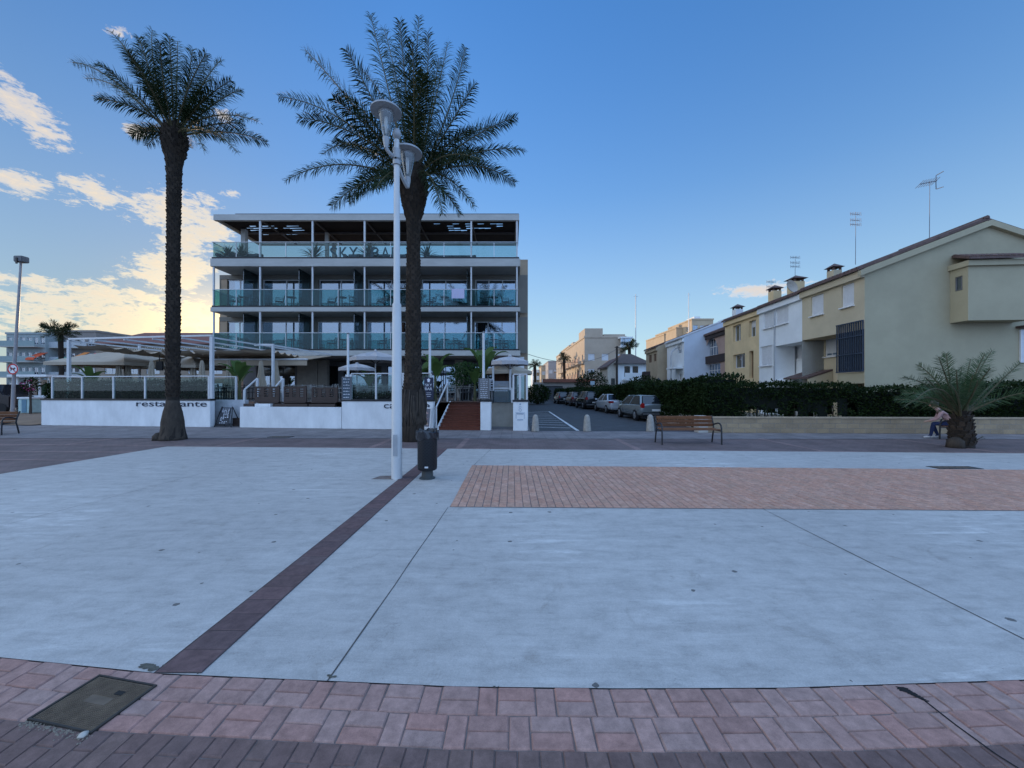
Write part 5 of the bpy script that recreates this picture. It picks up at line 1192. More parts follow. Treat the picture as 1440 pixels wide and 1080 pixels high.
for i in range(18):
    for j in range(16):
        a = 6.283*(i+.5*(j % 2))/18; r = .1865; z = .27+j*.03; c = g+V((r*math.cos(a), r*math.sin(a), z)); s = V((-math.sin(a), math.cos(a), 0))
        mb.quad(c-s*.011-Zv*.006, c+s*.011-Zv*.006, c+s*.011+Zv*.006, c-s*.011+Zv*.006)
mk('perforation', mb, mat('bin_holes', (.004, .004, .005), .9), t)
mk('sticker', MB().obox(V((g.x+.02, g.y-.186, .235)), X, -Yv, -.03, .035, 0, .004, 0, .03), mat('sticker_white', (.6, .6, .6), .6), t)
M_slat = mat_island('bench_slats', [(.20, .085, .04), (.24, .105, .05), (.17, .075, .038), (.27, .12, .055)], .6, .2, 60)
def bench(label, loc, rz, W=1.8):
    t = thing('park_bench', label, 'bench', loc, rz)
    sb = MB(); n = 5
    for i in range(4): y = -.28+i*.115; sb.box(-W/2, W/2, y, y+.10, .425+.012*abs(i-1), .46+.012*abs(i-1))
    mk('seat', sb, M_slat, t, local=True)
    bb = MB()
    for i in range(3):
        z = .52+i*.115; y = .19+i*.038
        bb.bar((-W/2, y, z+.05), (W/2, y, z+.05), .032, .10, up=V((0, -.3, 1)))
    mk('backrest', bb, M_slat, t, local=True)
    for s in (-1, 1):
        x = s*(W/2+.03)
        mk('leg_frame', MB().tube([(x, -.30, 0), (x, -.30, .2), (x, -.29, .50), (x, -.25, .60), (x, -.17, .645), (x, -.05, .645), (x, .06, .62), (x, .18, .585)], .024, 8).tube([(x, .28, 0), (x, .235, .22), (x, .18, .44), (x, .2, .58), (x, .31, .86)], .024, 8).tube([(x, -.29, .415), (x, .19, .415)], .02, 8), M_black, t, local=True, smooth=True)
    return t
gb = G(972, 625); bench('wooden slatted bench with curved black arms facing the empty plaza', (gb.x, gb.y+.25, 0), 0, 1.78)
gb = G(-26, 612); bench('wooden bench cut off by the left edge of the picture', (gb.x-.2, gb.y+.2, 0), R(8), 1.7)
gp_ = (PX(1340, 13.2)+.42, 13.2+.38, 0)
bench('bench half hidden behind the young palm with a person on it', gp_, R(-138), 1.6)
# ---------------------------------------------------------------- person on that bench
def person():
    bx, by = PX(1338, 13.2), 13.2
    t = thing('person', 'person sitting bent forward in pale pink top and dark blue trousers', 'person', (bx, by, 0))
    # local: facing -X a little towards the camera
    F_ = V((-.75, .66, 0)).normalized(); L_ = V((-.66, -.75, 0)).normalized()   # forward, (towards camera) side
    o = V((bx, by, 0))
    def q(f, s, z): return o+F_*f+L_*s+Zv*z
    verts = []; edges = []; rad = []
    def v(p, r, par=None):
        verts.append(p); rad.append(r if isinstance(r, tuple) else (r, r)); i = len(verts)-1
        if par is not None: edges.append((par, i))
        return i
    pel = v(q(0, 0, .53), (.16, .14)); w1 = v(q(.06, 0, .70), (.145, .12), pel); ch_ = v(q(.20, 0, .90), (.155, .125), w1); nk = v(q(.32, 0, 1.02), .06, ch_); hd = v(q(.38, 0, 1.09), .075, nk)
    h2 = v(q(.44, 0, 1.17), .10, hd); h3 = v(q(.47, 0, 1.24), .075, h2)
    for s in (-1, 1):
        hip = v(q(.03, s*.1, .52), .095, pel); kn = v(q(.44, s*.12+(.03 if s > 0 else 0), .52), .07, hip); an = v(q(.40+.1*s, s*.13, .10), .043, kn)
        ft = v(q(.47+.1*s, s*.135, .05), .042, an); te = v(q(.58+.1*s, s*.14, .035), .03, ft)
        sh = v(q(.25, s*.18, .92), .062, ch_); el_ = v(q(.34, s*.22, .70), .047, sh); wr = v(q(.52, s*.12, .60), .03, el_)
        pa_ = v(q(.57, s*.10, .585), .035, wr)
        for k in range(4):
            f1 = v(q(.61+.004*k, s*(.07+.02*k), .58), .011, pa_); f2 = v(q(.645-.003*k, s*(.068+.02*k), .555), .009, f1)
        th = v(q(.585, s*.05, .60), .011, pa_); v(q(.61, s*.035, .585), .009, th)
    me = bpy.data.meshes.new('body'); me.from_pydata([tuple(p-o) for p in verts], edges, [])
    ob = bpy.data.objects.new('body', me); COL.objects.link(ob)
    m = ob.modifiers.new('skin', 'SKIN'); sv = me.skin_vertices[0].data
    for i, r in enumerate(rad): sv[i].radius = r
    sv[0].use_root = True
    sb = ob.modifiers.new('sub', 'SUBSURF'); sb.levels = 2; sb.render_levels = 2
    dg = bpy.context.evaluated_depsgraph_get(); dg.update()
    me2 = bpy.data.meshes.new_from_object(ob.evaluated_get(dg)); bpy.data.objects.remove(ob)
    skin = mat('skin', (.42, .25, .18), .6, .1, 8); top = mat('pink_top', (.42, .26, .25), .9, .15, 12); jean = mat('navy_trousers', (.015, .025, .075), .9, .25, 12); shoe = mat('pale_shoes', (.50, .50, .50), .6, .15, 9)
    for mm in (skin, top, jean, shoe): me2.materials.append(mm)
    for p in me2.polygons:
        c_ = p.center+o; f = (c_-o).dot(F_); z = c_.z; s_ = abs((c_-o).dot(L_))
        if z > 1.04 and f > .28: i = 0
        elif f > .50 and .5 < z < .66 and s_ < .2: i = 0
        elif z < .085: i = 3
        elif z < .60 and not (f > .30 and z > .585) or (z < .63 and f < .12): i = 2
        else: i = 1
        p.material_index = i; p.use_smooth = True
    b = bpy.data.objects.new('body', me2); COL.objects.link(b); b.parent = t
    hc = q(.43, 0, 1.2)
    mb = MB(); n = 12
    mb.lathe([(0, .13), (.06, .12), (.105, .06), (.115, -.01), (.10, -.08)], hc-F_*.03, 16, .04); mk('hair', mb, mat('grey_brown_hair', (.16, .13, .11), .9, .3, 30), t, smooth=2)
    fc = hc+F_*.085
    for s in (-1, 1): mk('eye', MB().lathe([(0, -.012), (.010, -.006), (.012, 0), (.010, .006), (0, .012)], fc+L_*s*.035+V((0, 0, -.015)), 8), M_black, b)
    mk('nose', MB().lathe([(0, -.03), (.016, -.02), (.012, .0), (0, .02)], fc+F_*.015+V((0, 0, -.035)), 8), skin, b)
    mk('mouth', MB().obox(fc+V((0, 0, -.075)), L_, F_, -.022, .022, -.01, .006, -.004, .004), mat('lips', (.3, .1, .09), .6), b)
    for s in (-1, 1): mk('ear', MB().lathe([(0, -.03), (.016, -.015), (.018, .01), (0, .03)], hc+L_*s*.1-F_*.01+V((0, 0, -.03)), 8), skin, b)
person()
# ---------------------------------------------------------------- stone wall, hedges, bollards
M_stone = mat_brick('stone_blocks', (.42, .31, .19), (.33, .25, .165), (.30, .25, .19), .46, .19, .012, .9, .5, 0, .5, 'XZ', .35)
t = thing('stone_wall', 'low tan stone block wall under the long hedge at right', 'wall', (20, 14.9, 0))
wa = V((7.75, 15.25, 0)); wb = V((45, 13.6, 0)); wu = (wb-wa).normalized(); wn = V((wu.y, -wu.x, 0))
mk('wall', MB().obox(wa, wu, wn, 0, 38, -.35, 0, 0, .57), M_stone, t)
mk('coping', MB().obox(wa, wu, wn, -.02, 38, -.37, .025, .573, .62), mat('coping_stone', (.40, .30, .20), .9, .25, 3, bmp=.3), t)
mk('pillar', MB().obox(wa, wu, wn, -.36, -.003, -.4, .05, 0, .66), mat('pillar_render', (.42, .40, .36), .85), t)
t = thing('garden_wall', 'low pale plaster wall running up the street under the hedge', 'wall', (8, 20, 0))
ga = V((7.75, 15.7, 0)); gd = V((-.046, 1, 0)).normalized(); gn = V((-1, -.046, 0)).normalized()
mk('wall', MB().obox(ga+V((.45, 0, 0)), gd, gn, 0, 38, -.2, 0, 0, .55), mat('pale_plaster', (.46, .47, .45), .85, .2, 1.2), t)
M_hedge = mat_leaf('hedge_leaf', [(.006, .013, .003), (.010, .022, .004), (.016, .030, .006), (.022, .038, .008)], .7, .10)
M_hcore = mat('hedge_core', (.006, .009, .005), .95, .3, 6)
def hedge(label, a, d, n, L, z0, zt, th, leaves, gaps=(), lsz=.10, amp=.12, seed=1):
    """clipped but ragged hedge: knobbly dark core, leaves crowded on its skin, stems at the foot"""
    rnd = random.Random(seed); t = thing('hedge', label, 'hedge', a+d*L/2)
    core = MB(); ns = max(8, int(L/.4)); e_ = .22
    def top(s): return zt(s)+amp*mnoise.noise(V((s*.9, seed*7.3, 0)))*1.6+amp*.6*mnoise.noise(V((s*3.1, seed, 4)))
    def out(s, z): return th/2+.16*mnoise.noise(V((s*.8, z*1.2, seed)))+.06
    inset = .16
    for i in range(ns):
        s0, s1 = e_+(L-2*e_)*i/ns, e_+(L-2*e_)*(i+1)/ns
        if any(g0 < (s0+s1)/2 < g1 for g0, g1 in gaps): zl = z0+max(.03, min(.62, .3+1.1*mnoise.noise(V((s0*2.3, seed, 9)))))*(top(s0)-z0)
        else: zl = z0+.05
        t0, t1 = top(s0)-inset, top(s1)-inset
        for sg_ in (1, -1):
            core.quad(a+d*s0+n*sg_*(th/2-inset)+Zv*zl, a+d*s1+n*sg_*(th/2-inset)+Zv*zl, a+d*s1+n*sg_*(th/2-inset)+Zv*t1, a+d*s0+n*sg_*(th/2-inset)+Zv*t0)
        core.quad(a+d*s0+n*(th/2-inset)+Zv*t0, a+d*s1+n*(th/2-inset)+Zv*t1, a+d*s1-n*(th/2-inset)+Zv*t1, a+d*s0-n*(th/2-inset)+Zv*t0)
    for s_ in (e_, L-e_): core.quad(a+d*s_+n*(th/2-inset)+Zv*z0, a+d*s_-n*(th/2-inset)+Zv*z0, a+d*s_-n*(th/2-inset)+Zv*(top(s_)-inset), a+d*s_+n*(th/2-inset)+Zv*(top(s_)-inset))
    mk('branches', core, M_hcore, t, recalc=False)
    mb = MB()
    for i in range(leaves):
        s = rnd.uniform(-.1, L+.1); f = rnd.random()
        if f < .62:
            z = rnd.uniform(z0, top(s)); gp2 = any(g0 < s < g1 for g0, g1 in gaps)
            if gp2 and z < z0+.62*(top(s)-z0) and mnoise.noise(V((s*2.7, z*3.1, seed))) > -.12 and rnd.random() < .8: continue
            p = a+d*s+n*(out(s, z)-abs(rnd.gauss(0, .09)))+Zv*z; dr = n
        elif f < .85: w_ = rnd.uniform(-th/2, th/2); p = a+d*s+n*w_+Zv*(top(s)+rnd.gauss(-.03, .06)); dr = Zv
        else: z = rnd.uniform(z0, top(s)); p = a+d*(rnd.gauss(.02, .07) if rnd.random() < .7 else L+.02)-n*(th/2)*rnd.uniform(-1, 1)+Zv*z; dr = -d
        dd_ = (dr*.6+V((rnd.gauss(0, .6), rnd.gauss(0, .6), rnd.gauss(.15, .6)))).normalized()
        sv_ = dd_.cross(V((rnd.gauss(0, 1), rnd.gauss(0, 1), rnd.gauss(0, 1)))).normalized(); Lf = lsz*rnd.uniform(.6, 1.4); W = Lf*.30
        mb.add([p, p+dd_*Lf*.5+sv_*W, p+dd_*Lf, p+dd_*Lf*.5-sv_*W], [(0, 1, 2, 3)])
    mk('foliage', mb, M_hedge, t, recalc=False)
    st = MB()
    for g0, g1 in gaps:
        s = g0
        while s < g1:
            b = a+d*s+n*rnd.uniform(-.1, .25)+Zv*z0; st.tube([b, b+V((rnd.gauss(0, .06), rnd.gauss(0, .06), .5)), b+V((rnd.gauss(0, .15), rnd.gauss(0, .1), 1.1))], [.022, .018, .01], 5); s += rnd.uniform(.18, .4)
    if gaps: mk('stem', st, mat('hedge_stem', (.09, .07, .05), .9), t)
    return t
ha = wa-wn*.55*1+V((.4, 0, 0)); 
hedge('long dark green hedge above the stone wall with thin see-through patches', wa-wn*1.15+wu*.2, wu, wn, 32, .35, lambda s: 1.84+.06*math.sin(s*.6), 1.1, 52000, gaps=((1.6, 6.0),), lsz=.095, amp=.10, seed=2)
hedge('tall dark street hedge rising behind the parked silver hatchback', ga+V((1.2, .5, 0)), gd, gn, 15, .1, lambda s: 2.02-.014*s, 1.6, 30000, lsz=.11, amp=.22, seed=5)
hedge('lower mid green street hedge beside the far parked cars', ga+gd*15.6+V((.9, .5, 0)), gd, gn, 24, .1, lambda s: 1.75-.004*s, 1.3, 16000, lsz=.13, amp=.25, seed=8)
def bush(label, c, r, n, lsz=.16, name='shrub', leafm=None):
    t = thing(name, label, 'shrub', (c[0], c[1], 0)); mb = MB(); leafy(mb, c, r, n, lsz, lsz*.3); mk('foliage', mb, leafm or M_hedge, t, recalc=False)
    mb = MB()
    for i in range(5): mb.tube([(c[0]+random.uniform(-.1, .1), c[1], 0), (c[0]+random.uniform(-.4, .4)*r[0], c[1], c[2])], [.05, .02], 5)
    mk('stem', mb, mat('shrub_stem', (.06, .045, .035), .9), t)
    return t
random.seed(91)
bush('round dark shrub by the garages, left of the blue pole', (PX(832, 50), 50, 2.3), (2.1, 1.2, 1.9), 2600, .22)
bush('dark shrub mass at the left side of the street beyond the hotel', (PX(756, 45), 45, 1.2), (1.5, 2.2, 1.1), 2600, .2)
bush('low shrub under the street hedge by the white gable house', (PX(905, 35), 35, 1.9), (1.6, 1.2, 1.1), 1600, .18)
# fence rails glimpsed through the gap in the hedge
t = thing('wire_fence', 'pale wire garden fence glimpsed through the thin part of the hedge', 'fence', wa-wn*1.9+wu*4)
mb = MB()
for i in range(24): mb.obox(wa-wn*1.9, wu, wn, 1.2+i*.24, 1.22+i*.24, -.01, .01, .3, 1.65)
for z in (.5, .9, 1.3, 1.62): mb.obox(wa-wn*1.9, wu, wn, 1.2, 6.8, .012, .03, z, z+.02)
mk('mesh_panel', mb, M_alu, t)
for i in range(4): mk('post', MB().obox(wa-wn*1.9, wu, wn, 1.1+i*1.9, 1.16+i*1.9, -.04, -.012, 0, 1.75), M_alu, t)
M_boll = mat('bollard_stone', (.34, .31, .27), .9, .3, 7, bmp=.5, bscale=30)
def bollard(label, x, y):
    mb = MB(); sec = [(.17, 0), (.165, .04), (.145, .3), (.125, .52), (.11, .60), (.07, .665), (.0, .69)]
    mb.lathe(sec, V((0, 0, 0)), 8, .03); o = mk('stone_bollard', mb, M_boll, None, smooth=2); o.location = (x, y, 0); o.rotation_euler = (0, 0, R(22.5)); return tag(o, label, 'bollard', 'stone bollards across the street end')
for lab, px in (('stone bollard beside the hotel corner pillar, leftmost of the row', 753), ('stone bollard in the middle of the street mouth', 825.5), ('stone bollard in front of the silver hatchback', 914.5), ('stone bollard behind the wooden bench near the stone wall', 993)):
    Yb = 15.75 if px < 950 else 16.2; bollard(lab, PX(px, Yb), Yb)
# ---------------------------------------------------------------- parked cars
M_tyre = mat('tyre_rubber', (.012, .012, .013), .85, .2, 10); M_rim = mat('wheel_rim', (.40, .41, .42), .35, .1, 8, metal=.7)
M_carglass = mat('car_glass', (.012, .016, .02), .06, .1, 3, spec=.8); M_plastic = mat('black_plastic', (.02, .02, .022), .6, .2, 9)
M_tail = mat('tail_lamp_red', (.30, .012, .012), .2, .2, 9, spec=.7); M_plate = mat('plate_white', (.66, .66, .64), .5, .05)
def car(name, label, loc, rz, paint, kind='hatch', L=4.2, W=1.76, Hh=1.47):
    """nose along +Y in local space; body lofted through cross-sections"""
    t = thing(name, label, 'car', loc, rz, 'cars parked along the hedge')
    belt = .92 if kind != 'suv' else 1.02; gz = .22 if kind != 'suv' else .3
    r_ = -L/2
    if kind == 'sedan': prof = [(r_, .55, .80, .80), (r_+.06, .32, .93, .90), (r_+.35, gz, 1.00, .97), (r_+.75, gz, .99, 1), (0, gz, belt, 1), (L*.2, gz, belt-.02, 1), (L*.33, gz, .86, .97), (L*.45, gz+.05, .74, .88), (L/2, .35, .58, .70)]
    else: prof = [(r_, .50, .86, .84), (r_+.05, .30, belt+.04, .93), (r_+.3, gz, belt+.03, .98), (r_+.8, gz, belt+.01, 1), (0, gz, belt, 1), (L*.2, gz, belt-.02, 1), (L*.33, gz, .88, .97), (L*.45, gz+.05, .76, .88), (L/2, .35, .6, .70)]
    mb = MB(); vs = []; fs = []; K = 10
    for (y, zb, zt, ws) in prof:
        w = W/2*ws
        ring = [(-w*.86, zb), (-w*.98, zb+.12), (-w, zb+(zt-zb)*.5), (-w*.965, zt-.06), (-w*.88, zt), (w*.88, zt), (w*.965, zt-.06), (w, zb+(zt-zb)*.5), (w*.98, zb+.12), (w*.86, zb)]
        vs += [V((x, y, z)) for x, z in ring]
    for i in range(len(prof)-1):
        for k in range(K): k2 = (k+1) % K; fs.append((i*K+k, i*K+k2, (i+1)*K+k2, (i+1)*K+k))
    fs += [tuple(range(K)), tuple((len(prof)-1)*K+k for k in range(K))[::-1]]
    mb.add(vs, fs)
    body = mk('body', mb, paint, t, local=True, smooth=2, bevel=0)
    s_ = body.modifiers.new('round', 'SUBSURF'); s_.levels = 1; s_.render_levels = 2
    # greenhouse: glass core, painted roof and pillars
    if kind == 'sedan': yb0, yt0, yt1, yb1 = r_+.62, r_+1.25, L*.02, L*.22
    elif kind == 'suv': yb0, yt0, yt1, yb1 = r_+.06, r_+.42, L*.06, L*.25
    else: yb0, yt0, yt1, yb1 = r_+.10, r_+.55, L*.05, L*.25
    wb, wt = W/2*.90, W/2*.70; zb = belt-.03; zt = Hh-.05
    B = [V((-wb, yb0, zb)), V((wb, yb0, zb)), V((wb, yb1, zb)), V((-wb, yb1, zb))]; T = [V((-wt, yt0, zt)), V((wt, yt0, zt)), V((wt, yt1, zt)), V((-wt, yt1, zt))]
    names = ('rear_window', 'side_window', 'windscreen', 'side_window')
    for i in range(4):
        a, b, c_, d_ = B[i], B[(i+1) % 4], T[(i+1) % 4], T[i]; n = (b-a).cross(d_-a).normalized()
        e = .07
        def bl(u, w): return (a.lerp(b, u)).lerp(d_.lerp(c_, u), w)
        q = [bl(e, .02), bl(1-e, .02), bl(1-e, .94), bl(e, .94)]
        mk(names[i], MB().prism(q, n, .02), M_carglass, body, local=True)
    rb = MB()
    for i in range(4): rb.bar(B[i], T[i], .10, .09)
    for s in (-1, 1): rb.bar(V((s*wb, (yb0+yb1)/2+.1, zb)), V((s*wt, (yt0+yt1)/2+.05, zt)), .07, .06)
    mk('pillar', rb, paint, body, local=True)
    mb = MB().add(T+[V((-wt*.84, yt0+.12, Hh)), V((wt*.84, yt0+.12, Hh)), V((wt*.84, yt1-.2, Hh)), V((-wt*.84, yt1-.2, Hh))], [(0, 1, 5, 4), (1, 2, 6, 5), (2, 3, 7, 6), (3, 0, 4, 7), (4, 5, 6, 7), (0, 1, 2, 3)])
    mk('roof', mb, paint, body, local=True, smooth=2)
    wr = .31 if kind != 'suv' else .35
    for y in (r_+.78, L/2-.82):
        for s in (-1, 1):
            c_ = V((s*(W/2-.09), y, wr)); w = MB(); n = 20
            pr = [(wr*.62, -.1), (wr*.96, -.1), (wr, -.07), (wr, .07), (wr*.96, .1), (wr*.62, .1)]
            vs = []; fs = []
            for r, x in pr: vs += [c_+V((x, r*math.cos(6.283*k/n), r*math.sin(6.283*k/n))) for k in range(n)]
            for i in range(5):
                for k in range(n): fs.append((i*n+k, i*n+(k+1) % n, (i+1)*n+(k+1) % n, (i+1)*n+k))
            w.add(vs, fs); wh = mk('wheel', w, M_tyre, t, local=True, smooth=True)
            rm = MB(); rm.add([c_+V((s*.075, 0, 0))]+[c_+V((s*.085, wr*.64*math.cos(6.283*k/20), wr*.64*math.sin(6.283*k/20))) for k in range(20)], [(0, 1+k, 1+(k+1) % 20) for k in range(20)])
            for k in range(5): a = 6.283*k/5; rm.bar(c_+V((s*.09, 0, 0)), c_+V((s*.095, wr*.6*math.cos(a), wr*.6*math.sin(a))), .05, .03)
            mk('rim', rm, M_rim, wh, local=True)
    yb = r_-.02
    for s in (-1, 1):
        x = s*W*.40
        if kind == 'sedan': mk('tail_light', MB().box(x-.17, x+.13 if s > 0 else x+.17, yb+.02, yb+.25, .76, .90), M_tail, t, local=True, bevel=.02)
        else: mk('tail_light', MB().box(x-.10, x+.085, yb, yb+.28, belt-.20, belt+.06), M_tail, t, local=True, bevel=.03)
        mk('wing_mirror', MB().box(s*(W/2+.10)-.09, s*(W/2+.10)+.09, L*.17, L*.17+.10, belt-.0, belt+.12), paint if kind != 'suv' else M_plastic, t, local=True, bevel=.02)
        mk('headlight', MB().box(s*W*.34-.15, s*W*.34+.15, L/2-.32, L/2-.12, .60, .74), M_rim, t, local=True, bevel=.03)
    mk('bumper', MB().box(-W*.43, W*.43, yb-.04, yb+.3, .30, .50 if kind != 'sedan' else .44), M_plastic if kind != 'sedan' else paint, t, local=True, bevel=.04)
    mk('number_plate', MB().box(-.26, .26, yb-.055, yb-.042, .52 if kind == 'sedan' else .56, .63 if kind == 'sedan' else .67), M_plate, t, local=True)
    mk('diffuser_strip', MB().box(-W*.42, W*.42, yb-.06, yb-.045, .40, .43), mat('trim_chrome', (.5, .5, .5), .3, .1, 4, metal=.6), t, local=True)
    mk('underbody', MB().box(-W*.38, W*.38, r_+.15, L/2-.15, .16, .32), M_plastic, t, local=True)
    return t
def paint(nm, c, metal=.35, rough=.2): return mat(nm, c, rough, .06, 1.5, metal, coat=.5)
HD = R(2.6)
car('parked_car', 'silver hatchback with dark rear window nearest the camera', (PX(901, 22.6), 22.5, 0), HD, paint('silver_grey_paint', (.20, .225, .23)), 'hatch', 4.2, 1.78, 1.40)
car('parked_car', 'white saloon car parked second in the row', (PX(864, 28.5), 29.2, 0), HD, paint('white_silver_paint', (.48, .50, .53), .2), 'sedan', 4.5, 1.8, 1.38)
car('parked_car', 'dark grey off-roader parked third in the row', (PX(831.5, 34), 35, 0), HD, paint('charcoal_paint', (.03, .033, .036)), 'suv', 4.3, 1.8, 1.54)
car('parked_car', 'dusky reddish grey car parked fourth in the row', (PX(811.5, 40), 41, 0), HD, paint('dusky_paint', (.14, .10, .10)), 'hatch', 4.0, 1.7, 1.45)
car('parked_car', 'dark blue grey car parked farthest away in the row', (PX(792.5, 46), 47, 0), HD, paint('ink_paint', (.035, .04, .05)), 'hatch', 4.0, 1.72, 1.42)
# ---------------------------------------------------------------- poles and signs in the street
def pole(name, label, cat, px, ytop, Y, r, m, xoff=0):
    x = PX(px, Y); t = thing(name, label, cat, (x, Y, 0)); mk('pole', MB().tube([(x, Y, 0), (x+xoff, Y, PZ(ytop, Y))], [r, r*.8], 10), m, t, smooth=True); return t, x
M_wood = mat('pole_wood', (.05, .04, .034), .9, .3, 6)
t, x = pole('utility_pole', 'dark wooden utility pole in front of the white villa', 'pole', 867.5, 487, 46, .15, M_wood); mk('bracket', MB().box(x-.3, x+.3, 45.8, 45.9, PZ(489, 46), PZ(488, 46)), M_wood, t)
t, x = pole('utility_pole', 'thin dark pole left of the big beige apartment block', 'pole', 812.5, 520, 58, .11, M_wood); mk('cap', MB().lathe([(.14, 0), (.0, .12)], V((x, 58, PZ(520, 58))), 8), M_wood, t)
t, x = pole('sign_pole', 'slim pale blue pole by the round shrub in the street', 'pole', 833, 537, 40, .06, mat('blue_pole', (.25, .36, .42), .5)); mk('sign_plate', MB().box(x-.22, x+.22, 39.9, 39.93, PZ(541, 40), PZ(536, 40)), mat('sign_pale', (.4, .5, .55), .5), t)
Y = 37.5; x = PX(943.5, Y); t = thing('street_light', 'grey street light with hooked arm in front of the pale blue house', 'street light', (x, Y, 0)); zt = PZ(490, Y)
mk('pole', MB().tube([(x, Y, 0), (x, Y, zt-.8), (x+.1, Y, zt-.3), (x+.45, Y, zt), (x+1.1, Y, zt+.18)], [.09, .07, .06, .055, .05], 8), M_alu, t, smooth=True); mk('lamp_head', MB().box(x+1.0, x+1.6, Y-.12, Y+.12, zt+.12, zt+.24), M_alu, t, bevel=.03)
Y = 33; x = PX(926, Y); t = thing('lantern', 'small black lantern on a post above the street hedge', 'lantern', (x, Y, 0)); z = PZ(539.5, Y)
mk('post', MB().tube([(x, Y, 0), (x, Y, z)], .05, 8), M_black, t); mk('lantern_body', MB().lathe([(.08, 0), (.17, .32), (.19, .33), (.06, .46), (0, .52)], V((x, Y, z)), 6), M_black, t)
for px, yt, Y, lab in ((894, 414, 70, 'very thin tall radio mast rising behind the villa'), (968.5, 412, 90, 'very thin mast rising from behind the cream apartment blocks')):
    t, x = pole('radio_mast', lab, 'mast', px, yt, Y, .10, M_alu); mk('crossbar', MB().box(x-.4, x+.4, Y-.02, Y+.02, PZ(yt+3, Y), PZ(yt+3, Y)+.06), M_alu, t)
p0 = V((1.0, 28, PZ(497, 28))); p1 = V((PX(868, 46), 46, PZ(490, 46))); n = 24
pts = [p0.lerp(p1, i/n)+V((0, 0, -1.1*4*(i/n)*(1-i/n))) for i in range(n+1)]
tag(mk('overhead_cable', MB().tube(pts, .018, 5), M_black), 'thin cable sagging from the hotel corner across the street', 'cable')
# ---------------------------------------------------------------- far left: floodlight pole, dog sign, bin, kiosk
Y = 25.5; x = PX(17.5, Y); t = thing('floodlight_pole', 'tall slim pole with a floodlight box at the far left', 'floodlight', (x, Y, 0)); zt = PZ(368, Y); xt = PX(29.5, Y)
mk('pole', MB().tube([(x, Y, 0), (x+.12, Y, zt*.3), (xt, Y, zt)], [.10, .09, .06], 10), mat('pole_rosy_grey', (.30, .28, .28), .5), t, smooth=True)
mk('floodlight', MB().box(xt-.28, xt+.28, Y-.2, Y+.25, zt-.05, zt+.35), M_dkgrey, t, bevel=.04); mk('bracket', MB().box(xt-.05, xt+.05, Y-.26, Y-.205, zt-.2, zt+.2), M_black, t)
zc = PZ(519, Y-.2); c = V((PX(18, Y-.2), Y-.2, zc)); t = thing('prohibition_sign', 'round red-rimmed no dogs sign fixed to the floodlight pole', 'sign', c)
def disc(r0, r1, y, n=28):
    mb = MB()
    for k in range(n):
        a, b = 6.283*k/n, 6.283*(k+1)/n
        mb.quad(c+V((r0*math.cos(a), y, r0*math.sin(a))), c+V((r0*math.cos(b), y, r0*math.sin(b))), c+V((r1*math.cos(b), y, r1*math.sin(b))), c+V((r1*math.cos(a), y, r1*math.sin(a))))
    return mb
mb = MB(); nn = 28; ring = [c+V((.36*math.cos(6.283*k/nn), 0, .36*math.sin(6.283*k/nn))) for k in range(nn)]; mb.prism(ring, Yv, .02); mk('plate', mb, mat('sign_white', (.75, .75, .75), .5), t)
mk('rim', disc(.27, .36, -.004), mat('sign_red', (.50, .02, .025), .5), t, recalc=False)
dog = [(-.17, .03), (-.12, .06), (.06, .05), (.10, .12), (.13, .09), (.19, .06), (.17, .02), (.12, .02), (.10, -.14), (.07, -.14), (.06, -.03), (-.08, -.03), (-.11, -.14), (-.15, -.14), (-.13, -.01), (-.20, .10)]
mb = MB(); mb.prism([c+V((a, -.006, b)) for a, b in dog], -Yv, .003); mk('dog_mark', mb, M_black, t)
mk('slash', MB().prism([c+V((a, -.011, b)) for a, b in ((-.21, .18), (-.18, .21), (.21, -.18), (.18, -.21))], -Yv, .003), mat('slash_red', (.50, .02, .025), .5), t)
Y = 27; t = thing('litter_cabinet', 'pale teal and white refuse cabinet beside the white terrace wall', 'refuse cabinet', (PX(35, Y), Y, 0)); xa, xb = PX(25, Y), PX(44, Y)
mk('body', MB().box(xa, xb, Y, Y+.9, .05, PZ(561, Y)), mat('cabinet_teal', (.40, .55, .53), .5), t, bevel=.04); mk('lid', MB().box(xa-.04, xb+.04, Y-.04, Y+.94, PZ(561, Y)+.004, PZ(558.5, Y)), M_white, t, bevel=.02)
mk('front_frame', MB().box(xa+.3, xa+.62, Y-.03, Y-.004, .1, 1.0), mat('cabinet_blue', (.10, .22, .30), .5), t)
Y = 30; t = thing('kiosk', 'small white kiosk with counter and awning behind the terrace wall at far left', 'kiosk', (PX(48, Y), Y+1, 0)); xa, xb = PX(25, Y), PX(72, Y)
mk('counter', MB().box(xa, xb, Y, Y+.5, 0, PZ(556, Y)).box(xa, xa+.08, Y+.51, Y+2.5, 0, 2.5), M_white, t); mk('roof', MB().box(xa-.2, xb+.2, Y-.5, Y+2.6, PZ(530, Y), PZ(527, Y)), M_white, t)
for px in (26, 43.5, 57, 70): mk('post', MB().box(PX(px, Y)-.05, PX(px, Y)+.05, Y-.1, Y-.004, 0, PZ(530, Y)-.003), M_white, t)
mk('arch_panel', MB().prism([V((PX(52, Y+1)+a, Y+1, b)) for a, b in [(0, 0), (1.1, 0), (1.1, 1.5), (.95, 1.95), (.55, 2.15), (.15, 1.95), (0, 1.5)]], Yv, .08), mat('arch_green', (.05, .09, .05), .8), t)
Y = 28.5; t = thing('parked_van', 'dark van partly cut off at the left edge behind the sign pole', 'van', (PX(2, Y), Y, 0)); xa, xb = PX(-60, Y), PX(13, Y)
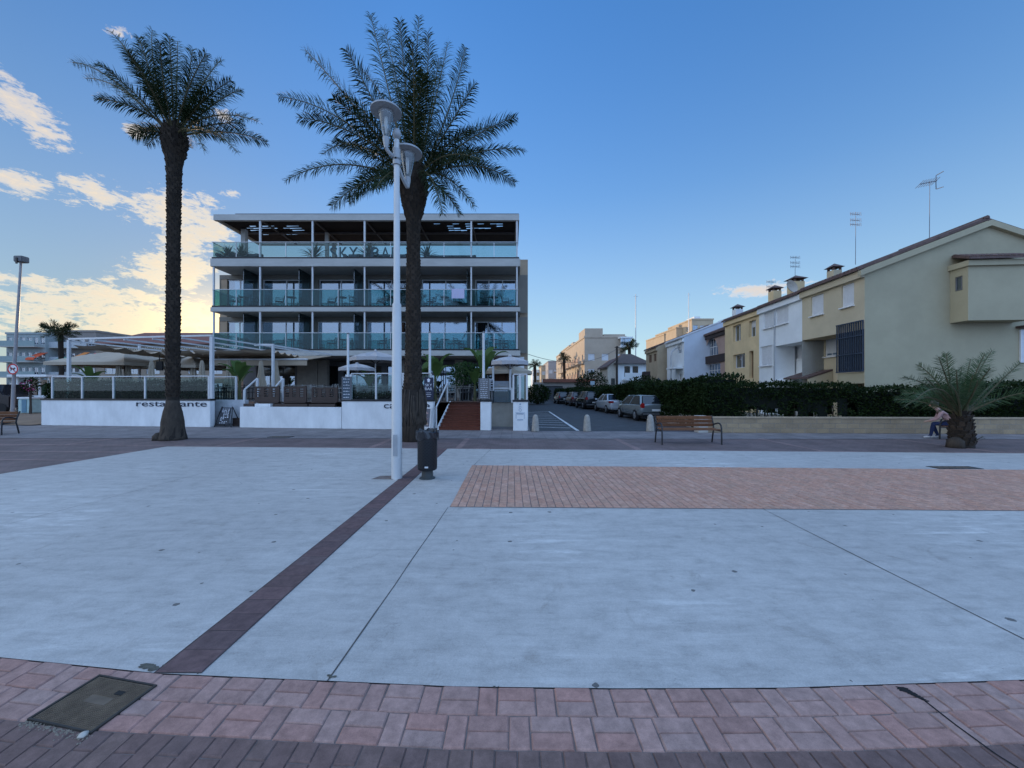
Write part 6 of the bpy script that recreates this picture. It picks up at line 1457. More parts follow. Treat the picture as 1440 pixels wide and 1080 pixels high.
mk('body', MB().prism([V((xa, Y, .35)), V((xb, Y, .35)), V((xb, Y, 1.2)), V((xb-.5, Y, 1.35)), V((xb-1.1, Y, 2.1)), V((xa, Y, 2.1))], Yv, 1.9), paint('van_paint', (.02, .02, .025)), t, bevel=.05)
for px in (-45, 3): mk('wheel', MB().prism([V((PX(px, Y)+.34*math.cos(6.283*k/18), Y-.02, .34+.34*math.sin(6.283*k/18))) for k in range(18)], Yv, .22), M_tyre, t)
mk('side_window', MB().prism([V((xb-1.9, Y-.012, 1.35)), V((xb-.75, Y-.012, 1.35)), V((xb-1.15, Y-.012, 1.95)), V((xb-1.9, Y-.012, 1.95))], Yv, .01), M_carglass, t)
t = bush('pink flowering bush beside the refuse cabinet at far left', (PX(33, 26.2), 26.6, 2.0), (.5, .4, .5), 260, .16, 'flowering_bush')
mb = MB(); leafy(mb, (PX(34, 26.2), 26.4, 2.0), (.38, .3, .38), 45, .10, .04); mk('blossom', mb, mat('pink_blossom', (.60, .06, .25), .7), t, recalc=False)
# ---------------------------------------------------------------- restaurant terrace in front of the hotel
KW = -.11; UW = V((1, KW, 0)).normalized(); NW = V((KW, -1, 0)).normalized()
def WX(px, off=0.0):
    """point on the terrace wall line below picture column px, pushed back by off"""
    k = (px-CX)/F; x = (15.93+off)*k/(1-KW*k); return V((x, 15.93+off+KW*x, 0))
def Wz(px, py, off=0.0): return PZ(py, WX(px, off).y)
ZD = 1.12
def wallseg(name, label, xa, xb, zt, th=.25, cap=True, m=None):
    a, b = WX(xa), WX(xb); L = (b-a).length; t = thing(name, label, 'wall', (a+b)/2)
    mk('wall', MB().obox(a, UW, NW, 0, L, -th, 0, 0, zt), m or M_white, t, bevel=.012)
    if cap: mk('cap', MB().obox(a, UW, NW, -.02, L+.02, -th-.03, .03, zt+.003, zt+.085), M_black, t)
    return t, a, L
ZW = 1.20
M_letter = mat('letter_navy', (.018, .028, .05), .5)
t, a, L = wallseg('terrace_wall', 'long white wall with the lettering restaurante at left', 58, 295.5, ZW)
la, lb = WX(192), WX(291); mb = MB(); put_text(mb, 'restaurante', la+NW*.012+Zv*.93, UW, Zv, (lb-la).length, .21, .02); mk('lettering', mb, M_letter, t)
t, a, L = wallseg('terrace_wall', 'lower white planter wall in the middle below the dark screens', 337, 480, .93, cap=False)
t, a, L = wallseg('terrace_wall', 'white wall with the lettering cafetería behind the lamp post', 480.5, 609, ZW)
la, lb = WX(540), WX(605.5); mb = MB(); put_text(mb, 'cafetería', la+NW*.012+Zv*.90, UW, Zv, (lb-la).length, .27, .02); mk('lettering', mb, M_letter, t)
t, a, L = wallseg('terrace_pillar', 'white pillar between the wooden steps and the side recess', 675.5, 690, ZW)
t, a, L = wallseg('terrace_pillar', 'white end pillar with a small round emblem and panel', 721.5, 742, ZW)
e0 = WX(731.5)+NW*.01+Zv*.96
ecol = mat('emblem_grey', (.30, .38, .48), .6)
mb = MB()
for rr0, rr1, dz in ((.035, .0, .14), (.05, .036, .02), (.06, .045, -.10)):
    for k in range(18):
        p, q = 6.283*k/18, 6.283*(k+1)/18
        def w_(r, a_): return e0+UW*r*math.cos(a_)+Zv*(dz+r*math.sin(a_))
        mb.quad(w_(rr1, p), w_(rr1, q), w_(rr0, q), w_(rr0, p))
mk('emblem', mb, ecol, t, recalc=False)
mb = MB()
for i in range(3): mb.obox(e0, UW, NW, -.2+.03*i, .2-.03*i, 0, .004, -.22-.03*i, -.205-.03*i)
for s in (-1, 1): mb.obox(e0, UW, NW, s*.17-.008, s*.17+.008, 0, .004, -.46, -.27)
mb.obox(e0, UW, NW, -.12, .12, 0, .004, -.52, -.485)
mk('panel_outline', mb, ecol, t)
# recessed back walls, deck
def backwall(label, xa, xb, off, zt, m): 
    a, b = WX(xa, off), WX(xb, off); t = thing('recess_wall', label, 'wall', (a+b)/2); mk('wall', MB().obox(a, UW, NW, 0, (b-a).length, -.2, 0, 0, zt), m, t); mk('base', MB().obox(a, UW, NW, .01, (b-a).length-.01, .003, .02, 0, .1), M_dkgrey, t); return t
backwall('grubby white recess wall behind the chalkboard easel', 288, 345, .9, 1.22, mat('grubby_white', (.52, .53, .55), .8, .3, 2.5, bmp=.1))
backwall('grey beige recess wall between the two white end pillars', 684, 727, .75, 1.12, mat('recess_beige', (.30, .28, .24), .85, .2, 2))
mb = MB(); A, B, C_, D = WX(58, .28), WX(612, .28), WX(612, 1.6), WX(742, 1.6)
mb.poly([V((A.x, A.y, ZD)), V((WX(290, .28).x, WX(290, .28).y, ZD)), V((WX(290, 1.1).x, WX(290, 1.1).y, ZD)), V((WX(340, 1.1).x, WX(340, 1.1).y, ZD)), V((WX(480, 1.1).x, WX(480, 1.1).y, ZD)), V((WX(480, .28).x, WX(480, .28).y, ZD)), V((B.x, B.y, ZD)), V((C_.x, C_.y, ZD)), V((D.x, D.y, ZD)), V((.7, 29.2, ZD)), V((-25, 30, ZD)), V((-24.2, 24, ZD))])
struct('terrace_deck', mb, mat('deck_planks', (.16, .12, .095), .8, .3, 2, stretch=(1, 8, 1)), recalc=False)
mb = MB(); a = WX(742, .28); mb.quad((a.x-.02, a.y, 0), (.8, 29, 0), (.8, 29, ZD), (a.x-.02, a.y, ZD)); mb.quad(WX(58, .28), (-24.2, 24, 0), (-24.2, 24, ZD), WX(58, .28)+Zv*ZD); mb.quad((-24.2, 24, 0), (-25, 30, 0), (-25, 30, ZD), (-24.2, 24, ZD)); struct('terrace_base', mb, M_white)
# wooden steps
t = thing('wooden_steps', 'broad reddish wooden steps rising to the terrace', 'steps', WX(645, .6)); a, b = WX(617, 0), WX(675, 0); L = (b-a).length
M_deck = mat_island('red_deck_boards', [(.17, .045, .022), (.20, .055, .028), (.15, .04, .02), (.23, .07, .035)], .45, .15, 60); nst = 8
for i in range(nst):
    mb = MB(); z = ZD*(i+1)/nst; y0 = .24*i; mb.obox(a, UW, -NW, .0, L, y0, y0+.235, z-.035, z); mb.obox(a, UW, -NW, .01, L-.01, y0+.02, y0+.045, z-ZD/nst+.002, z-.037)
    mk('step', mb, M_deck, t)
mk('side_board', MB().prism([a-UW*.06+Zv*.0, a-UW*.06-NW*.24*nst, a-UW*.06-NW*.24*nst+Zv*(ZD+.04), a-UW*.06+Zv*.16], UW, .055), M_white, t)
mk('landing', MB().obox(a, UW, -NW, -.05, L+.05, .24*nst, .24*nst+.6, ZD-.04, ZD+.003), M_deck, t)
rl = thing('handrail', 'white sloping handrail on the left side of the wooden steps', 'handrail', a)
mk('rail', MB().tube([a-UW*.12+Zv*.95, a-UW*.12-NW*1.8+Zv*2.05], .035, 8), M_whitemetal, rl)
for k in (0.02, .98): p = a-UW*.12-NW*1.8*k; mk('post', MB().box(p.x-.03, p.x+.03, p.y-.03, p.y+.03, ZD*k+.05, .95+1.1*k), M_whitemetal, rl)
# glass windscreens on the wall tops
def screen(label, xs, zb, zt, off=-.12, m=None, rail=True):
    pts = [WX(x, -off) for x in xs]; t = thing('glass_screen', label, 'glass screen', pts[0])
    for p in pts: mk('post', MB().obox(p, UW, NW, -.035, .035, -.035, .035, zb, zt), M_whitemetal, t)
    for p, q in zip(pts, pts[1:]):
        l = (q-p).length; mk('glass_panel', MB().obox(p, UW, NW, .05, l-.05, -.008, .008, zb+.02, zt-.06), m or M_clear, t)
    l = (pts[-1]-pts[0]).length; mk('top_rail', MB().obox(pts[0], UW, NW, 0, l, -.03, .03, zt+.002, zt+.045), M_whitemetal, t)
    return t
screen('row of glass wind screens with white posts along the left terrace', (74, 116, 160, 204.5, 249, 294), ZW+.085, 2.30)
screen('glass wind screens with white posts above the cafetería wall', (494, 529, 567, 606), ZW+.085, 2.38)
screen('set-back glass screen behind the chalkboard easel recess', (300, 332), ZW, 2.3, -1.0)
screen('short glass screen on the end pillar at the hotel corner', (722, 731, 741), ZW+.085, 2.32)
screen('low teal glass gate between the two end pillars', (692, 720), ZD+.02, ZD+.62, -.5, mat_glass('gate_teal', (.28, .42, .46), .55, .1))
# planting behind the left screens
hedge('clipped dark box hedge behind the left glass screens', WX(76, .62), UW, NW, (WX(292, .62)-WX(76, .62)).length, ZD, lambda s: 2.02, .55, 11000, lsz=.08, amp=.08, seed=12)
hedge('dark planting strip behind the cafetería glass screens', WX(490, .62), UW, NW, (WX(560, .62)-WX(490, .62)).length, ZD, lambda s: 1.5, .45, 2500, lsz=.09, amp=.10, seed=14)
def banana(label, base, h, n=7, W=.30, dirs=None):
    t = thing('banana_plant', label, 'plant', base); base = V(base)
    mk('stem', MB().tube([base, base+Zv*h*.45], [.09, .05], 8), mat('banana_stem', (.10, .10, .045), .8, .3, 6), t, smooth=True)
    for i in range(n):
        a = 6.283*i/n+random.uniform(-.3, .3); L = h*random.uniform(.5, .7); u = V((math.cos(a), math.sin(a), 0)); s = V((-u.y, u.x, 0)); p0 = base+Zv*h*random.uniform(.3, .45)
        up = random.uniform(.65, .95); pts = bez(p0, p0+u*L*.25+Zv*L*up, p0+u*L*random.uniform(.5, .75)+Zv*L*(up-.12), 8); mb = MB(); vs = []
        for k, p in enumerate(pts): w_ = W*math.sin(math.pi*min(1, .04+.96*k/8))**.7*(1 if k > 1 else .25); vs += [p-s*w_+Zv*w_*.35, p, p+s*w_+Zv*w_*.35]
        mb.add(vs, [(3*k+j, 3*k+j+1, 3*k+j+4, 3*k+j+3) for k in range(8) for j in (0, 1)]); mk('leaf', mb, M_banana, t, recalc=False, smooth=2)
random.seed(44)
for lab, px, Y, h in (('banana plant with upright leaves to the left of the wooden steps', 612, 19, 2.9), ('tall banana plant right behind the chalk menu board', 679, 19.2, 3.3), ('small banana plant beside the white flag pole by the menu boards', 668, 19.5, 1.9), ('leafy banana plant by the left end glass screens', 128, 20.3, 1.9), ('banana plant next to the sloping handrails in the terrace middle', 337, 19.6, 2.3), ('banana plant under the umbrella behind the cafetería glass', 520, 20, 1.8), ('banana plant behind the big palm trunk on the terrace', 592, 20.5, 2.4)):
    banana(lab, (PX(px, Y), Y, ZD), h, W=.16 if h < 2 else .24)
# ---------------------------------------------------------------- pergolas
t = thing('pergola', 'white steel pergola with beige retractable cloths over the left terrace', 'pergola', (-14, 21, 0))
zp = 4.12; corners = {}
for nm, px, off, wd in (('a', 97, .5, .055), ('b', 298, .15, .065), ('c', 196, 5.0, .05), ('d', 384, 3.2, .055)):
    p = WX(px, off); corners[nm] = p; mk('post', MB().box(p.x-wd, p.x+wd, p.y-wd, p.y+wd, ZD if nm in 'cd' else ZW+.09, zp if nm != 'c' else zp+.35), M_whitemetal, t)
pa, pb, pc, pd = (corners[k] for k in 'abcd')
mk('beam', MB().bar(pa+Zv*(zp+.06), pb+Zv*(zp+.06), .07, .08), M_whitemetal, t)
mk('beam', MB().bar(V((pb.x, pd.y, zp-.03)), V((pd.x+.05, pd.y, zp-.03)), .10, .11), M_whitemetal, t)
for f in (0, .2, .4, .6, .8, 1.0):
    p = pa.lerp(pb, f); mk('rail', MB().bar(p+Zv*(zp-.03), V((p.x+1.2, 25.2, 3.98)), .05, .07), M_whitemetal, t)
mk('beam', MB().bar(V((pd.x, pd.y, zp-.05)), V((pd.x+1.0, 25.0, 3.98)), .06, .08), M_whitemetal, t)
M_cloth = mat('beige_canvas', (.42, .33, .24), .9, .14, 3, stretch=(.3, 3, 1))
def cloth(x0, x1, y0, y1, z0, z1, sag=.16, waves=7):
    mb = MB(); nx, ny = 6, waves*4
    def q(i, j): s = j/ny; return V((x0+(x1-x0)*i/nx, y0+(y1-y0)*s, z0+(z1-z0)*s-sag*abs(math.sin(math.pi*waves*s))-.06*math.sin(math.pi*i/nx)))
    for i in range(nx):
        for j in range(ny): mb.quad(q(i, j), q(i+1, j), q(i+1, j+1), q(i, j+1))
    return mb
ps = [pa.lerp(pb, f) for f in (0, .2, .4, .6, .8, 1.0)]
for i, (p, q) in enumerate(zip(ps, ps[1:])):
    y0 = (18.9, 21.4, 21.6, 21.2, 21.0)[i]; k = .55 if i else .1
    mk('canopy_cloth', cloth(p.x+k, q.x+k, y0, 25.6, zp-.22, 3.78), M_cloth, t, recalc=False, smooth=2)
bulb = None; m_bulb = mat('bulb_glass', (.7, .62, .45), .3)
for i in range(60):
    f_ = i/59; p = pa.lerp(pb, f_); z = zp-.25-.12*abs(math.sin(f_*17)); c = V((p.x+.3, p.y+1.2, z))-wloc(t)
    if bulb is None: bulb = mk('string_bulb', MB().lathe([(0, -.035), (.028, 0), (0, .035)], seg=6), m_bulb, t, local=True); b_ = bulb
    else: b_ = bulb.copy(); COL.objects.link(b_)
    b_.location = c
t = thing('sun_awning', 'long beige canvas awning along the hotel ground floor', 'awning', (PX(370, 23), 23, 0))
mk('cloth', MB().prism([V((PX(300, 22.5), 22.5, 3.45)), V((PX(432, 22.5), 22.5, 3.45)), V((PX(432, 22.5)+.3, 24.9, 3.86)), V((PX(300, 22.5), 24.9, 3.86))], Zv, .03), M_cloth, t); mk('valance', MB().box(PX(300, 22.5), PX(432, 22.5), 22.46, 22.495, 3.12, 3.47), M_cloth, t); mk('front_bar', MB().tube([(PX(299, 22.5), 22.45, 3.47), (PX(433, 22.5), 22.45, 3.47)], .05, 8), M_whitemetal, t)
# ---------------------------------------------------------------- parasols
M_para = mat('parasol_canvas', (.44, .42, .42), .9, .08, 3); M_parab = mat('parasol_beige', (.40, .33, .25), .9, .1, 3)
def parasol(label, x, y, zt, r, open_=True, m=None, sq=False, z0=ZD, name='parasol'):
    t = thing(name, label, 'parasol', (x, y, z0)); m = m or M_para
    mk('pole', MB().tube([(x, y, z0), (x, y, zt)], .035, 8), M_whitemetal if m is M_para else M_darkwood, t, smooth=True); mk('base', MB().box(x-.28, x+.28, y-.28, y+.28, z0+.003, z0+.08), M_dkgrey, t)
    mb = MB(); n = 4 if sq else 8
    if open_:
        top = V((x, y, zt)); rim = [V((x+r*math.cos(6.283*(k+.5)/n), y+r*math.sin(6.283*(k+.5)/n), zt-.28*r)) for k in range(n)]
        for k in range(n):
            a, b = rim[k], rim[(k+1) % n]; m_ = a.lerp(b, .5); m1 = top.lerp(m_, .6)+Zv*-.03; a1 = top.lerp(a, .55)+Zv*.05; b1 = top.lerp(b, .55)+Zv*.05
            mb.quad(top, a1, m1, b1); mb.quad(a1, a, m_, m1); mb.quad(m1, m_, b, b1); mb.quad(a, a+Zv*-.18, m_+Zv*-.16, m_); mb.quad(m_, m_+Zv*-.16, b+Zv*-.18, b)
        mk('canopy', mb, m, t, recalc=False); rb = MB()
        for a in rim: rb.bar(top+Zv*-.08, a+Zv*-.03, .02); rb.bar(V((x, y, zt-.65)), top.lerp(a, .5)+Zv*-.06, .018)
        mk('rib', rb, M_darkwood, t); mk('finial', MB().lathe([(.1, -.01), (.06, .06), (0, .12)], top, 8), m, t)
    else:
        pr = [(.05, zt), (.09, zt-.15), (.13, zt-.7), (.22, zt-1.2), (.26, zt-1.5), (.1, zt-1.52)]; seg = 16; vs = []; fs = []
        for r_, z in pr:
            for k in range(seg): a = 6.283*k/seg; rr = r_*(1.15 if k % 2 else .72); vs.append(V((x+rr*math.cos(a), y+rr*math.sin(a), z)))
        for i in range(len(pr)-1):
            for k in range(seg): k2 = (k+1) % seg; fs.append((i*seg+k, i*seg+k2, (i+1)*seg+k2, (i+1)*seg+k))
        mb.add(vs, fs); mk('folded_canopy', mb, m, t)
    return t
def pz(px, py, Y): return PX(px, Y), Y, PZ(py, Y)
for lab, px, Y, yt, r, m, sq in (('wide white parasol just left of the lamp post', 528, 20, 494, 1.3, M_para, False), ('second white parasol lower and farther back near the lamp post', 502, 22.6, 511, 1.0, M_para, False), ('white parasol over the terrace corner at the hotel end', 717, 18.6, 501, .95, M_para, False), ('large beige square parasol left of the tall palm', 175, 23, 492, 3.1, M_parab, True), ('beige square parasol between the tall palm and the pergola post', 268, 24, 499, 2.6, M_parab, True), ('dark beige parasol under the hotel balcony behind the steps', 712, 22.5, 512, 1.6, M_parab, False)):
    parasol(lab, PX(px, Y), Y, PZ(yt, Y), r, True, m, sq)
for lab, px, Y in (('folded beige parasol nearest the big parasol at left', 167, 21.3), ('folded beige parasol to the right of the first at left', 180, 21.8), ('folded beige parasol by the black screen left of the tall palm', 213, 21.0), ('folded beige parasol farther back right of the tall palm', 272, 22.5), ('folded beige parasol just right of the tall palm', 284, 21.2), ('folded beige parasol behind the set-back glass screen', 322, 22), ('folded beige parasol under the awning by the sloping rails', 367, 21.0), ('folded beige parasol under the awning next to the pergola post', 388, 21.8)):
    parasol(lab, PX(px, Y), Y, PZ(507, Y), .3, False, M_parab)
# slender white poles
for lab, px, yt in (('slender white pole between planter wall and cafetería wall', 489.5, 470), ('slender white pole right of the big palm trunk', 604.5, 468), ('slender white pole above the chalk menu board', 680, 468), ):
    p = WX(px, .2); t = thing('flag_pole', lab, 'pole', p); zt = PZ(yt, p.y); z0 = ZW+.09
    mk('pole', MB().lathe([(.075, z0), (.07, z0+.9), (.055, z0+.92), (.05, zt)], V((p.x, p.y, 0)), 12), M_whitemetal, t, smooth=True); mk('cap', MB().lathe([(.06, 0), (.06, .04), (0, .08)], V((p.x, p.y, zt)), 10), M_dkgrey, t)
# ---------------------------------------------------------------- boards and signs
M_navy = mat('navy_board', (.018, .024, .055), .5, .15, 3); M_chalk = mat('chalk_white', (.62, .64, .68), .8, .2, 20)
a = WX(597, -.02); b = WX(609.5, -.02); t = thing('banner_sign', 'upright navy banner reading SKY BAR right of the big palm', 'sign', a); w_ = (b-a).length; z0, z1 = Wz(603, 562), Wz(603, 531)
mk('panel', MB().obox(a, UW, NW, 0, w_, 0, .04, z0, z1), M_navy, t)
lm = mat('sign_white_letters', (.75, .76, .8), .5); mb = MB(); H_ = z1-z0
put_text(mb, 'SKY', a+UW*w_*.12+NW*.046+Zv*(z0+H_*.60), UW, Zv, w_*.76, H_*.12, .006); put_text(mb, 'BAR', a+UW*w_*.10+NW*.046+Zv*(z0+H_*.43), UW, Zv, w_*.80, H_*.12, .006); mk('lettering', mb, lm, t)
mb = MB(); ec = a+UW*w_*.5+NW*.043+Zv*(z0+H_*.87)
mb.prism([ec+UW*x_+Zv*z_ for x_, z_ in ((-.06, -.07), (.06, -.07), (.04, -.03), (.075, .03), (.0, .09), (-.075, .03), (-.04, -.03))], NW, .004)
for k, (x0_, x1_) in enumerate(((.25, .75), (.2, .8), (.3, .7))): mb.obox(a, UW, NW, w_*x0_, w_*x1_, .041, .046, z0+H_*(.30-.08*k), z0+H_*(.315-.08*k))
mk('small_marks', mb, lm, t)
def menu_board(name, label, xa, xb, yt, yb, off, m, lines, lm_, frame=None, seed=1):
    rnd = random.Random(seed); a, b = WX(xa, off), WX(xb, off); w_ = (b-a).length; z0, z1 = PZ(yb, a.y), PZ(yt, a.y); t = thing(name, label, 'menu board', a)
    mk('panel', MB().obox(a, UW, NW, 0, w_, 0, .04, z0, z1), m, t)
    fb = MB(); fw = .035
    for q in ((-fw, 0, z0-fw, z1+fw), (w_, w_+fw, z0-fw, z1+fw), (0, w_, z0-fw, z0), (0, w_, z1, z1+fw)): fb.obox(a, UW, NW, q[0], q[1], -.004, .05, q[2], q[3])
    mk('frame', fb, frame or M_dkgrey, t)
    mb = MB(); h = (z1-z0)/lines
    for i in range(lines):
        zc = z1-h*(i+.5); x = w_*.1
        while x < w_*.82:
            l = rnd.uniform(.03, .11); mb.obox(a, UW, NW, x, min(x+l, w_*.9), .041, .045, zc-h*.12, zc+h*rnd.uniform(.06, .2)); x += l+.03
    mk('chalk_writing', mb, lm_, t)
    for s in (.1, .9): mk('leg', MB().obox(a, UW, NW, w_*s-.02, w_*s+.02, -.05, -.008, ZW+.09 if off < .3 else ZD, z0+.1), M_black, t)
    return t
menu_board('menu_board', 'tall dark chalk menu board by the top of the wooden steps', 674.5, 687.5, 533, 560, .05, M_dkgrey, 10, M_chalk, seed=3)
menu_board('menu_board', 'narrow dark screen board beside the tall chalk menu', 690, 693.5, 534, 548, .4, M_black, 4, M_chalk, M_whitemetal, 5)
menu_board('menu_board', 'blue grey price board with pale lines at the foot of the white pole', 482.5, 493.5, 531, 561, .02, mat('blue_grey_board', (.06, .09, .12), .6), 7, M_chalk, seed=8)
# chalkboard easel in the recess
t = thing('chalkboard_easel', 'black A-frame chalkboard standing in the wall recess at left', 'A-board', WX(317, .1)); a = WX(305, .25); b = WX(329, .25); c_ = (a+b)/2
pl_ = lambda s, z, k: c_+UW*s-NW*(.30*k)+Zv*z
for s in (-1, 1): mk('leg', MB().bar(pl_(s*.42, 0, -.5), pl_(s*.26, .92, .35), .035), M_black, t); mk('leg', MB().bar(pl_(s*.42, 0, 1.4), pl_(s*.26, .9, .4), .03), M_black, t)
q = [pl_(-.27, .12, -.42), pl_(.27, .12, -.42), pl_(.24, .88, .28), pl_(-.24, .88, .28)]; nn = (q[1]-q[0]).cross(q[3]-q[0]).normalized(); nn = nn if nn.y < 0 else -nn
mk('board', MB().prism(q, nn, .02), mat('slate', (.03, .035, .045), .7), t); mb = MB(); rnd = random.Random(4)
for i in range(11):
    f0 = .06+i*.082
    for x_ in (-.7, -.3, .1, .5):
        if rnd.random() < .8: l = rnd.uniform(.15, .33); pts_ = [(x_, f0), (x_+l, f0), (x_+l, f0+.04), (x_, f0+.04)]; mb.prism([(q[0].lerp(q[1], .5+u_*.48)).lerp(q[3].lerp(q[2], .5+u_*.48), v_)+nn*.021 for u_, v_ in pts_], nn, .003)
mk('chalk_writing', mb, M_chalk, t)
for z in (.06,): mk('brace', MB().bar(pl_(-.42, z, -.48), pl_(.42, z, -.48), .03), M_black, t)
tag(mk('floor_planter', MB().obox(WX(327, .5), UW, NW, 0, .42, -.25, .0, 0, .38), M_darkwood), 'dark wooden box on the ground beside the chalkboard easel', 'planter box')
# picture A-board by the steps
t = thing('poster_board', 'white framed photo menu board leaning by the wooden steps', 'A-board', WX(602, -.25)); a = WX(594.5, -.3); b = WX(606, -.3); w_ = (b-a).length; U2 = (UW*.93+NW*.2).normalized(); LZ = (Zv*.96-NW*.25).normalized(); N2 = U2.cross(LZ).normalized()
if N2.y > 0: N2 = -N2
mk('frame', MB().obox(a, U2, N2, 0, w_, 0, .03, .1, .98, LZ), M_whitemetal, t); mk('poster', MB().obox(a, U2, N2, .05, w_-.05, .031, .036, .16, .92, LZ), mat('poster_grey', (.10, .10, .12), .5), t)
mb = MB(); rnd = random.Random(9)
for i in range(12): x_ = rnd.uniform(.06, w_-.14); z_ = rnd.uniform(.18, .84); mb.obox(a, U2, N2, x_, x_+rnd.uniform(.04, .10), .037+i*.0004, .0375+i*.0004, z_, z_+rnd.uniform(.03, .08), LZ)
mk('dish_photos', mb, mat_island('dish_colours', [(.4, .1, .05), (.5, .45, .4), (.25, .12, .05), (.5, .3, .3), (.12, .1, .1)], .5, 0), t)
for s in (0, w_-.03): mk('leg', MB().obox(a, U2, N2, s, s+.03, -.02, .0, 0, .11), M_whitemetal, t)
# dark slotted wood screens and lounge planters behind the low wall
def slot_screen(label, xa, xb, yt, yb, off):
    a, b = WX(xa, off), WX(xb, off); w_ = (b-a).length; z0, z1 = PZ(yb, a.y), PZ(yt, a.y); t = thing('slatted_screen', label, 'wooden screen', a)
    hs = []; n = 3; rows_ = 4
    for i in range(n):
        for j in range(rows_): hs.append((w_*(i+.2)/n, w_*(i+.75)/n, (z1-z0)*(.34+.15*j), (z1-z0)*(.34+.15*j)+.05))
    mk('panel', MB().wall(a+Zv*z0, UW, NW, w_, z1-z0, hs, .06), M_darkwood, t); mk('shelf', MB().obox(a, UW, NW, -.02, w_+.02, -.4, .03, z0-.05, z0-.004), M_darkwood, t); mk('end_post', MB().obox(a, UW, NW, w_+.003, w_+.06, -.06, .01, z0, z1+.04), M_darkwood, t)
slot_screen('dark slotted wooden screen, first right of the banana plant', 358, 391, 543.5, 565, .55); slot_screen('dark slotted wooden screen in the middle behind the low wall', 399, 429, 543.5, 565, .5); slot_screen('dark slotted wooden screen nearest the blue grey price board', 438, 473, 545, 565, .55)
for lab, xa, xb, m in (('dark planter trough at the left end of the low wall', 342, 356, M_darkwood), ('white planter trough on the low wall ledge', 358, 380, M_white), ('long dark trough below the middle screens', 384, 432, M_darkwood), ('dark trough at the right end of the low wall', 434, 471, M_darkwood)):
    a, b = WX(xa, .32), WX(xb, .32); tag(mk('trough', MB().obox(a, UW, NW, 0, (b-a).length, -.16, .0, .9, 1.06), m, None, bevel=.01), lab, 'planter')
for i, (lab, x0, x1) in enumerate((('sloping white handrail left of the slotted screens', 344, 362), ('sloping white handrail between the slotted screens', 384, 398))):
    p, q = WX(x0, .9), WX(x1, 1.2); t = thing('handrail', lab, 'handrail', p); zq = PZ(532, q.y); zp_ = PZ(548, p.y)
    mk('rail', MB().tube([V((p.x, p.y, zp_)), V((q.x, q.y, zq))], .04, 8), M_whitemetal, t)
    for u_, z_ in ((p, zp_), (q, zq)): mk('post', MB().box(u_.x-.045, u_.x+.045, u_.y-.045, u_.y+.045, ZD-.15, z_), M_whitemetal, t)
# tables and chairs
M_wchair = mat('white_plastic', (.30, .29, .27), .5, .08, 5); M_dchair = mat('dark_rattan', (.05, .05, .055), .8, .25, 12)
cw = None; cd = None; tw = None; random.seed(12)
def put_chair(x, y, rz, white=True):
    global cw, cd
    if white:
        lab = 'pale chair at a terrace table behind the glass'
        if cw is None: cw = garden_chair('terrace_chair', lab, (x, y, ZD), rz, M_wchair, 'pale terrace chairs')
        else: dup(cw, (x, y, ZD), rz)
    else:
        lab = 'dark rattan chair on the restaurant terrace'
        if cd is None: cd = garden_chair('terrace_chair', lab, (x, y, ZD), rz, M_dchair, 'dark terrace chairs')
        else: dup(cd, (x, y, ZD), rz)
def put_table(x, y):
    global tw
    if tw is None:
        t = thing('terrace_table', 'square pale table on the restaurant terrace', 'table', (x, y, ZD), 0, 'terrace tables'); mk('table_top', MB().box(-.4, .4, -.4, .4, .72, .75), M_wchair, t, local=True, bevel=.01); mk('pedestal', MB().lathe([(.25, 0), (.25, .02), (.03, .04), (.03, .72)], seg=12), M_dkgrey, t, local=True); tw = t
    else: dup(tw, (x, y, ZD))
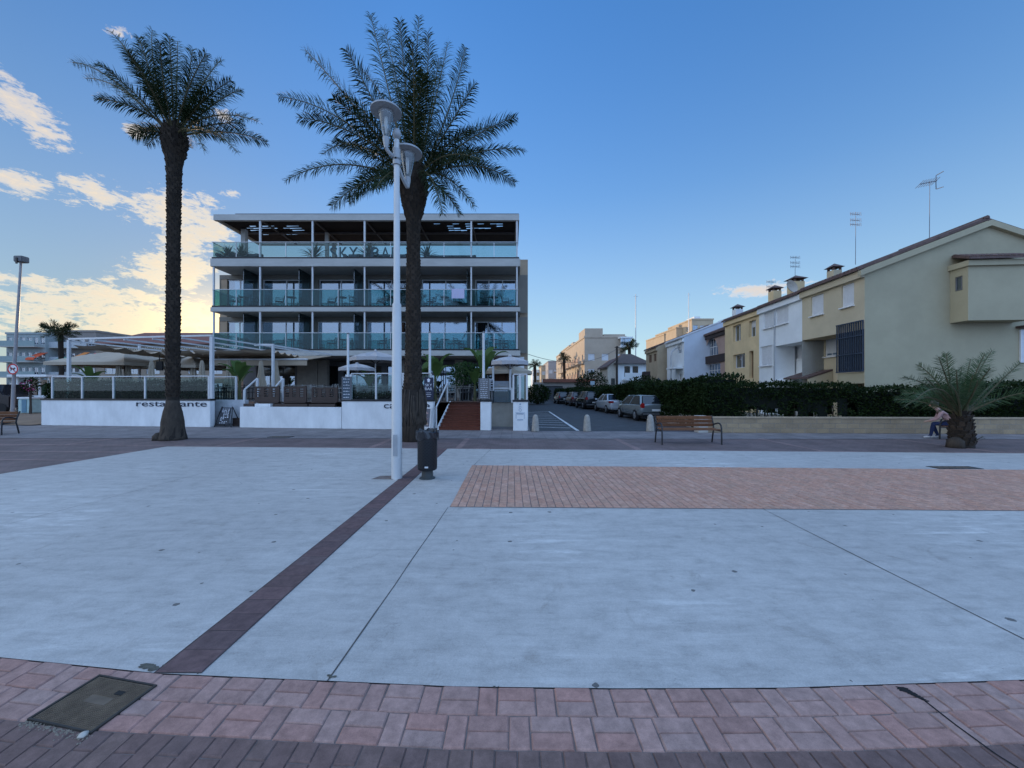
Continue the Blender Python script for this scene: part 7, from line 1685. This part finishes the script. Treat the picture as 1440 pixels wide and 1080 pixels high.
for i, (px, Y, wh) in enumerate([(105, 21.5, 1), (150, 21, 1), (190, 20.3, 1), (222, 20.0, 1), (262, 20.2, 1), (285, 19.6, 0), (315, 20, 0), (350, 21, 0), (410, 21, 1), (440, 20.5, 1), (470, 21, 0), (505, 19, 1), (535, 18.8, 1), (558, 19.2, 1), (595, 19, 0), (633, 20.2, 1), (655, 20.6, 0), (702, 19.4, 1), (125, 24, 1), (240, 24, 0), (300, 24.5, 1)]):
    x = PX(px, Y); put_table(x, Y)
    for k in range(4):
        a = math.pi/2*k+.2; put_chair(x+.72*math.cos(a), Y+.72*math.sin(a), a-math.pi/2, wh)
# bar hut behind the recess and dark round tree-like planter by the steps
t = thing('bar_counter', 'wooden bar hut with dark opening under the corner parasol', 'bar', (PX(706, 21.5), 21.5, ZD)); xa, xb = PX(693, 21), PX(718, 21)
mk('back', MB().box(xa, xb, 22.5, 22.6, ZD, 3.4), mat('bar_brown', (.12, .05, .025), .7, .3, 5), t); mk('counter', MB().box(xa, xb, 21, 21.5, ZD, ZD+1.05), mat('bar_panel', (.28, .30, .33), .6), t, bevel=.02); mk('canopy', MB().box(xa-.2, xb+.2, 20.8, 22.6, 3.42, 3.55), M_darkwood, t)
for px in (693.5, 717.5): mk('post', MB().box(PX(px, 21)-.06, PX(px, 21)+.06, 20.95, 20.99, ZD, 3.42), M_whitemetal, t)
random.seed(71)
bush_c = (PX(655, 21.5), 21.5, 2.45); t = thing('olive_tree', 'dark rounded little tree standing at the top of the wooden steps', 'tree', (bush_c[0], bush_c[1], ZD)); mb = MB(); leafy(mb, bush_c, (1.0, .8, .75), 1500, .16, .04); mk('crown', mb, M_leafdark, t, recalc=False); mk('trunk', MB().tube([(bush_c[0], bush_c[1], ZD), (bush_c[0]+.05, bush_c[1], 2.0)], [.09, .06], 8), M_trunkcore, t); mk('pot', MB().lathe([(.3, 0), (.42, .6), (.44, .6), (.4, .55), (0, .55)], V((bush_c[0], bush_c[1]-.01, ZD)), 16), M_black, t)
t = thing('tv_screen', 'black screen box hanging among the folded parasols left of the tall palm', 'screen', (PX(224, 22), 22, 0)); mk('screen', MB().box(PX(219, 22), PX(228, 22), 22, 22.1, PZ(521, 22), PZ(508, 22)), M_black, t, bevel=.01); mk('bracket', MB().tube([(PX(223, 22), 22.06, PZ(508, 22)), (PX(223, 22), 22.06, 3.8)], .025, 6), M_black, t)
